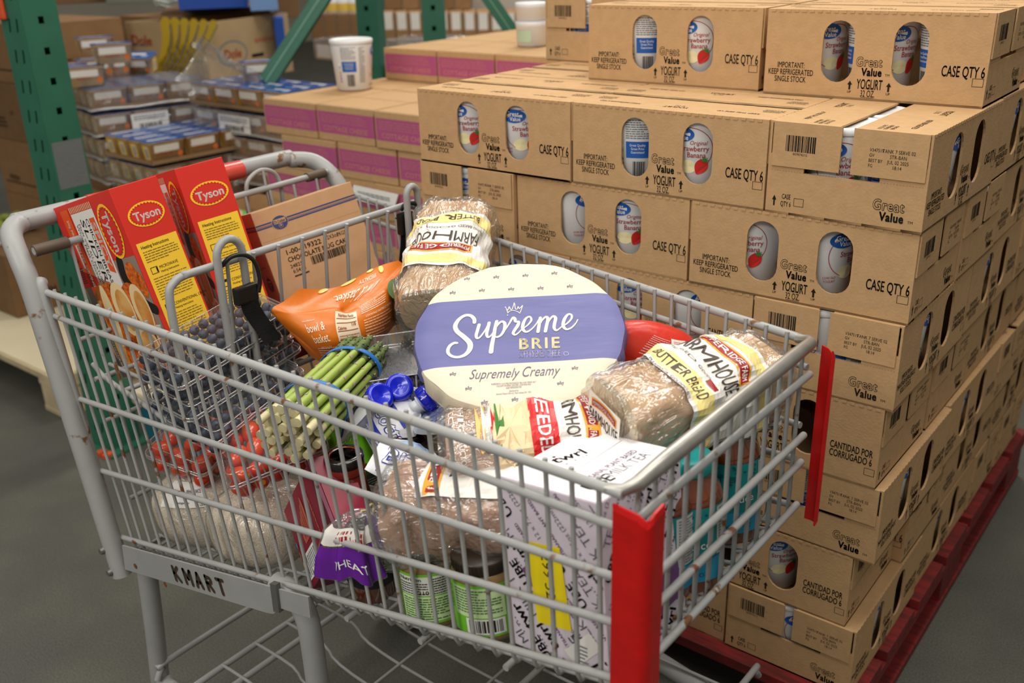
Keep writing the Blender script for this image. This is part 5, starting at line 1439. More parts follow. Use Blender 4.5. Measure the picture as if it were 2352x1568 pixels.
# ------------------------------------------------------------------ asparagus
def asparagus():
    st_g = mat('stalk_green', (168, 184, 84), 0.5, c2=(140, 164, 66), nscale=14, stretch=(1, 1, 0.3)); st_w = mat('stalk_pale_butt', (216, 206, 160), 0.55, noise=0.1, nscale=60); tip_g = mat('asparagus_tip', (98, 116, 54), 0.6, c2=(74, 88, 48), nscale=120); sc = mat('scale_purple', (172, 150, 128), 0.55)
    B0, B1 = at(658, 998, y=-0.690), at(832, 822, y=-0.480)
    ax = (B1 - B0); Ln = ax.length; X, Y, Z = axes(ax, (1, 0, 0.2))
    rr = random.Random(12)
    spots = [(0, 0)]
    for ring, n in ((0.0135, 6), (0.0265, 12), (0.0390, 15)):
        for k in range(n): spots.append((ring * math.cos(2 * math.pi * k / n + ring * 50), ring * math.sin(2 * math.pi * k / n + ring * 50) * 0.88))
    names = ('asparagus stalk in the bunch tied with blue bands',)
    for i, (a, b2) in enumerate(spots):
        t = thing('asparagus_stalk', 'asparagus stalk in the bunch tied with blue bands', 'vegetable', group='asparagus stalks in the tied bunch')
        s0 = rr.uniform(-0.012, 0.018); s1 = Ln + rr.uniform(-0.015, 0.03)
        r = rr.uniform(0.0052, 0.0074)
        def pos(s):
            k = 1.0 + 0.20 * abs(s / Ln - 0.30) ** 1.2 * (1 if s < 0.3 * Ln else -0.25)
            return B0 + Z * s + X * (a * k + wob[0] * math.sin(9 * s + wob[2])) + Y * (b2 * k + wob[1] * math.sin(8 * s + wob[3]))
        wob = (rr.uniform(-.003, .003), rr.uniform(-.003, .003), rr.uniform(0, 6), rr.uniform(0, 6))
        n = 12
        frame(t, pos(s0), X, Y, Z); inv = t.matrix_world.inverted()
        mb = MB()
        pts = [inv @ pos(s0 + (s1 - s0) * k / n) for k in range(n + 1)]
        rad = [r * (1.05 - 0.32 * k / n) for k in range(n + 1)]
        mb.tube(pts[:2], rad[:2], st_w, 10); mb.tube(pts[1:10], rad[1:10], st_g, 10, caps=False)
        for k in (2, 4, 6, 8):                               # triangular scales
            c = pts[k]; an = rr.uniform(0, 6.28)
            for da in (0, 2.1, 4.2):
                q = an + da; e = Vector((math.cos(q), math.sin(q), 0)); f_ = Vector((-math.sin(q), math.cos(q), 0))
                R_ = rad[k] * 1.03
                mb.add([c + e * R_ * 0.99 + f_ * 0.0028, c + e * R_ * 0.99 - f_ * 0.0028, c + e * (R_ * 1.04) + Vector((0, 0, 0.009)), c + e * R_ * 1.07], [(0, 3, 2), (3, 1, 2)], sc)
        mb.build('stem', t)
        mt = MB(); d = (pts[-1] - pts[9]); 
        prof = [0.9, 1.25, 1.4, 1.2, 0.75, 0.15]
        mt.tube([pts[9] + d * q for q in (-0.02, 0.2, 0.45, 0.7, 0.9, 1.05)], [rad[9] * p_ for p_ in prof], tip_g, 10)
        for k in range(18):
            q = 0.1 + 0.85 * k / 18; an = k * 2.4; R_ = rad[9] * (1.35 if q < 0.6 else 1.35 - (q - 0.6) * 2)
            c = pts[9] + d * q; e = Vector((math.cos(an), math.sin(an), 0)); f_ = Vector((-math.sin(an), math.cos(an), 0))
            mt.add([c + e * R_ + f_ * 0.0022, c + e * R_ - f_ * 0.0022, c + e * R_ * 0.9 + Vector((0, 0, 0.008)), c + e * (R_ + 0.0016)], [(0, 3, 2), (3, 1, 2)], tip_g if k % 3 else sc)
        mt.build('tip', t)
    bl = mat('blue_rubber', (40, 112, 190), 0.45)
    for s, nm, rx in ((0.075, 'lower', 0.0475), (Ln * 0.82, 'upper', 0.0445)):
        mb = MB()
        n = 40; vs = []
        for k in range(n):
            a = 2 * math.pi * k / n
            for dz_, dr in ((-0.004, 0), (0.004, 0), (0.004, 0.0014), (-0.004, 0.0014)):
                vs.append(B0 + Z * (s + dz_ + 0.012 * math.sin(a + 1.0)) + X * (rx + dr) * math.cos(a) + Y * (rx * 0.9 + dr) * math.sin(a))
        fs = []
        for k in range(n):
            l = (k + 1) % n
            for q in range(4): fs.append((k * 4 + q, k * 4 + (q + 1) % 4, l * 4 + (q + 1) % 4, l * 4 + q))
        mb.add(vs, fs, bl, True)
        tag(mb.build('rubber_band'), 'blue rubber band round the %s of the asparagus bunch' % ('butts' if nm == 'lower' else 'tips'), 'rubber band')
asparagus()

# ------------------------------------------------------------------ clamshells of berries and tomatoes
shell = film('clear_clamshell', gloss=0.02, alpha=0.02, bump=0.0, rough=0.14, edge=0.16)
shell_e = film('clear_clamshell_edge', gloss=0.22, alpha=0.16, bump=0.0, rough=0.05)
berry_m = mat('blueberry_bloom', (62, 74, 94), 0.55, c2=(34, 42, 58), nscale=90); berry_d = mat('berry_crown', (20, 22, 34), 0.7)
tom_m = mat('tomato_red', (206, 42, 16), 0.22, spec=0.6, c2=(220, 74, 20), nscale=12, coat=0.3); tom_s = mat('tomato_stem_end', (224, 150, 40), 0.4)
def make_berry():
    mb = MB(); r = 0.0082
    prof = [(0.0005, -r * 0.93)] + [(r * math.cos(a), r * 0.93 * math.sin(a)) for a in [-1.2, -0.8, -0.4, 0, 0.4, 0.8, 1.1]] + [(r * 0.34, r * 0.92), (r * 0.28, r * 0.72)]
    mb.lathe(prof, berry_m, 14); mb.lathe([(r * 0.42, r * 0.87), (r * 0.36, r * 0.99), (r * 0.26, r * 0.90)], berry_d, 10, cap0=False)
    o = mb.build('blueberry'); o['group'] = 'blueberries in the clamshells'; tag(o, 'blueberry in a clear clamshell at the near side of the cart', 'fruit'); return o
def make_tomato():
    mb = MB(); r = 0.0135
    prof = [(0.0006, -r * 1.35)] + [(r * math.cos(a) ** 0.8, r * 1.35 * math.sin(a)) for a in [-1.3, -1.0, -0.6, -0.2, 0.2, 0.6, 1.0, 1.3]] + [(r * 0.12, r * 1.31)]
    mb.lathe(prof, tom_m, 16); mb.lathe([(r * 0.30, r * 1.305), (r * 0.14, r * 1.345)], tom_s, 10, cap0=False)
    o = mb.build('grape_tomato'); tag(o, 'small red tomato in a clear clamshell on the rice bags', 'vegetable', 'tomatoes in the clamshells'); return o
BERRY = [make_berry(), False]; TOM = [make_tomato(), False]
def inst(P, M):
    o = P[0] if not P[1] else P[0].copy()
    if P[1]: col.objects.link(o)
    P[1] = True
    o.matrix_world = M
    return o
def clam(name, label, O, X, Y, Z, D, fill, step, seed, ribs=True):
    t = thing(name, label, 'clamshell', group=None); frame(t, O, X, Y, Z)
    dx, dy, dz = D
    def body(mb, z0, z1, tap, lip):
        # tapered tray with rounded corners
        def ring(k, z):
            pts = []
            r = 0.012
            for cx, cy, a0 in ((dx - r, dy - r, 0), (r, dy - r, 90), (r, r, 180), (dx - r, r, 270)):
                for q in range(5):
                    a = R(a0 + 22.5 * q); pts.append(((cx + r * math.cos(a) - dx / 2) * k + dx / 2, (cy + r * math.sin(a) - dy / 2) * k + dy / 2, z))
            return pts
        ks = [(tap, z0), (1.0, z1), (1.035, z1 + (0.001 if z1 > z0 else -0.001)), (1.035, z1 + (0.004 if z1 > z0 else -0.004))]
        vs = []
        for k, z in ks: vs += ring(k, z)
        n = 20; fs = []
        for l in range(len(ks) - 1):
            for i in range(n): fs.append((l * n + i, l * n + (i + 1) % n, (l + 1) * n + (i + 1) % n, (l + 1) * n + i))
        fs.append(tuple(range(n)))
        nf = n * (len(ks) - 2)
        mb.add(vs, fs[:nf] + fs[-1:], shell, False); mb.add(vs, fs[nf:-1], shell_e, False)
        e_ = [Vector(q) for q in vs[-n:]]; mb.tube(e_, 0.0012, shell_e, 5, closed=True)
        b_ = [Vector(q) for q in vs[:n]]; mb.tube(b_, 0.0009, shell_e, 5, closed=True)
        if ribs:
            m_ = int(dy / 0.019)
            for i in range(m_):
                y = 0.018 + i * 0.019
                for xx, sx_ in ((dx, 1), (0, -1)):
                    mb.tube([(xx + sx_ * (0.0008 - (1 - tap) * dx / 2), y, z0 + (z1 - z0) * 0.06), (xx + sx_ * 0.0008, y, z0 + (z1 - z0) * 0.92)], 0.0016, shell_e, 5, caps=False)
    mb = MB(); body(mb, 0, dz * 0.62, 0.93, True); mb.build('tray', t)
    mb = MB(); body(mb, dz, dz * 0.66, 0.95, True); mb.build('clamshell_lid', t)
    rr = random.Random(seed); M = t.matrix_world.copy()
    h = step / 2
    xs = int((dx - step * 0.7) / step); ys = int((dy - step * 0.7) / step); zs = int((dz - 0.006) / (step * 0.92))
    for k in range(zs if fill else 0):
        for i in range(xs):
            for j in range(ys):
                if fill == 'b' and not (i >= xs - 1 or j == 0 or k == zs - 1): continue
                if fill == 't' and not (i >= xs - 1 or j == 0 or k == zs - 1): continue
                p = Vector((0.004 + h + i * (dx - 0.008 - step) / max(xs - 1, 1), 0.004 + h + j * (dy - 0.008 - step) / max(ys - 1, 1) + (0.3 * step * (k % 2 - 0.5)), 0.003 + h + k * step * 0.9)) + Vector((rr.uniform(-1, 1), rr.uniform(-1, 1), rr.uniform(-.5, .5))) * step * 0.10
                rot = Euler((rr.uniform(-1.6, 1.6), rr.uniform(-1.6, 1.6), rr.uniform(0, 6))).to_matrix().to_4x4() if fill == 'b' else Euler((1.57 + rr.uniform(-.5, .5), rr.uniform(-.4, .4), rr.uniform(0, 6))).to_matrix().to_4x4()
                inst(BERRY if fill == 'b' else TOM, M @ Matrix.Translation(p) @ rot)
    return t
def tilt(ax_y, up):
    """axes with local y along ax_y (roughly across the cart)"""
    Y = Vector(ax_y).normalized(); Z = Vector(up); Z = (Z - Y * Z.dot(Y)).normalized(); return Y.cross(Z), Y, Z
def clam_at(name, label, px, py, yw, ax, up, D, fill, step, seed):
    """px, py, yw: where the near bottom front corner shows"""
    X, Y, Z = tilt(ax, up)
    return clam(name, label, at(px, py, y=yw) - X * D[0], X, Y, Z, D, fill, step, seed)
clam_at('berry_clamshell', 'topmost clear clamshell of blueberries, in front of the slider boxes', 424, 936, -0.700, (-0.05, 0.975, 0.15), (0.16, 0, 1), (0.105, 0.235, 0.054), 'b', 0.0172, 3)
clam_at('berry_clamshell', 'clear clamshell of blueberries under the topmost one', 448, 1004, -0.698, (-0.05, 0.975, 0.15), (0.16, 0, 1), (0.105, 0.225, 0.050), 'b', 0.0172, 4)
clam_at('berry_clamshell', 'lowest clear clamshell of blueberries, behind the asparagus butts', 500, 1056, -0.690, (-0.12, 0.96, 0.18), (0.22, 0, 1), (0.10, 0.20, 0.048), 'b', 0.0172, 5)
clam_at('tomato_clamshell', 'clear clamshell of small tomatoes on the left rice bag', 478, 1128, -0.655, (-0.25, 0.93, 0.24), (0.22, -0.16, 1), (0.115, 0.15, 0.056), 't', 0.0245, 6)
clam_at('tomato_clamshell', 'clear clamshell of small tomatoes on the right rice bag', 548, 1160, -0.700, (0.55, 0.80, 0.25), (0.05, -0.45, 1), (0.115, 0.15, 0.060), 't', 0.0245, 7)

# dark greens and blackberries in clamshells behind the asparagus
leaf_d = mat('spinach_leaf', (36, 78, 40), 0.5, c2=(24, 54, 30), nscale=30); blk = mat('blackberry', (20, 18, 28), 0.35)
def leafy(name, label, C, size, n, seed, m):
    rr = random.Random(seed); mb = MB()
    for i in range(n):
        c = C + Vector((rr.uniform(-1, 1) * size[0], rr.uniform(-1, 1) * size[1], rr.uniform(-1, 1) * size[2]))
        e = Euler((rr.uniform(-1, 1), rr.uniform(-1, 1), rr.uniform(0, 6.3))).to_matrix()
        l, w_ = rr.uniform(0.03, 0.05), rr.uniform(0.014, 0.022)
        def fn(u, v):
            x = (u - 0.5) * l; y = (v - 0.5) * w_ * 2 * math.sqrt(max(0.02, 1 - (2 * u - 1) ** 2)); return c + e @ Vector((x, y, 0.006 * math.cos(3 * u) + 0.15 * abs(y)))
        mb.grid(fn, 8, 4, m)
    return mb
t = thing('salad_bag', 'clear bag of green leaves tucked behind the orange pouch', 'salad')
Cs = at(945, 700, x=-0.72)
mb = leafy('leaves', '', Vector((0, 0, 0)), (0.022, 0.026, 0.055), 40, 3, mat('lettuce_leaf', (70, 116, 50), 0.5, c2=(44, 86, 36), nscale=30)); t.location = Cs - Vector((0.0, -0.01, 0.01))
o = mb.build('leaves', t); o['kind'] = 'stuff'
mb = MB(); mb.grid(lambda u, v: Vector((0.036 * math.sin(math.pi * (0.06 + 0.88 * v)) ** 0.7 * math.cos(2 * math.pi * u), 0.040 * math.sin(math.pi * (0.06 + 0.88 * v)) ** 0.7 * math.sin(2 * math.pi * u) , -0.085 + 0.17 * v + 0.004 * math.sin(8 * math.pi * u))), 32, 16, bag_film, closed_u=True); mb.build('bag', t)
X, Y, Z = tilt((0.2, 0.97, 0.05), (0.15, -0.2, 1))
t = clam('greens_clamshell', 'clear clamshell of dark greens between the berries and the asparagus', V3(-0.785, -0.475, 0.672), X, Y, Z, (0.11, 0.13, 0.055), '', 0.03, 8)
mb = leafy('leaves', '', Vector((0.055, 0.065, 0.026)), (0.04, 0.05, 0.018), 40, 6, leaf_d); o = mb.build('leaves', t); o['kind'] = 'stuff'
X, Y, Z = tilt((0.55, 0.83, 0.0), (0.10, -0.25, 1))
t = clam('blackberry_clamshell', 'clear clamshell of blackberries left of the brie wheel', at(905, 830, x=-0.66) + Vector((-0.07, -0.05, -0.03)), X, Y, Z, (0.12, 0.13, 0.075), '', 0.03, 8)
rr = random.Random(5); mb = MB()
for i in range(150):
    c = Vector((rr.uniform(0.014, 0.106), rr.uniform(0.014, 0.116), rr.uniform(0.012, 0.062)))
    for k in range(7):
        d = Vector((rr.uniform(-1, 1), rr.uniform(-1, 1), rr.uniform(-1, 1))).normalized() * 0.006
        mb.lathe([(0.0006, -0.0042), (0.0034, -0.0026), (0.0042, 0), (0.0034, 0.0026), (0.0006, 0.0042)], blk, 7, M=Matrix.Translation(c + d), cap0=False, cap1=False)
o = mb.build('blackberries', t); o['kind'] = 'stuff'
# ------------------------------------------------------------------ rice, sauces, pouches, jars at the bottom of the cart
def blob(C, size, m, seed=1, ex=2.6, wob=0.05, flat=-1.0, nu=40, nv=24, top=None):
    """soft sack: superellipsoid with lumps, its bottom flattened"""
    rr = random.Random(seed); ph = [rr.uniform(0, 6.28) for _ in range(5)]
    def sp(c): return math.copysign(abs(c) ** (2 / ex), c)
    def P(u, v):
        a = u * 2 * math.pi; b2 = (v - 0.5) * math.pi * 0.998
        x, y, z = sp(math.cos(b2)) * sp(math.cos(a)), sp(math.cos(b2)) * sp(math.sin(a)), sp(math.sin(b2))
        w_ = 1 + wob * (math.sin(3 * a + ph[0]) * math.cos(b2) + 0.6 * math.sin(5 * a + 4 * b2 + ph[1]) + 0.5 * math.sin(6 * b2 + ph[2] + a)) * 0.5
        if top: 
            k = top(v); x *= k; y *= k
        z = max(z, flat)
        return Vector((x * size[0] * w_, y * size[1] * w_, z * size[2]))
    return P
rice_m = mat('rice_grains', (248, 234, 212), 0.8, c2=(222, 204, 178), nscale=420, bump=0.3, bscale=420)
rice_film = film('clear_rice_bag', gloss=0.05, alpha=0.06, bump=0.8, bscale=22, rough=0.15)
def rice_bag(label, C, rot, size, seed, lab):
    t = thing('rice_bag', label, 'bag of rice', C, rot, 'bags of rice on the cart floor')
    P = blob(C, size, rice_m, seed, 2.7, 0.05, -0.9, top=lambda v: 1.0 - 0.30 * max(0, v - 0.62) / 0.38)
    mb = MB(); mb.grid(lambda u, v: P(u, v) * 0.985, 48, 28, rice_m, closed_u=True); o = mb.build('rice', t); o['kind'] = 'stuff'
    mb = MB(); mb.grid(lambda u, v: P(u, v) * 1.015, 48, 28, rice_film, closed_u=True)
    zt_ = size[2]
    mb.grid(lambda u, v: Vector((size[0] * 0.52 * (u * 2 - 1), 0.008 * math.sin(6 * u) - 0.01 * v, zt_ * 0.93 + 0.034 * v * (0.4 + 0.6 * math.sin(math.pi * u)))), 16, 5, rice_film)
    mb.build('bag', t)
    if lab:
        mb = MB()
        f = lambda x, y: P(0.75 + x / (2 * math.pi * size[0] * 0.95), 0.5 + y / (math.pi * size[2])) * 1.03
        mb.rect(-0.012, 0.022, 0.058, 0.066, white, f, 10, 8); f1 = lambda x, y: P(0.75 + x / (2 * math.pi * size[0] * 0.95), 0.5 + y / (math.pi * size[2])) * 1.042
        mb.text('WHITE RICE', 0.036, 0.048, 0.009, ink, f1, sx=0.7); mb.text('Packaged date', 0.004, 0.030, 0.005, ink, f1, align='L', sx=0.8); mb.text('/2025', 0.052, 0.027, 0.008, ink, f1, sx=0.8, shear=0.2)
        mb.build('bag_label', t)
rice_bag('clear bag of white rice with a paper label, left of the other rice bag', (-0.925, -0.625, zfloor(-0.925) + 0.062), (0.0, -0.10, 0.25), (0.080, 0.076, 0.068), 3, True)
rice_bag('plain clear bag of white rice beside the maroon carton', (-0.752, -0.632, zfloor(-0.752) + 0.057), (0.0, -0.10, 0.1), (0.084, 0.076, 0.063), 8, False)

# maroon carton
def maroon():
    t = thing('maroon_carton', 'tall maroon carton with a white label leaning beside the rice', 'carton')
    O = V3(-0.5764, -0.6678, 0.7454); X = V3(0.762, -0.3084, -0.5694); Y = V3(-0.5843, 0.0515, -0.8099); Zw = V3(0.2791, 0.9499, -0.1409)
    frame(t, O, X, Y, Zw)                                 # z runs away from the viewer
    mar = mat('maroon_board', (150, 24, 52), 0.4, c2=(124, 18, 44), nscale=10); pk = mat('dusty_pink_board', (176, 104, 132), 0.45); dkm = mat('dark_maroon_print', (92, 18, 34), 0.45); gd = mat('copper_ink', (196, 96, 70), 0.45)
    mb = MB(); dx, dy, dz = 0.128, 0.150, 0.052
    mb.box((0, 0, 0), (dx, dy, dz), mar, bev=0.001)
    fn = lambda x, y: V3(x, y, -0.0004); f1 = lambda x, y: V3(x, y, -0.0008)
    mb.poly([(0.0, 0.0), (0.0, 0.020), (0.126, 0.040), (0.126, 0.0)], dkm, fn)
    mb.rect(0.001, 0.0005, 0.126, 0.012, pk, f1)
    for i in range(5): mb.ellipse(0.045 + i * 0.004, 0.085 + i * 0.006, 0.030 - i * 0.004, 0.005, gd, f1, 16, 0.1)
    mb.rect(0.082, 0.088, 0.118, 0.142, white, f1); mb.lines(0.086, 0.092, 0.115, 0.138, 8, grey_ink, lambda x, y: V3(x, y, -0.0012), seed=4)
    mb.lines(0.02, 0.052, 0.10, 0.058, 1, gd, f1, seed=2); mb.stroke([(0.06, 0.07), (0.075, 0.072), (0.085, 0.062), (0.10, 0.066)], 0.0012, gd, f1)
    for i, c_ in enumerate(((90, 120, 170), (180, 90, 60), (210, 150, 70), (200, 200, 200))): mb.ellipse(0.060 + i * 0.016, 0.1465, 0.005, 0.0022, mat('badge_%s' % ('blue', 'rust', 'amber', 'grey')[i], c_, 0.5), f1, 12)
    mb.build('carton_body', t)
maroon()

# bottles
glass_red = mat('dark_red_sauce', (120, 34, 18), 0.12, spec=0.7, coat=0.6, c2=(96, 24, 14), nscale=14); glass_br = mat('brown_sauce', (110, 52, 20), 0.1, spec=0.7, coat=0.6); cap_blk = mat('black_gloss_cap', (24, 20, 20), 0.2, coat=0.5); cap_red = mat('red_brown_cap', (132, 46, 30), 0.25, coat=0.4); blk_lab = mat('black_label', (28, 26, 26), 0.45)
def bottle(name, label, base, axis, prof, m, cap_prof, capm, lab=None, group=None, lab_fn=None, turn=0.0):
    t = thing(name, label, 'bottle', group=group)
    X, Y, Z = axes(axis, (math.cos(turn), math.sin(turn), 0)); frame(t, base, X, Y, Z)
    mb = MB(); mb.lathe(prof, m, 32); mb.build('bottle_body', t)
    mb = MB(); mb.lathe(cap_prof, capm, 28)
    if capm is cap_red: mb.lathe([(0.0195, 0.1879), (0.0008, 0.1879)], cap_blk, 24); mb.lathe([(0.0278, 0.176), (0.0278, 0.1865), (0.0262, 0.1892), (0.0205, 0.1897)], cap_blk, 28, cap0=False, cap1=False)
    mb.build('cap', t)
    if lab_fn:
        mb = MB(); lab_fn(mb); mb.build('bottle_label', t)
    return t
def cyl(r, lift=0.0006):
    return lambda x, y: V3((r + lift) * math.sin(x / r), -(r + lift) * math.cos(x / r), y)
def dark_label(mb):
    f = cyl(0.0345); mb.rect(-0.09, 0.030, 0.09, 0.092, blk_lab, f, 40, 4)
    f1 = cyl(0.0345, 0.0012); mb.lines(-0.05, 0.040, -0.015, 0.085, 9, white, f1, seed=3); mb.lines(0.02, 0.045, 0.05, 0.08, 8, white, f1, seed=5); mb.rect(-0.012, 0.052, 0.014, 0.075, org, f1, 6, 2)
bp = [(0.030, 0), (0.034, 0.004), (0.034, 0.095), (0.032, 0.108), (0.018, 0.135), (0.0165, 0.16)]
cp = [(0.019, 0.158), (0.0195, 0.160), (0.0195, 0.182), (0.018, 0.185), (0.012, 0.184)]
b0 = V3(-0.545, -0.640, zfloor(-0.545) + 0.002)
tp = at(792, 1062, y=-0.632)
jp = [(0.029, 0), (0.033, 0.004), (0.0335, 0.07), (0.031, 0.082), (0.026, 0.092)]
bottle('sauce_bottle', 'red sauce bottle with black and red cap beside the green carton', V3(-0.545, -0.625, zfloor(-0.545) + 0.004), tp - V3(-0.545, -0.625, zfloor(-0.545)), [(0.028, 0), (0.032, 0.004), (0.032, 0.10), (0.030, 0.12), (0.026, 0.145), (0.0255, 0.165)], glass_red, [(0.027, 0.163), (0.0275, 0.165), (0.0275, 0.186), (0.026, 0.189), (0.020, 0.1895), (0.0195, 0.1875), (0.001, 0.1875)], cap_red, None, 'sauces', None)
bottle('sauce_jar', 'dark sauce jar with black label on the cart floor, behind the maroon carton', V3(-0.478, -0.665, zfloor(-0.478) + 0.004), (0.06, -0.05, 1), jp, glass_br, [(0.029, 0.092), (0.0295, 0.094), (0.0295, 0.112), (0.028, 0.114), (0.01, 0.1135)], cap_blk, None, None, dark_label)
bottle('sauce_jar', 'second dark sauce jar, deeper in the cart beside the left green jar', V3(-0.425, -0.610, zfloor(-0.425) + 0.004), (0.02, 0.0, 1), jp, glass_br, [(0.029, 0.092), (0.0295, 0.094), (0.0295, 0.112), (0.028, 0.114), (0.01, 0.1135)], cap_blk, None, None, dark_label)
bottle('sauce_bottle', 'sauce bottle with red brown cap under the pouches', at(945, 1010, z=0.735) - V3(0, 0, 0.185), (0.02, -0.02, 1), [(0.028, 0), (0.032, 0.004), (0.032, 0.10), (0.030, 0.12), (0.026, 0.145), (0.0255, 0.165)], glass_red, [(0.027, 0.163), (0.0275, 0.165), (0.0275, 0.186), (0.026, 0.189), (0.020, 0.1895), (0.0195, 0.1875), (0.001, 0.1875)], cap_red)
# teal-labelled sauce bottles at the front
teal = mat('teal_label', (0, 140, 140), 0.4); teal2 = mat('teal_blue_label', (40, 150, 190), 0.4); teal_d = mat('teal_dark_print', (10, 84, 88), 0.45); aubergine = mat('aubergine_print', (70, 30, 90), 0.45)
def teal_lab(mb):
    r = 0.0415; f = cyl(r); f1 = cyl(r, 0.0012); f2 = cyl(r, 0.0018)
    mb.rect(-0.13, 0.020, 0.13, 0.118, teal, f, 60, 6); mb.rect(-0.13, 0.020, 0.13, 0.050, teal2, f1, 60, 3)
    mb.text('BUTTER', -0.02, 0.098, 0.011, teal_d, f2, bold=0.01); mb.text('kitchen sauce', -0.02, 0.070, 0.015, wht_txt, f2, bold=0.01); mb.text('simmer gently', -0.02, 0.056, 0.006, teal_d, f2)
    mb.rect(0.030, 0.052, 0.062, 0.116, mat('panel_grey', (206, 208, 206), 0.5), f1, 8, 3); mb.lines(0.033, 0.054, 0.060, 0.114, 16, grey_ink, f2, seed=3, words=5)
    mb.ellipse(-0.06, 0.082, 0.012, 0.012, aubergine, f2, 16); mb.text('15oz', -0.06, 0.082, 0.008, wht_txt, cyl(r, 0.0024)); mb.ellipse(0.005, 0.044, 0.0042, 0.0042, white, f2, 12); mb.ellipse(0.040, 0.040, 0.004, 0.004, white, f2, 12)
    mb.text('NET WT 15 OZ', -0.01, 0.030, 0.008, teal_d, f2)
    rr = random.Random(2)
    for i in range(40): mb.ellipse(rr.uniform(-0.1, 0.028), rr.uniform(0.086, 0.115), 0.0022, 0.0014, teal_d, f2, 6)
    food = mat('printed_stew', (190, 84, 40), 0.5, c2=(120, 140, 50), nscale=200)
    mb.rect(-0.12, 0.010, -0.05, 0.0195, food, f, 12, 1)
tb = [(0.036, 0), (0.040, 0.004), (0.041, 0.008), (0.041, 0.120), (0.037, 0.132), (0.027, 0.146), (0.027, 0.152)]
tc_ = [(0.0285, 0.150), (0.029, 0.152), (0.029, 0.168), (0.027, 0.170), (0.01, 0.1695)]
for i, (px, py, lab, tn) in enumerate(((1632, 1345, 'teal labelled sauce bottle standing in front, nearest the front wires', 0.55), (1718, 1235, 'teal labelled sauce bottle at the far front corner', 0.7), (1565, 1370, 'teal labelled sauce bottle mostly hidden behind the milk tea carton', 0.2))):
    z = zfloor(-0.10) + 0.004
    c = at(px, py, z=z); c.x -= 0.03
    bottle('sauce_bottle', lab, c, (-0.06, 0.02, 1), tb, glass_br, tc_, teal, None, 'sauces', teal_lab, tn + 0.1)
# green jars
olive = mat('pistachio_spread', (140, 112, 70), 0.25, spec=0.6, coat=0.5, c2=(120, 98, 60), nscale=24); lime = mat('lime_label', (116, 196, 44), 0.4); pale_g = mat('pale_green_panel', (206, 232, 172), 0.5); dk_lid = mat('dark_brown_lid', (46, 36, 26), 0.35)
def jar(label, px_, turn, variant):
    t = thing('spread_jar', label, 'jar', group='jars of spread on the cart floor')
    X, Y, Z = axes((-0.10, 0, 1), (math.cos(turn), math.sin(turn), 0)); frame(t, px_, X, Y, Z * 0.87)
    r = 0.0425
    mb = MB(); mb.lathe([(0.034, 0), (0.040, 0.003), (r, 0.010), (r, 0.092), (0.039, 0.102), (0.036, 0.106)], olive, 36)
    mb.build('jar_body', t)
    mb = MB(); mb.lathe([(0.0375, 0.103), (0.0385, 0.104), (0.0385, 0.120), (0.037, 0.122), (0.01, 0.1215)], dk_lid, 36)
    for k in range(48):
        a = 2 * math.pi * k / 48; mb.box((-0.0006, -0.0391, 0.105), (0.0006, -0.0384, 0.119), dk_lid, M=Matrix.Rotation(a, 4, 'Z'))
    mb.build('cap', t)
    mb = MB(); f = cyl(r); f1 = cyl(r, 0.0011); f2 = cyl(r, 0.0016)
    mb.rect(-0.045, 0.014, 0.045, 0.094, lime, f, 24, 4)
    if variant == 0:
        mb.rect(-0.040, 0.060, 0.040, 0.090, mat('panel_white', (226, 228, 216), 0.5), f1, 20, 2); mb.text('Nutrition', -0.022, 0.086, 0.008, ink, f2, bold=0.02); mb.lines(-0.038, 0.061, 0.0, 0.081, 5, ink, f2, seed=3); mb.lines(0.004, 0.061, 0.038, 0.088, 7, ink, f2, seed=4); mb.text('210', -0.006, 0.065, 0.009, ink, f2, bold=0.02)
        mb.rect(-0.040, 0.018, 0.040, 0.058, pale_g, f1, 20, 2); mb.lines(-0.036, 0.020, 0.036, 0.056, 9, mat('green_print', (60, 110, 50), 0.6), f2, seed=6)
    else:
        mb.rect(-0.030, 0.044, 0.036, 0.090, pale_g, f1, 16, 2); mb.lines(-0.026, 0.050, 0.032, 0.088, 9, mat('green_print', (60, 110, 50), 0.6), f2, seed=7); mb.rect(-0.014, 0.018, 0.034, 0.042, white, f1, 12, 2); mb.barcode(-0.010, 0.021, 0.030, 0.040, ink, f2, n=16)
        mb.text('100% H', -0.040, 0.066, 0.012, ink, f2, rot=math.pi / 2, bold=0.02)
    mb.rect(0.075, 0.014, 0.11, 0.094, lime, f, 12, 4); mb.rect(0.080, 0.018, 0.108, 0.090, blk_lab, f1, 10, 3); mb.lines(0.082, 0.03, 0.106, 0.08, 10, pale_g, f2, seed=2)
    mb.rect(-0.085, 0.014, -0.060, 0.094, lime, f, 8, 3)
    mb.build('jar_label', t)
jar('glass jar of brown spread with a nutrition label, left of two green labelled jars', V3(-0.350, -0.672, zfloor(-0.350) + 0.003), 0.65, 0)
jar('glass jar of brown spread with a barcode label, right of two green labelled jars', V3(-0.262, -0.668, zfloor(-0.262) + 0.003), 0.35, 1)
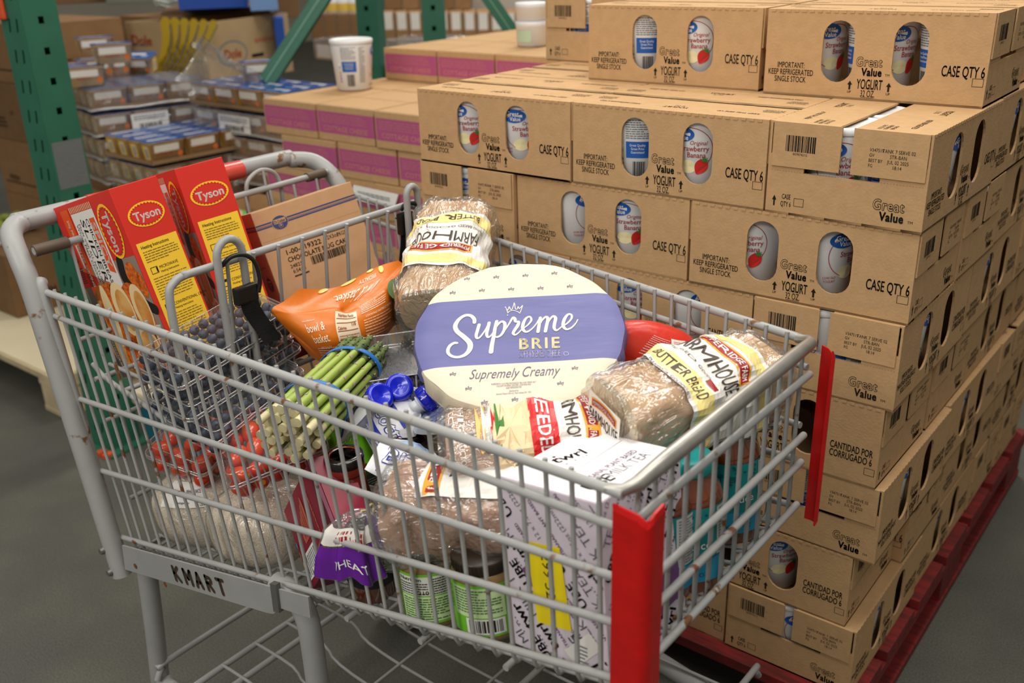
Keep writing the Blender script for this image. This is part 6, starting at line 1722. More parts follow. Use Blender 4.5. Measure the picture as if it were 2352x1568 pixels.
# green carton
def green_carton():
    t = thing('green_carton', 'bright green carton with a white script name under the asparagus', 'carton')
    gm = mat('bright_green_board', (112, 192, 30), 0.4); gm2 = mat('dark_green_side', (42, 84, 30), 0.45)
    P0, P1, P2 = at(752, 1092, y=-0.600), at(838, 1052, y=-0.585), at(700, 985, y=-0.560)
    X = (P1 - P0).normalized(); Yv = (P2 - P0); Yv = (Yv - X * Yv.dot(X)).normalized(); Z = X.cross(Yv)
    frame(t, P0, X, Yv, Z)
    mb = MB(); mb.box((0, 0, -0.15), (0.068, 0.085, 0), gm, bev=0.001)
    fn = plane_fn((0, 0, 0), (1, 0, 0), (0, 1, 0)); f1 = lifted(fn, 0.0004)
    mb.text('Suddenly', 0.030, 0.040, 0.017, wht_txt, f1, rot=0.25, shear=0.4); mb.text('Salad', 0.032, 0.026, 0.014, wht_txt, f1, rot=0.25, shear=0.4); mb.poly([(0.006, 0.012), (0.030, 0.004), (0.032, 0.012), (0.008, 0.020)], red_l, f1); mb.rect(0.004, 0.064, 0.034, 0.083, mat('corner_blue', (30, 84, 170), 0.45), f1)
    fs_ = plane_fn((0, 0, -0.15), (1, 0, 0), (0, 0, 1)); mb.rect(0.002, 0.01, 0.066, 0.10, gm2, fs_); mb.lines(0.008, 0.03, 0.06, 0.09, 8, white, lifted(fs_, 0.0004), seed=3)
    mb.build('carton_body', t)
green_carton()
# squeeze pouches with blue screw caps
pm_w = mat('pouch_white', (232, 232, 236), 0.3, bump=0.3, bscale=40); pm_s = mat('pouch_silver', (186, 194, 206), 0.25, metal=0.35, bump=0.3, bscale=40); pm_b = mat('pouch_light_blue', (170, 198, 228), 0.3, bump=0.25, bscale=30); cap_b = mat('blue_cap', (14, 32, 196), 0.25, coat=0.4); blue_ink = mat('royal_blue_ink', (36, 56, 168), 0.45); spout_m = mat('clear_spout', (222, 226, 230), 0.3)
def pouch(label, cap, foot, nrm, m, style, cap_r=0.0205, w_=0.092, cap_on=True, seed=1):
    """flat pouch from the cap to its foot, facing nrm"""
    t = thing('squeeze_pouch', label, 'pouch', group='squeeze pouches with blue caps')
    Yv = (cap - foot); H = Yv.length; Yv.normalize(); Z = Vector(nrm); Z = (Z - Yv * Z.dot(Yv)).normalized(); X = Yv.cross(Z)
    frame(t, foot, X, Yv, Z)
    Hb = H - 0.030
    rr = random.Random(seed); ph = [rr.uniform(0, 6) for _ in range(4)]
    def S(sg):
        def f(u, v):
            k = 1.0 if v < 0.72 else 1.0 - 0.62 * ((v - 0.72) / 0.28) ** 1.3
            x = (u - 0.5) * w_ * k
            th = 0.017 * max(math.sin(math.pi * u), 0.0) ** 0.7 * max(math.sin(math.pi * min(max(v, 0.0), 1.0)), 0.0) ** 0.55
            return V3(x, v * Hb, sg * th + 0.0018 * math.sin(9 * u + 7 * v + ph[0]) + 0.0012 * math.sin(23 * u + ph[1]) * v)
        return f
    mb = MB(); mb.grid(S(1), 22, 24, m); mb.grid(S(-1), 22, 24, m, flip=True)
    ft = S(1)
    fn = lambda x, y: ft(0.5 + x / w_, y / Hb) + V3(0, 0, 0.0010); f1 = lifted(fn, 0.0005)
    if style == 'name':
        mb.text('Cotta', 0.0, Hb * 0.50, 0.030, blue_ink, fn, bold=0.05, rot=0.0, shear=0.25); mb.text('Cotta', 0.0008, Hb * 0.50 + 0.0005, 0.030, wht_txt, f1, bold=0.0, shear=0.25, fit=glyphs('Cotta', 0.05, 2, 1.0)[2] * 0.030 * 0.97)
        mb.rect(-w_ * 0.44, Hb * 0.18, w_ * 0.44, Hb * 0.30, blue_ink, fn, 10, 3); mb.lines(-w_ * 0.36, Hb * 0.04, w_ * 0.36, Hb * 0.15, 4, blue_ink, fn, seed=4); mb.rect(-w_ * 0.3, Hb * 0.66, w_ * 0.3, Hb * 0.74, blue_ink, fn, 8, 2)
    elif style == 'facts':
        mb.lines(-w_ * 0.40, Hb * 0.28, w_ * 0.38, Hb * 0.86, 16, blue_ink, fn, seed=6, th=0.25); mb.text('Calories', 0.022, Hb * 0.52, 0.012, blue_ink, f1, rot=math.pi / 2, bold=0.02); mb.text('CHARGED', -0.01, Hb * 0.12, 0.020, blue_ink, fn, bold=0.04)
        for y in (0.30, 0.45, 0.60, 0.72): mb.rect(-w_ * 0.40, Hb * y, w_ * 0.40, Hb * y + 0.001, blue_ink, f1, 8, 1)
    elif style == 'smiths':
        mb.text('BITES', 0.002, Hb * 0.42, 0.034, blue_ink, fn, bold=0.06); mb.text('BITES', 0.002, Hb * 0.42, 0.034, wht_txt, f1, bold=0.0, fit=glyphs('BITES', 0.06, 2, 1.0)[2] * 0.034 * 0.96)
        mb.poly([(-0.04, 0.004), (0.012, 0.004), (0.008, 0.028), (0.0, 0.022), (-0.012, 0.030), (-0.03, 0.024)], blue_ink, fn); mb.text('JAN/21/26', 0.0, Hb * 0.93, 0.006, blue_ink, fn)
        mb.rect(-w_ * 0.36, Hb * 0.64, w_ * 0.36, Hb * 0.98, pm_b, fn, 8, 6)
    mb.build('pouch', t)
    if cap_on:
        ms = MB(); Ms = Matrix.Translation((0, H - 0.030, 0)) @ Matrix.Rotation(-R(90), 4, 'X')
        ms.lathe([(0.012, -0.006), (0.010, 0.002), (0.010, 0.006), (0.0135, 0.0065), (0.0135, 0.008), (0.009, 0.009), (0.009, 0.014)], spout_m, 20, M=Ms); ms.build('spout', t)
        mc = MB(); Mc = Matrix.Translation((0, H - 0.019, 0)) @ Matrix.Rotation(-R(90), 4, 'X')
        mc.lathe([(cap_r * 0.80, 0), (cap_r * 0.92, 0.001), (cap_r, 0.005), (cap_r, 0.013), (cap_r * 0.93, 0.0160), (cap_r * 0.66, 0.0172), (cap_r * 0.62, 0.0164), (cap_r * 0.30, 0.0168), (cap_r * 0.26, 0.0160), (0.0008, 0.0160)], cap_b, 28, M=Mc)
        for k in range(24): mc.box((cap_r * 0.985, -0.0009, 0.003), (cap_r * 1.02, 0.0009, 0.013), cap_b, M=Mc @ Matrix.Rotation(2 * math.pi * k / 24, 4, 'Z'))
        mc.build('cap', t)
    return t
def tocam(p, up=0.0): 
    d = (CAM - p).normalized(); d.z += up; return d
c1 = at(878, 905, z=0.795); pouch('white and blue squeeze pouch, its cap facing up beside the asparagus tips', c1 + (CAM - c1).normalized() * 0.004, c1 - (tocam(c1) * 0.80 + CR * 0.42 + CU * 0.42).normalized() * 0.115, V3(-0.5, -0.5, 1), pm_w, 'name', seed=1)
c2 = at(917, 885, z=0.800); pouch('squeeze pouch with a blue cap, tucked behind the foremost cap', c2, c2 - (tocam(c2) * 0.9 + CU * 0.3).normalized() * 0.11, V3(0.3, -0.3, 1), pm_w, 'name', seed=2)
c3 = at(994, 906, z=0.785); pouch('white squeeze pouch pointing its blue cap toward the brie wheel', c3, at(846, 1018, z=0.722), tocam(c3, 0.9), pm_w, 'name', w_=0.075, seed=3)
c4 = at(1050, 984, z=0.775); pouch('silver squeeze pouch with nutrition facts, blue cap toward the seeded loaf', at(1055, 990, z=0.780), at(1000, 925, z=0.735), tocam(c4, 0.4), pm_s, 'facts', w_=0.105, seed=4)
pouch('large pale blue pouch with blue lettering behind the near wires', at(990, 985, z=0.770), at(918, 1120, z=0.725), tocam(at(900, 1060, z=0.74)), pm_w, 'smiths', w_=0.105, cap_on=False, seed=5)
pouch('silver squeeze pouch lying under the brie wheel', at(1130, 985, z=0.745), at(1060, 900, z=0.72), tocam(c4, 0.5), pm_s, 'facts', w_=0.10, cap_on=False, seed=6)
pouch('pale blue pouch standing under the white ones', at(835, 1000, z=0.715), at(800, 1075, z=0.63), tocam(c1), pm_b, 'none', w_=0.08, cap_on=False, seed=7)
c5 = at(838, 1205, y=-0.655); pouch('pouch with a blue cap half hidden behind the purple bread bag tail', c5, c5 + V3(0.03, 0.06, -0.09), tocam(c5), pm_s, 'facts', w_=0.07, seed=8)
# red bag at the right of the brie
t = thing('snack_bag', 'red snack bag standing behind the butter bread, right of the brie', 'bag')
redb = mat('red_foil', (206, 50, 34), 0.32, bump=0.5, bscale=14, spec=0.5)
Cb = at(1495, 822, y=-0.30); t.location = Cb; t.rotation_euler = (0.25, 0.35, 0.72)
P = blob(Cb, (0.080, 0.032, 0.056), redb, 6, 2.2, 0.12)
mb = MB(); mb.grid(lambda u, v: P(u, v), 44, 26, redb, closed_u=True)
f = lambda x, y: P(0.75 + x, 0.5 + y) * 1.01
mb.grid(lambda u, v: f(0.02 + 0.10 * u, 0.05 + 0.30 * v), 10, 10, lab_w); mb.lines(0.03, 0.08, 0.11, 0.33, 14, red_l, lambda x, y: P(0.75 + x, 0.5 + y) * 1.02, seed=4, th=0.3); mb.lines(-0.06, 0.10, 0.015, 0.33, 10, lab_w, lambda x, y: P(0.75 + x, 0.5 + y) * 1.012, seed=5, th=0.2)
mb.build('bag', t)
# ------------------------------------------------------------------ behind the cart: rack, fruit cups, pink cartons, pallets
rack_g = mat('rack_green', (44, 108, 84), 0.5, noise=0.12, nscale=12); rack_o = mat('rack_orange', (214, 84, 40), 0.5)
def upright(parent, O, rz, w_, d_, h, name='upright', z0=0.0):
    """perforated rack post: a channel with square holes on one face and slanted slots on the next"""
    M0 = Matrix.Translation(O) @ Matrix.Rotation(rz, 4, 'Z')
    mb = MB()
    sq = []
    z = 0.08
    while z < h - 0.05:
        sq.append([(-0.008, z), (0.008, z), (0.008, z + 0.018), (-0.008, z + 0.018)]); z += 0.0762
    # face toward +x of the post: w_ wide
    cut_panel(w_, h, sq, 0.003, M0 @ Matrix.Translation((d_ / 2, 0, 0)) @ Matrix.Rotation(R(90), 4, 'Z') @ Matrix.Rotation(R(90), 4, 'X'), rack_g, mb)
    sl = []
    z = 0.06
    while z < h - 0.08:
        for x in (-0.02, 0.014): sl.append([(x, z), (x + 0.009, z + 0.003), (x + 0.014, z + 0.034), (x + 0.006, z + 0.036)])
        z += 0.0762
    cut_panel(d_, h, sl, 0.003, M0 @ Matrix.Translation((0, -w_ / 2, 0)) @ Matrix.Rotation(R(90), 4, 'X'), rack_g, mb)
    mb.box((-d_ / 2, w_ / 2 - 0.003, 0), (d_ / 2, w_ / 2, h), rack_g, M=M0)
    mb.box((-d_ / 2, -w_ / 2, 0), (-d_ / 2 + 0.003, -w_ / 2 + 0.02, h), rack_g, M=M0); mb.box((-d_ / 2, w_ / 2 - 0.02, 0), (-d_ / 2 + 0.003, w_ / 2, h), rack_g, M=M0)
    mb.box((-d_ / 2 + 0.0005, -w_ / 2 + 0.02, 0), (-d_ / 2 + 0.0025, w_ / 2 - 0.02, h), rack_g, M=M0)  # back plate added to close the channel, so its holes look dark
    o = mb.build(name, parent)
    return M0
rk = thing('pallet_rack', 'green perforated steel rack post with a grey tape patch, at the left', 'rack')
M0 = upright(rk, (-2.235, -0.105, 0), R(4), 0.10, 0.095, 2.2)
mb = MB(); mb.box((0.0478, -0.042, 0.80), (0.0492, 0.046, 0.925), mat('grey_duct_tape', (112, 116, 114), 0.5, noise=0.15, nscale=60, stretch=(1, 1, 6)), M=M0); mb.build('tape_patch', rk)
mb = MB(); mb.box((-0.085, -0.075, 0.001), (0.085, 0.075, 0.008), rack_g, M=M0)
for x in (0.03, 0.062): mb.box((x - 0.010, -0.088, 0.001), (x + 0.012, -0.060, 0.014), rack_o, M=M0)
mb.build('base_plate', rk)
mb = MB(); mb.box((-0.060, -0.062, 1.235), (-0.012, -0.052, 1.40), rack_o, M=M0, bev=0.006); mb.box((-0.20, -0.060, 1.27), (-0.05, -0.052, 1.40), rack_o, M=M0); mb.build('beam_connector', rk)
# frame of the next rack beyond
rf = thing('pallet_rack', 'green steel rack frame with two posts and slanted braces, behind the pink cartons', 'rack')
pa, pb = at(855, 100, z=0.9), at(1000, 100, z=0.9)
d_ = 4.1
ua = at(853, 60, d=d_); ub = at(998, 60, d=d_ - 0.1)
upright(rf, (ua.x, ua.y, 0), R(-65), 0.085, 0.08, 2.4); upright(rf, (ub.x, ub.y, 0), R(-50), 0.085, 0.085, 2.4)
def bar(p, q, w_, h_, m, name, parent):
    p, q = Vector(p), Vector(q); Z = (q - p); L_ = Z.length; X, Y, Zn = axes(Z, CR)
    mb = MB(); Mx = Matrix(((X.x, Y.x, Zn.x, p.x), (X.y, Y.y, Zn.y, p.y), (X.z, Y.z, Zn.z, p.z), (0, 0, 0, 1)))
    mb.box((-w_ / 2, -h_ / 2, 0), (w_ / 2, h_ / 2, L_), m, M=Mx, bev=0.003); mb.box((-w_ * 0.06, -h_ / 2 - 0.002, 0), (w_ * 0.02, h_ / 2, L_), mat('rack_green_edge', (110, 160, 136), 0.5), M=Mx)
    return mb.build(name, parent)
bar(at(612, 190, d=3.75), at(775, -60, d=3.75), 0.060, 0.03, rack_g, 'brace', rf)
bar(at(1215, 130, d=4.0), at(1075, -75, d=4.0), 0.055, 0.03, rack_g, 'brace', rf)

# --- plain shipping cartons with flaps and tape
def plain_carton(name, label, O, rz, D, m, group=None, marks=(), open_top=False, seed=1):
    t = thing(name, label, 'carton', O, (0, 0, rz), group)
    dx, dy, dz = D
    mb = MB()
    if not open_top: mb.box((0, 0, 0), (dx, dy, dz), m, bev=0.003)
    else:
        e = 0.005
        mb.box((0, 0, 0), (dx, dy, e), m); mb.box((0, 0, e), (dx, e, dz), m); mb.box((0, dy - e, e), (dx, dy, dz), m); mb.box((0, e, e), (e, dy - e, dz), m); mb.box((dx - e, e, e), (dx, dy - e, dz), m)
    F = {'f': plane_fn((0, 0, 0), (1, 0, 0), (0, 0, 1)), 'r': plane_fn((dx, 0, 0), (0, 1, 0), (0, 0, 1)), 't': plane_fn((0, 0, dz), (1, 0, 0), (0, 1, 0))}
    for k, fnc in marks: fnc(mb, F[k])
    if not open_top:
        F['t'] and mb.rect(0.002, dy / 2 - 0.0012, dx - 0.002, dy / 2 + 0.0012, kraft_in, F['t'])
    mb.build('carton_body', t)
    return t
dkk = mat('kraft_dark', (142, 106, 68), 0.85, noise=0.1, nscale=20); dkk2 = mat('kraft_brown', (124, 92, 58), 0.85, noise=0.12, nscale=20)
def mk_arrows(mb, f):
    mb.lines(0.05, 0.05, 0.16, 0.10, 3, ink, f, seed=2); mb.text('UP', 0.22, 0.12, 0.03, ink, f)
def mk_band(mb, f):
    mb.rect(0.03, 0.05, 0.30, 0.056, ink, f); mb.text('FRESH', 0.12, 0.075, 0.032, ink, f, bold=0.03)
for i, (x, y, z, w_, d2, h, lab, m) in enumerate((
    (-3.62, 0.08, 0.145, 0.46, 0.36, 0.24, 'brown carton on the pale pallet at the left, behind the cart handle', dkk2),
    (-4.10, 0.55, 0.145, 0.50, 0.40, 0.26, 'lowest brown carton of the left hand stack beyond the rack post', dkk),
    (-4.10, 0.55, 0.407, 0.50, 0.40, 0.24, 'brown carton second from the bottom in the left hand stack', dkk),
    (-4.10, 0.55, 0.649, 0.50, 0.40, 0.24, 'brown carton third from the bottom in the left hand stack', dkk2),
    (-4.08, 0.56, 0.891, 0.48, 0.40, 0.24, 'top brown carton of the left hand stack beyond the rack post', dkk),
    (-3.58, 0.50, 0.145, 0.44, 0.40, 0.28, 'brown carton with black printing low beside the left hand stack', dkk2),
    (-3.58, 0.52, 0.427, 0.44, 0.40, 0.26, 'brown carton above the one with black printing', dkk),
    (-4.60, 1.25, 0.145, 0.50, 0.42, 0.90, 'tall brown carton in shadow at the back left', dkk2),
    (-4.05, 1.20, 0.145, 0.46, 0.40, 0.40, 'wide brown carton under the others behind the fruit cups', dkk2),
    (-4.05, 1.22, 0.547, 0.46, 0.38, 0.32, 'brown carton in the middle behind the fruit cups', dkk),
    (-4.05, 1.22, 0.869, 0.46, 0.36, 0.24, 'upper brown carton behind the fruit cups, left of the banana box', dkk),
)):
    plain_carton('shipping_carton', lab, (x, y, z), 0.0, (w_, d2, h), m, 'brown shipping cartons at the left', (('f', mk_arrows if i % 2 else mk_band), ('r', mk_band if i % 3 == 0 else mk_arrows)))
# pale pallet with red ends
wood = mat('pale_pallet_wood', (206, 188, 150), 0.8, noise=0.2, nscale=14, stretch=(1, 8, 1)); slip = mat('cream_slip_sheet', (226, 214, 180), 0.7, noise=0.06, nscale=6)
pl = pallet('pallet', 'pale wooden pallet with red painted ends under the brown cartons', -4.65, -0.12, -2.52, 1.75, wood)
mb = MB(); mb.box((-4.64, -0.11, 0.1402), (-2.53, 0.40, 0.1435), slip); mb.build('slip_sheet', pl)
mb = MB(); mb.box((-3.52, -0.128, 0.0), (-3.42, -0.1205, 0.14), mat('red_paint', (176, 34, 34), 0.5)); mb.build('red_end', pl); 
mb = MB(); mb.box((-3.60, -0.128, 0.118), (-3.02, -0.1205, 0.142), MATS['red_paint']); mb.build('red_edge', pl)
# bananas in the open carton behind the handle
ban_m = mat('green_banana', (150, 160, 62), 0.5, noise=0.12, nscale=8)
for i in range(5):
    mb = MB(); y0 = 0.12 + 0.05 * i
    pts = [(-3.58 + 0.036 * k + 0.0, y0 + 0.01 * math.sin(k), 0.415 + 0.012 * math.sin(k * 0.55 + 0.2)) for k in range(7)]
    mb.tube(smooth(pts, 3), [0.006, 0.012, 0.016] + [0.019] * 13 + [0.016, 0.011, 0.006], ban_m, 10)
    tag(mb.build('banana'), 'greenish banana lying on the brown carton behind the cart handle', 'fruit', 'bananas on the brown carton')
mb = MB(); mb.grid(lambda u, v: V3(-3.40 + 0.12 * u, 0.05 + 0.10 * v, 0.39 + 0.09 * math.sin(math.pi * u) * v + 0.012 * math.sin(9 * u)), 14, 10, film('milky_wrap', gloss=0.1, alpha=0.35, bump=1.0, bscale=18)); tag(mb.build('plastic_wrap'), 'scrap of clear plastic wrap beside the bananas', 'plastic wrap')
# banana boxes
ban_y = mat('printed_banana_yellow', (206, 172, 44), 0.6); dol_r = mat('printed_red', (190, 66, 46), 0.6); print_b = mat('printed_slate_blue', (112, 122, 128), 0.6); tan_c = mat('tan_board', (178, 152, 112), 0.85, noise=0.05, nscale=20)
def ban_print(mb, f):
    f1, f2 = lifted(f, 0.0006), lifted(f, 0.0012)
    for i in range(6):
        a = i * 0.055
        A = lambda l: [(p_[0], p_[1] * 1.32) for p_ in l]
        mb.stroke(A([(0.24 + a * 0.95, 0.19), (0.235 + a * 0.75, 0.14), (0.205 + a * 0.55, 0.085), (0.16 + a * 0.45, 0.055 - i * 0.004)]), 0.064 - 0.004 * i, ban_y, f1); mb.stroke(A([(0.26 + a * 0.95, 0.19), (0.255 + a * 0.75, 0.14), (0.225 + a * 0.55, 0.085), (0.18 + a * 0.45, 0.05 - i * 0.004)]), 0.005, print_b, f2)
    mb.text('Dole', 0.085, 0.185, 0.060, dol_r, f1, bold=0.03); mb.rect(0.03, 0.082, 0.15, 0.090, print_b, f1); mb.rect(0.03, 0.160, 0.12, 0.166, print_b, f1); mb.rect(0.36, 0.10, 0.41, 0.108, print_b, f1)
def ban_print2(mb, f):
    f1 = lifted(f, 0.0006)
    mb.ellipse(0.16, 0.12, 0.095, 0.055, print_b, f, 24); mb.ellipse(0.16, 0.12, 0.085, 0.047, tan_c, f1, 24); mb.text('Dole', 0.16, 0.12, 0.055, dol_r, lifted(f, 0.0012), bold=0.03); mb.text('BANANAS', 0.38, 0.16, 0.03, dol_r, f1); mb.rect(0.28, 0.09, 0.36, 0.105, ink, f1)
X, Y, Z = V3(0.9771, 0.2125, 0), V3(-0.2125, 0.9771, 0), V3(0, 0, 1)
for i in range(4):
    zb_ = 0.145 + i * 0.2135
    plain_carton('banana_carton', ('banana carton at the bottom, behind the fruit cup trays', 'second banana carton up, behind the fruit cup trays', 'third banana carton up, behind the fruit cup trays', 'open tan banana carton with yellow bananas printed on it, topmost')[i], (-3.70 + 0.02 * (i == 3), 1.02, zb_ + (0.060 if i == 3 else 0)), R(12.3), (0.44, 0.56, 0.212 if i < 3 else 0.26), tan_c, 'banana cartons', (('f', ban_print), ('r', ban_print2)), open_top=(i == 3))
# --- fruit cups
cup_b = mat('fruit_cup_amber', (248, 216, 170), 0.3, spec=0.5, coat=0.2, c2=(238, 192, 132), nscale=18); cup_w = mat('cup_label_white', (240, 232, 220), 0.35); lid_b = mat('blue_foil_lid', (26, 74, 146), 0.3, coat=0.2); yel_c = mat('cup_yellow', (236, 190, 60), 0.4); peach = mat('cup_orange', (228, 120, 50), 0.4)
def make_cup():
    t = thing('fruit_cup', 'fruit cup', 'fruit cup')
    mb = MB(); w_, d2, h = 0.122, 0.068, 0.060
    def ring(k, z, r=0.012):
        pts = []
        for cx, cy, a0 in ((w_ / 2 - r, d2 / 2 - r, 0), (-w_ / 2 + r, d2 / 2 - r, 90), (-w_ / 2 + r, -d2 / 2 + r, 180), (w_ / 2 - r, -d2 / 2 + r, 270)):
            for q in range(4): a = R(a0 + 30 * q); pts.append(((cx + r * math.cos(a)) * k, (cy + r * math.sin(a)) * k, z))
        return pts
    vs = ring(0.84, 0) + ring(0.97, h - 0.004) + ring(1.0, h - 0.004) + ring(1.0, h)
    n = 16; fs = [tuple(range(n))[::-1]]
    for l in range(3):
        for i in range(n): fs.append((l * n + i, l * n + (i + 1) % n, (l + 1) * n + (i + 1) % n, (l + 1) * n + i))
    mb.add(vs, fs, cup_b, True)
    for sgn in (1, -1):                                   # paper sleeve printing on the long and short sides
        f = lambda x, y: V3(x, sgn * -(d2 / 2 * (0.84 + 0.13 * y / h) + 0.0006), y) if sgn > 0 else V3(-x, (d2 / 2 * (0.84 + 0.13 * y / h) + 0.0006), y)
        mb.rect(-0.048, 0.030, 0.036, 0.052, cup_w, f); mb.text('PEACHES', -0.008, 0.024, 0.011, dol_r, f); mb.ellipse(0.038, 0.018, 0.009, 0.009, peach, f, 12)
        g = lambda x, y: V3(sgn * (w_ / 2 * (0.84 + 0.13 * y / h) + 0.0006), sgn * x, y)
        mb.rect(-0.022, 0.006, 0.018, 0.052, yel_c, g); mb.rect(-0.010, 0.010, 0.010, 0.046, cup_w, lifted(g, 0.0005)); mb.barcode(-0.006, 0.014, 0.006, 0.042, grey_ink, lifted(g, 0.001), n=8)
    mb.build('cup_body', t)
    ml = MB(); vs = ring(1.02, h + 0.0005) + ring(1.02, h + 0.002)
    ml.add(vs, [tuple(range(n, 2 * n))] + [(i, (i + 1) % n, n + (i + 1) % n, n + i) for i in range(n)], lid_b)
    f = plane_fn((0, 0, h + 0.0022), (1, 0, 0), (0, 1, 0), 0.0003)
    ml.rect(-0.045, 0.002, 0.030, 0.014, cup_w, f); ml.ellipse(0.03, -0.012, 0.014, 0.008, mat('lid_pale_blue', (150, 178, 214), 0.4), f, 14); ml.rect(-0.05, -0.024, 0.0, -0.018, MATS['lid_pale_blue'], f)
    ml.build('foil_lid', t)
    return t
CUP = make_cup(); cup_used = [False]
def cup(M, label, group):
    t = CUP if not cup_used[0] else copy_tree(CUP)
    cup_used[0] = True
    t.matrix_world = M; tag(t, label, 'fruit cup', group)
wrap = film('shrink_wrap', gloss=0.10, alpha=0.07, bump=1.0, bscale=12, rough=0.12)
tray_board = mat('tray_board', (150, 120, 86), 0.85)
def tray(O, rz, nx, ny, label, cup_label, full=True, wrapped=True, lbl=False, seed=1):
    """nx cups back from the corner, ny along the face toward the aisle; local +x faces the aisle"""
    t = thing('fruit_cup_tray', label, 'tray', O, (0, 0, rz), 'trays of fruit cups on the pallet'); t.scale = (1.12, 1.12, 1.12)
    W_, D_ = nx * 0.071 + 0.006, ny * 0.126 + 0.006
    mb = MB(); mb.box((-W_, 0, 0), (0, D_, 0.003), tray_board)
    mb.box((-W_, 0, 0.003), (-W_ + 0.002, D_, 0.012), tray_board); mb.box((-0.002, 0, 0.003), (0, D_, 0.012), tray_board); mb.box((-W_, 0, 0.003), (0, 0.002, 0.012), tray_board)
    mb.build('tray_board', t)
    rr = random.Random(seed)
    if wrapped:
        mb = MB()
        def wr(u, v):
            a = u * 4; i = int(a) % 4; f = a - int(a)
            c = [(0.004, -0.004), (0.004, D_ + 0.004), (-W_ - 0.004, D_ + 0.004), (-W_ - 0.004, -0.004)]
            p, q = c[i], c[(i + 1) % 4]
            k = 0.004 * math.sin(u * 40 + 5 * v) * math.sin(math.pi * v)
            return V3(p[0] + (q[0] - p[0]) * f + k, p[1] + (q[1] - p[1]) * f - k, -0.002 + 0.070 * v)
        mb.grid(wr, 64, 5, wrap, closed_u=True)
        mb.grid(lambda u, v: V3(-W_ * u, D_ * v, 0.0685 + 0.0015 * math.sin(17 * u + 13 * v)), 10, 10, wrap)
        mb.tube([wr(k / 48, 0.05 + 0.03 * math.sin(k)) for k in range(48)], 0.0035, film('wrap_rope', gloss=0.2, alpha=0.5, bump=0.5), 6, closed=True)
        if lbl: mb.rect(D_ * 0.30, 0.006, D_ * 0.62, 0.058, white, lambda x, y: V3(0.007, x, y)); mb.barcode(D_ * 0.36, 0.010, D_ * 0.56, 0.026, ink, lambda x, y: V3(0.0078, x, y), n=18); mb.lines(D_ * 0.32, 0.036, D_ * 0.6, 0.054, 3, grey_ink, lambda x, y: V3(0.0078, x, y), seed=3)
        mb.build('shrink_wrap', t)
    M = Matrix.Translation(O) @ Matrix.Rotation(rz, 4, 'Z') @ Matrix.Scale(1.12, 4)
    for i in range(nx):
        for j in range(ny):
            if not full and not (i == 0 or j == 0): continue
            cup(M @ Matrix.Translation((-0.039 - i * 0.071, 0.066 + j * 0.126, 0.0035)) @ Matrix.Rotation(R(90), 4, 'Z'), cup_label, cup_label + ' group')
fa = 'blue lidded fruit cup in the %s tray'
tray((-2.612, 0.395, 0.716), R(-2.6), 4, 3, 'foremost fruit cup tray with blue lids, above the slider boxes', fa % 'foremost', wrapped=False, seed=1)
tray((-2.630, 0.405, 0.628), R(-2), 4, 3, 'wrapped fruit cup tray directly under the foremost one', fa % 'wrapped tray under the foremost', False, seed=2)
tray((-2.625, 0.410, 0.545), R(-3), 4, 3, 'wrapped fruit cup tray two below the foremost one', fa % 'wrapped, two below the foremost', False, seed=3)
tray((-3.02, 0.44, 0.858), R(-13), 4, 3, 'wrapped fruit cup tray with loose cups on top, right of the rack post', fa % 'topmost left', seed=4)
tray((-3.00, 0.43, 0.770), R(-13), 4, 3, 'wrapped fruit cup tray with a white barcode label, right of the rack post', fa % 'barcode labelled left', False, lbl=True, seed=5)
tray((-3.01, 0.44, 0.682), R(-11), 4, 3, 'wrapped fruit cup tray third down beside the rack post', fa % 'third left', False, seed=6)
tray((-3.00, 0.44, 0.594), R(-12), 4, 3, 'wrapped fruit cup tray fourth down beside the rack post', fa % 'fourth left', False, seed=7)
qc = at(436, 236, z=0.862)
for i, (lab, cl) in enumerate((('fruit cup tray holding one loose cup, left of the pink cartons', 'right hand upper'), ('wrapped fruit cup tray with a white label beside the pink cartons', 'right hand labelled'), ('wrapped fruit cup tray third down beside the pink cartons', 'right hand third'), ('wrapped fruit cup tray fourth down beside the pink cartons', 'right hand fourth'))):
    tray((qc.x + 0.008 * i, qc.y, 0.862 - 0.088 * i), R(-91), 3, 4, lab, fa % cl, i == 0, wrapped=(i > 0), lbl=(i == 1), seed=9 + i)
tray((-2.36, 1.42, 0.862), R(-8), 4, 3, 'fruit cup tray at the back, just left of the white tub', fa % 'back', wrapped=True, seed=12)
mb = MB(); mb.box((-3.30, 0.44, 0.1405), (-2.10, 1.84, 0.540), kraft_in, bev=0.004); tag(mb.build('wrapped_load'), 'block of wrapped kraft cases on the pallet under the fruit cup trays', 'carton')
mb = MB(); mb.box((-2.08, 0.46, 0.1405), (-1.06, 1.78, 0.466), kraft_in, bev=0.004); tag(mb.build('wrapped_load'), 'lower block of wrapped kraft cases under the pink banded cartons', 'carton')
mb = MB(); mb.box((-2.05, 1.075, 0.467), (-1.06, 1.78, 0.970), kraft_in, bev=0.004); tag(mb.build('wrapped_load'), 'upper block of wrapped kraft cases behind the pink banded cartons', 'carton')
pallet('pallet', 'wooden pallet under the pink banded cartons', -2.09, 0.44, -1.04, 1.80, wood)
def on(px, py, z, rz=0.0, tiltx=0.0): 
    p = at(px, py, z=z); return Matrix.Translation(p) @ Matrix.Rotation(rz, 4, 'Z') @ Matrix.Rotation(tiltx, 4, 'X') @ Matrix.Scale(1.12, 4)
zt_ = 0.9375
lc = 'loose blue lidded fruit cup lying on the topmost left tray'
for px, py, z, rz in ((200, 196, zt_, 1.2), (160, 192, zt_, 1.3), (262, 172, zt_, 1.2), (262, 178, zt_ + 0.072, 1.25), (222, 160, zt_ + 0.072, 1.2), (225, 176, zt_, 1.1)): cup(on(px, py if z < 0.95 else py - 34, z, rz), lc, 'loose fruit cups on the topmost left tray')
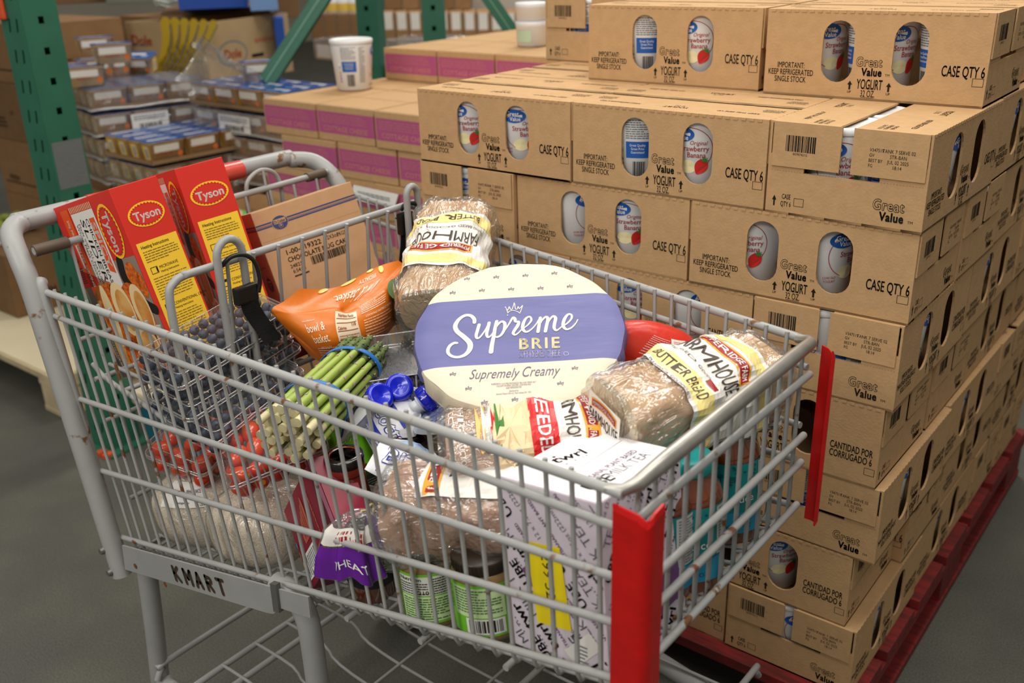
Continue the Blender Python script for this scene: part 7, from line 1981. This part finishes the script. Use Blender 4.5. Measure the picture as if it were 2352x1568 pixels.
cup(on(326, 165, zt_, 0.6, 0.25), 'tipped fruit cup on the topmost left tray, against the banana box', 'tipped cup')
cup(on(600, 184, 0.9375, 1.1), 'single fruit cup standing on the tray left of the white tub', 'single cup')
for o in bpy.data.objects:
    if o.get('group') in ('tipped cup', 'single cup'): del o['group']
# crumpled sheet of plastic
mb = MB()
cA, cB, cC, cD = at(415, 222, z=0.940), at(560, 200, z=0.940), at(425, 105, d=3.55), at(545, 122, d=3.45)
rr = random.Random(8)
def crum(u, v):
    p = (cA * (1 - u) + cB * u) * (1 - v) + (cC * (1 - u) + cD * u) * v
    return p + V3(0.05 * math.sin(7 * u + 3 * v), -0.05 * math.sin(5 * v + 4 * u), 0.018 * v +  0.018 * math.sin(11 * u + 2) * v + 0.010 * math.sin(23 * u + 9 * v))
mb.grid(crum, 30, 20, film('milky_sheet', gloss=0.12, alpha=0.14, bump=1.0, bscale=14)); tag(mb.build('plastic_sheet'), 'crumpled clear plastic sheet standing up between the fruit cup trays', 'plastic wrap')
# pale pallet under the cups
pallet('pallet', 'wooden pallet under the fruit cup trays', -3.32, 0.40, -2.1, 1.85, wood)
for i, (x, y, w_, d2, h, lab) in enumerate(((-3.30, 0.42, 0.66, 0.40, 0.40, 'lower block of packed kraft cases under the left fruit cup trays'), (-2.86, 0.83, 0.42, 0.6, 0.40, 'lower block of packed kraft cases under the right fruit cup trays'))):
    pass
# --- pink printed cartons
pink = mat('magenta_print', (182, 84, 132), 0.65, noise=0.05, nscale=20); pinkt = mat('pink_print_text', (206, 140, 118), 0.7)
PW, PD, PHt = 0.232, 0.30, 0.1005
def pink_print(mb, f):
    f1 = lifted(f, 0.0004)
    mb.rect(0.006, 0.022, PW - 0.002, 0.082, pink, f); mb.lines(0.016, 0.050, PW - 0.03, 0.076, 4, pinkt, f1, seed=2, th=0.2); mb.text('COTTAGE CHEESE', PW / 2, 0.036, 0.020, pinkt, f1, fit=PW * 0.78)
def pink_print2(mb, f): mb.rect(0.0, 0.022, PD - 0.004, 0.082, pink, f)
def make_pink():
    t = thing('cottage_cheese_carton', 'pink', 'carton'); mb = MB(); mb.box((0.001, 0.001, 0), (PW - 0.001, PD - 0.001, PHt - 0.001), kraft, bev=0.002)
    pink_print(mb, plane_fn((0, 0.001, 0), (1, 0, 0), (0, 0, 1))); pink_print2(mb, plane_fn((PW - 0.001, 0.001, 0), (0, 1, 0), (0, 0, 1)))
    f = plane_fn((0, 0, PHt - 0.001), (1, 0, 0), (0, 1, 0)); mb.rect(0.002, PD / 2 - 0.001, PW - 0.002, PD / 2 + 0.001, kraft_in, f); mb.rect(0.004, 0.004, PW - 0.004, 0.0075, film('clear_tape', gloss=0.3, alpha=0.0, bump=0.3), f)
    mb.build('carton_body', t); return t
PK = make_pink(); pk_used = [False]
rr = random.Random(3)
for r in range(5):
    z = 0.872 - r * PHt
    off = (0.0, 0.075, -0.02, 0.05, 0.0)[r]
    for c in range(4):
        for dpt in range(2 if r == 0 else 1):
            t = PK if not pk_used[0] else copy_tree(PK); pk_used[0] = True
            t.location = (-2.055 + off + c * (PW + 0.004) + rr.uniform(-.002, .002), 0.455 + dpt * (PD + 0.003) + rr.uniform(-.006, .006), z)
            t.rotation_euler = (0, 0, rr.uniform(-.012, .012))
            tag(t, 'kraft cottage cheese carton with pink band, %s row, %s from the left%s' % (('top', 'second', 'third', 'fourth', 'fifth')[r], ('first', 'second', 'third', 'fourth')[c], ', behind' if dpt else ''), 'carton', 'pink banded cottage cheese cartons')
for c in range(4):
    t = copy_tree(PK); q = at(878, 182, z=0.973)
    t.location = (q.x + 0.005 + c * (PW + 0.004), q.y + 0.01, 0.9735); t.rotation_euler = (0, 0, 0.0)
    tag(t, 'kraft cottage cheese carton with pink band set back on top, %s from the left' % ('first', 'second', 'third', 'fourth')[c], 'carton', 'pink banded cottage cheese cartons')
    for dpt in (1, 2):
        t = copy_tree(PK); t.location = (q.x + 0.005 + c * (PW + 0.004), q.y + 0.01 + dpt * (PD + 0.002), 0.9735)
        tag(t, 'kraft cottage cheese carton on the upper level, %s from the left, row %s' % (('first', 'second', 'third', 'fourth')[c], ('', 'behind', 'furthest back')[dpt]), 'carton', 'pink banded cottage cheese cartons')
# white tub left on the pink cartons
p = at(815, 203, z=0.974)
tub(Matrix.Translation((p.x, p.y, 0.974)) @ Matrix.Scale(1.12, 4), R(150), 'white yogurt tub left standing on the pink banded cartons', None)
# white jug and clear boxes of pastries further back
p = at(1222, 104, z=1.075)
mb = MB(); t = thing('white_tub', 'stacked white tubs at the right end of the pink banded cartons', 'tub', (p.x, p.y, 1.074))
mb.lathe([(0.042, 0), (0.048, 0.003), (0.050, 0.06), (0.052, 0.062), (0.052, 0.075), (0.047, 0.077)], white_pl, 24); mb.lathe([(0.042, 0.078), (0.048, 0.080), (0.050, 0.115), (0.052, 0.117), (0.052, 0.130), (0.047, 0.132)], white_pl, 24); mb.rect(-0.02, 0.015, 0.03, 0.05, mat('pale_green_print', (190, 214, 180), 0.5), cyl(0.0495), 10, 1); mb.build('tub_body', t)
for i, (px, py, lab) in enumerate(((705, 150, 'clear plastic box of pastries left of the white tub'), (905, 145, 'clear plastic box of pastries right of the white tub'))):
    p = at(px, py, z=0.935); t = thing('pastry_box', lab, 'plastic box', (p.x, p.y + 0.25, 0.936), (0, 0, R(-8)))
    mb = MB(); mb.box((-0.13, -0.09, 0), (0.13, 0.09, 0.035), kraft, bev=0.004); mb.box((-0.12, -0.0925, 0.008), (-0.02, -0.0905, 0.06), white); mb.build('pastries', t)
    mb = MB(); mb.box((-0.14, -0.10, -0.002), (0.14, 0.10, 0.085), wrap, bev=0.012); mb.build('clear_lid', t)
# --- far background stock
blue_bx = mat('blue_carton', (24, 76, 170), 0.6); ltblue = mat('light_blue_carton', (120, 160, 214), 0.6); yel_b = mat('yellow_bottle', (228, 196, 80), 0.5)
def far_carton(px0, px1, pyt, pyb, d, depth, m, lab, marks=(), grp='stock far behind the racks', name='shipping_carton'):
    """carton far behind, its face between two photo columns"""
    a, b2 = at(px0, pyb, d=d), at(px1, pyb, d=d); tp_ = at(px0, pyt, d=d)
    w_ = (Vector((b2.x, b2.y, 0)) - Vector((a.x, a.y, 0))).length; h = abs(tp_.z - a.z)
    an = math.atan2(b2.y - a.y, b2.x - a.x)
    return plain_carton(name, lab, (a.x, a.y, a.z), an, (w_, depth, h), m, grp, marks)
def mk_name(mb, f): mb.text('ELLENOS', 0.24, 0.10, 0.075, ltblue, f, bold=0.02)
far_carton(412, 572, -60, 24, 4.7, 0.5, blue_bx, 'blue carton with pale lettering at the top, behind the banana carton', (('f', mk_name),))
far_carton(576, 640, -60, 26, 4.65, 0.5, ltblue, 'light blue carton beside the lettered blue one', (('f', lambda mb, f: mb.ellipse(0.065, 0.12, 0.03, 0.03, lab_w, f, 14)),))
far_carton(395, 640, 28, 190, 5.0, 0.6, dkk2, 'dark brown carton behind the banana carton, under the blue ones')
far_carton(640, 662, 40, 150, 4.7, 0.4, blue_bx, 'narrow blue carton edge left of the slanted green brace')
far_carton(634, 690, -40, 42, 5.2, 0.4, dkk, 'small brown carton above the slanted green brace')
for i in range(4):
    far_carton(718 + i * 30, 746 + i * 30, 32, 90, 5.6, 0.4, dkk, 'brown carton under the yellow bottles, %s of four' % ('first', 'second', 'third', 'last')[i])
bp2 = [(0.040, 0), (0.045, 0.004), (0.045, 0.075), (0.038, 0.09), (0.03, 0.095), (0.03, 0.11), (0.028, 0.113)]
for i in range(5):
    p = at(735 + i * 26, 33, d=5.7); t = thing('yellow_bottle', 'white and yellow bottle on the far cartons behind the green posts', 'bottle', (p.x, p.y, p.z), group='bottles on the far cartons')
    mb = MB(); mb.lathe(bp2, white_pl, 18); mb.lathe([(0.0462, 0.02), (0.0462, 0.06)], yel_b, 18, cap0=False, cap1=False); mb.build('bottle_body', t)
far_carton(884, 970, 24, 36, 6.3, 0.5, kraft, 'kraft ledge of cartons between the two green posts') if False else None
for i in range(11):
    x0 = 880 + i * 31
    lbl = lambda mb, f: mb.rect(0.012, 0.06, 0.066, 0.16, lab_w, f)
    far_carton(x0, x0 + 29, 30, 92, 6.3, 0.4, kraft_in, 'far brown carton with white panel, %s in the row behind the green posts' % ('first', 'second', 'third', 'fourth', 'fifth', 'sixth', 'seventh', 'eighth', 'ninth', 'tenth', 'last')[i], (('f', lbl),))
far_carton(880, 1235, 92, 175, 6.2, 0.6, mat('grey_wrapped_load', (150, 142, 132), 0.6, noise=0.2, nscale=8), 'grey wrapped load under the row of white panelled cartons')
for i in range(5): far_carton(885 + i * 40, 922 + i * 40, -50, 22, 6.6, 0.4, (dkk, kraft_in, dkk, dkk, kraft_in)[i], 'upper far brown carton, %s in the row behind the green posts' % ('first', 'second', 'third', 'fourth', 'last')[i])
far_carton(1085, 1240, -60, 24, 6.8, 0.6, mat('pale_wrapped_load', (196, 186, 172), 0.5, noise=0.15, nscale=6), 'pale wrapped load at the top, right of the slanted green brace')
far_carton(245, 352, -50, 10, 5.2, 0.5, mat('grey_green_carton', (112, 118, 102), 0.6), 'grey green carton at the top edge, left of the blue one')
far_carton(105, 270, -60, 12, 5.4, 0.5, dkk2, 'dark brown carton at the top edge beside the rack post')
far_carton(-60, 60, -60, 40, 5.4, 0.5, dkk2, 'dark brown carton in the top left corner')
p = at(355, 14, d=5.0)
mb = MB(); mb.grid(lambda u, v: p + CR * (0.12 * u) + V3(0, 0, 0.045 * v + 0.006 * math.sin(9 * u)) + CF * (0.01 * math.sin(12 * v)), 12, 8, mat('shiny_film_roll', (206, 214, 206), 0.15, metal=0.4)); tag(mb.build('film_bundle'), 'bundle of shiny clear film above the banana carton', 'plastic wrap')
# teal tote behind the cart's rear legs
t = thing('plastic_tote', 'teal plastic tote with a cream lid on the floor by the rack post', 'tote', (-2.17, -0.055, 0), (0, 0, R(8)))
mb = MB(); mb.box((0, 0, 0.001), (0.30, 0.24, 0.13), mat('teal_plastic', (24, 100, 116), 0.5, noise=0.1, nscale=10), bev=0.015); mb.build('tote_body', t)
mb = MB(); mb.box((-0.01, -0.01, 0.1305), (0.31, 0.25, 0.175), mat('cream_plastic', (208, 196, 166), 0.6), bev=0.01); mb.build('tote_lid', t)

# white sheet and snack packets seen past the handle
mb = MB(); mb.add([at(812, 424, y=0.440), at(915, 446, y=0.440), at(905, 482, y=0.436), at(806, 455, y=0.436)], [(0, 3, 2, 1)], white)
wf = lambda x, y: at(812, 424, y=0.4395).lerp(at(915, 446, y=0.4395), x) + (at(806, 455, y=0.4355) - at(812, 424, y=0.4395)) * y
mb.lines(0.12, 0.35, 0.85, 0.65, 2, grey_ink, wf, seed=4, th=0.6)
tag(mb.build('paper_sheet'), 'white paper label on the pink banded cartons behind the child seat', 'paper')
cp_ = at(600, 500, z=0.60)
t = plain_carton('snack_carton', 'open kraft carton of snack packets behind the cart handle', (cp_.x - 0.32, cp_.y - 0.16, 0.0), 0.0, (0.56, 0.36, 0.60), kraft, None, (), open_top=True)
mb = MB(); mb.box((0.006, 0.006, 0.50), (0.554, 0.354, 0.52), kraft_in); mb.build('carton_liner', t)
pk_w = mat('packet_white', (228, 224, 212), 0.35, c2=(210, 176, 130), nscale=18, bump=0.4, bscale=30); pk_g = mat('packet_green', (110, 170, 70), 0.4)
for i, (dx_, dy_, rz) in enumerate(((-0.20, 0.02, 0.3), (-0.05, 0.06, -0.2), (0.10, 0.0, 0.5), (-0.10, -0.07, 0.1))):
    o = thing('snack_packet', 'white and green snack packet in the open carton behind the cart handle', 'packet', (cp_.x - 0.02 + dx_, cp_.y + 0.02 + dy_, 0.553), (0.15, 0.1, rz), 'snack packets in the open carton')
    P = blob(None, (0.085, 0.055, 0.028), pk_w, i, 2.4, 0.08)
    mb = MB(); mb.grid(P, 28, 16, pk_w, closed_u=True); mb.grid(lambda u, v: P(u, 0.70 + 0.14 * v) * 1.012, 28, 3, pk_g, closed_u=True); mb.build('packet', o)
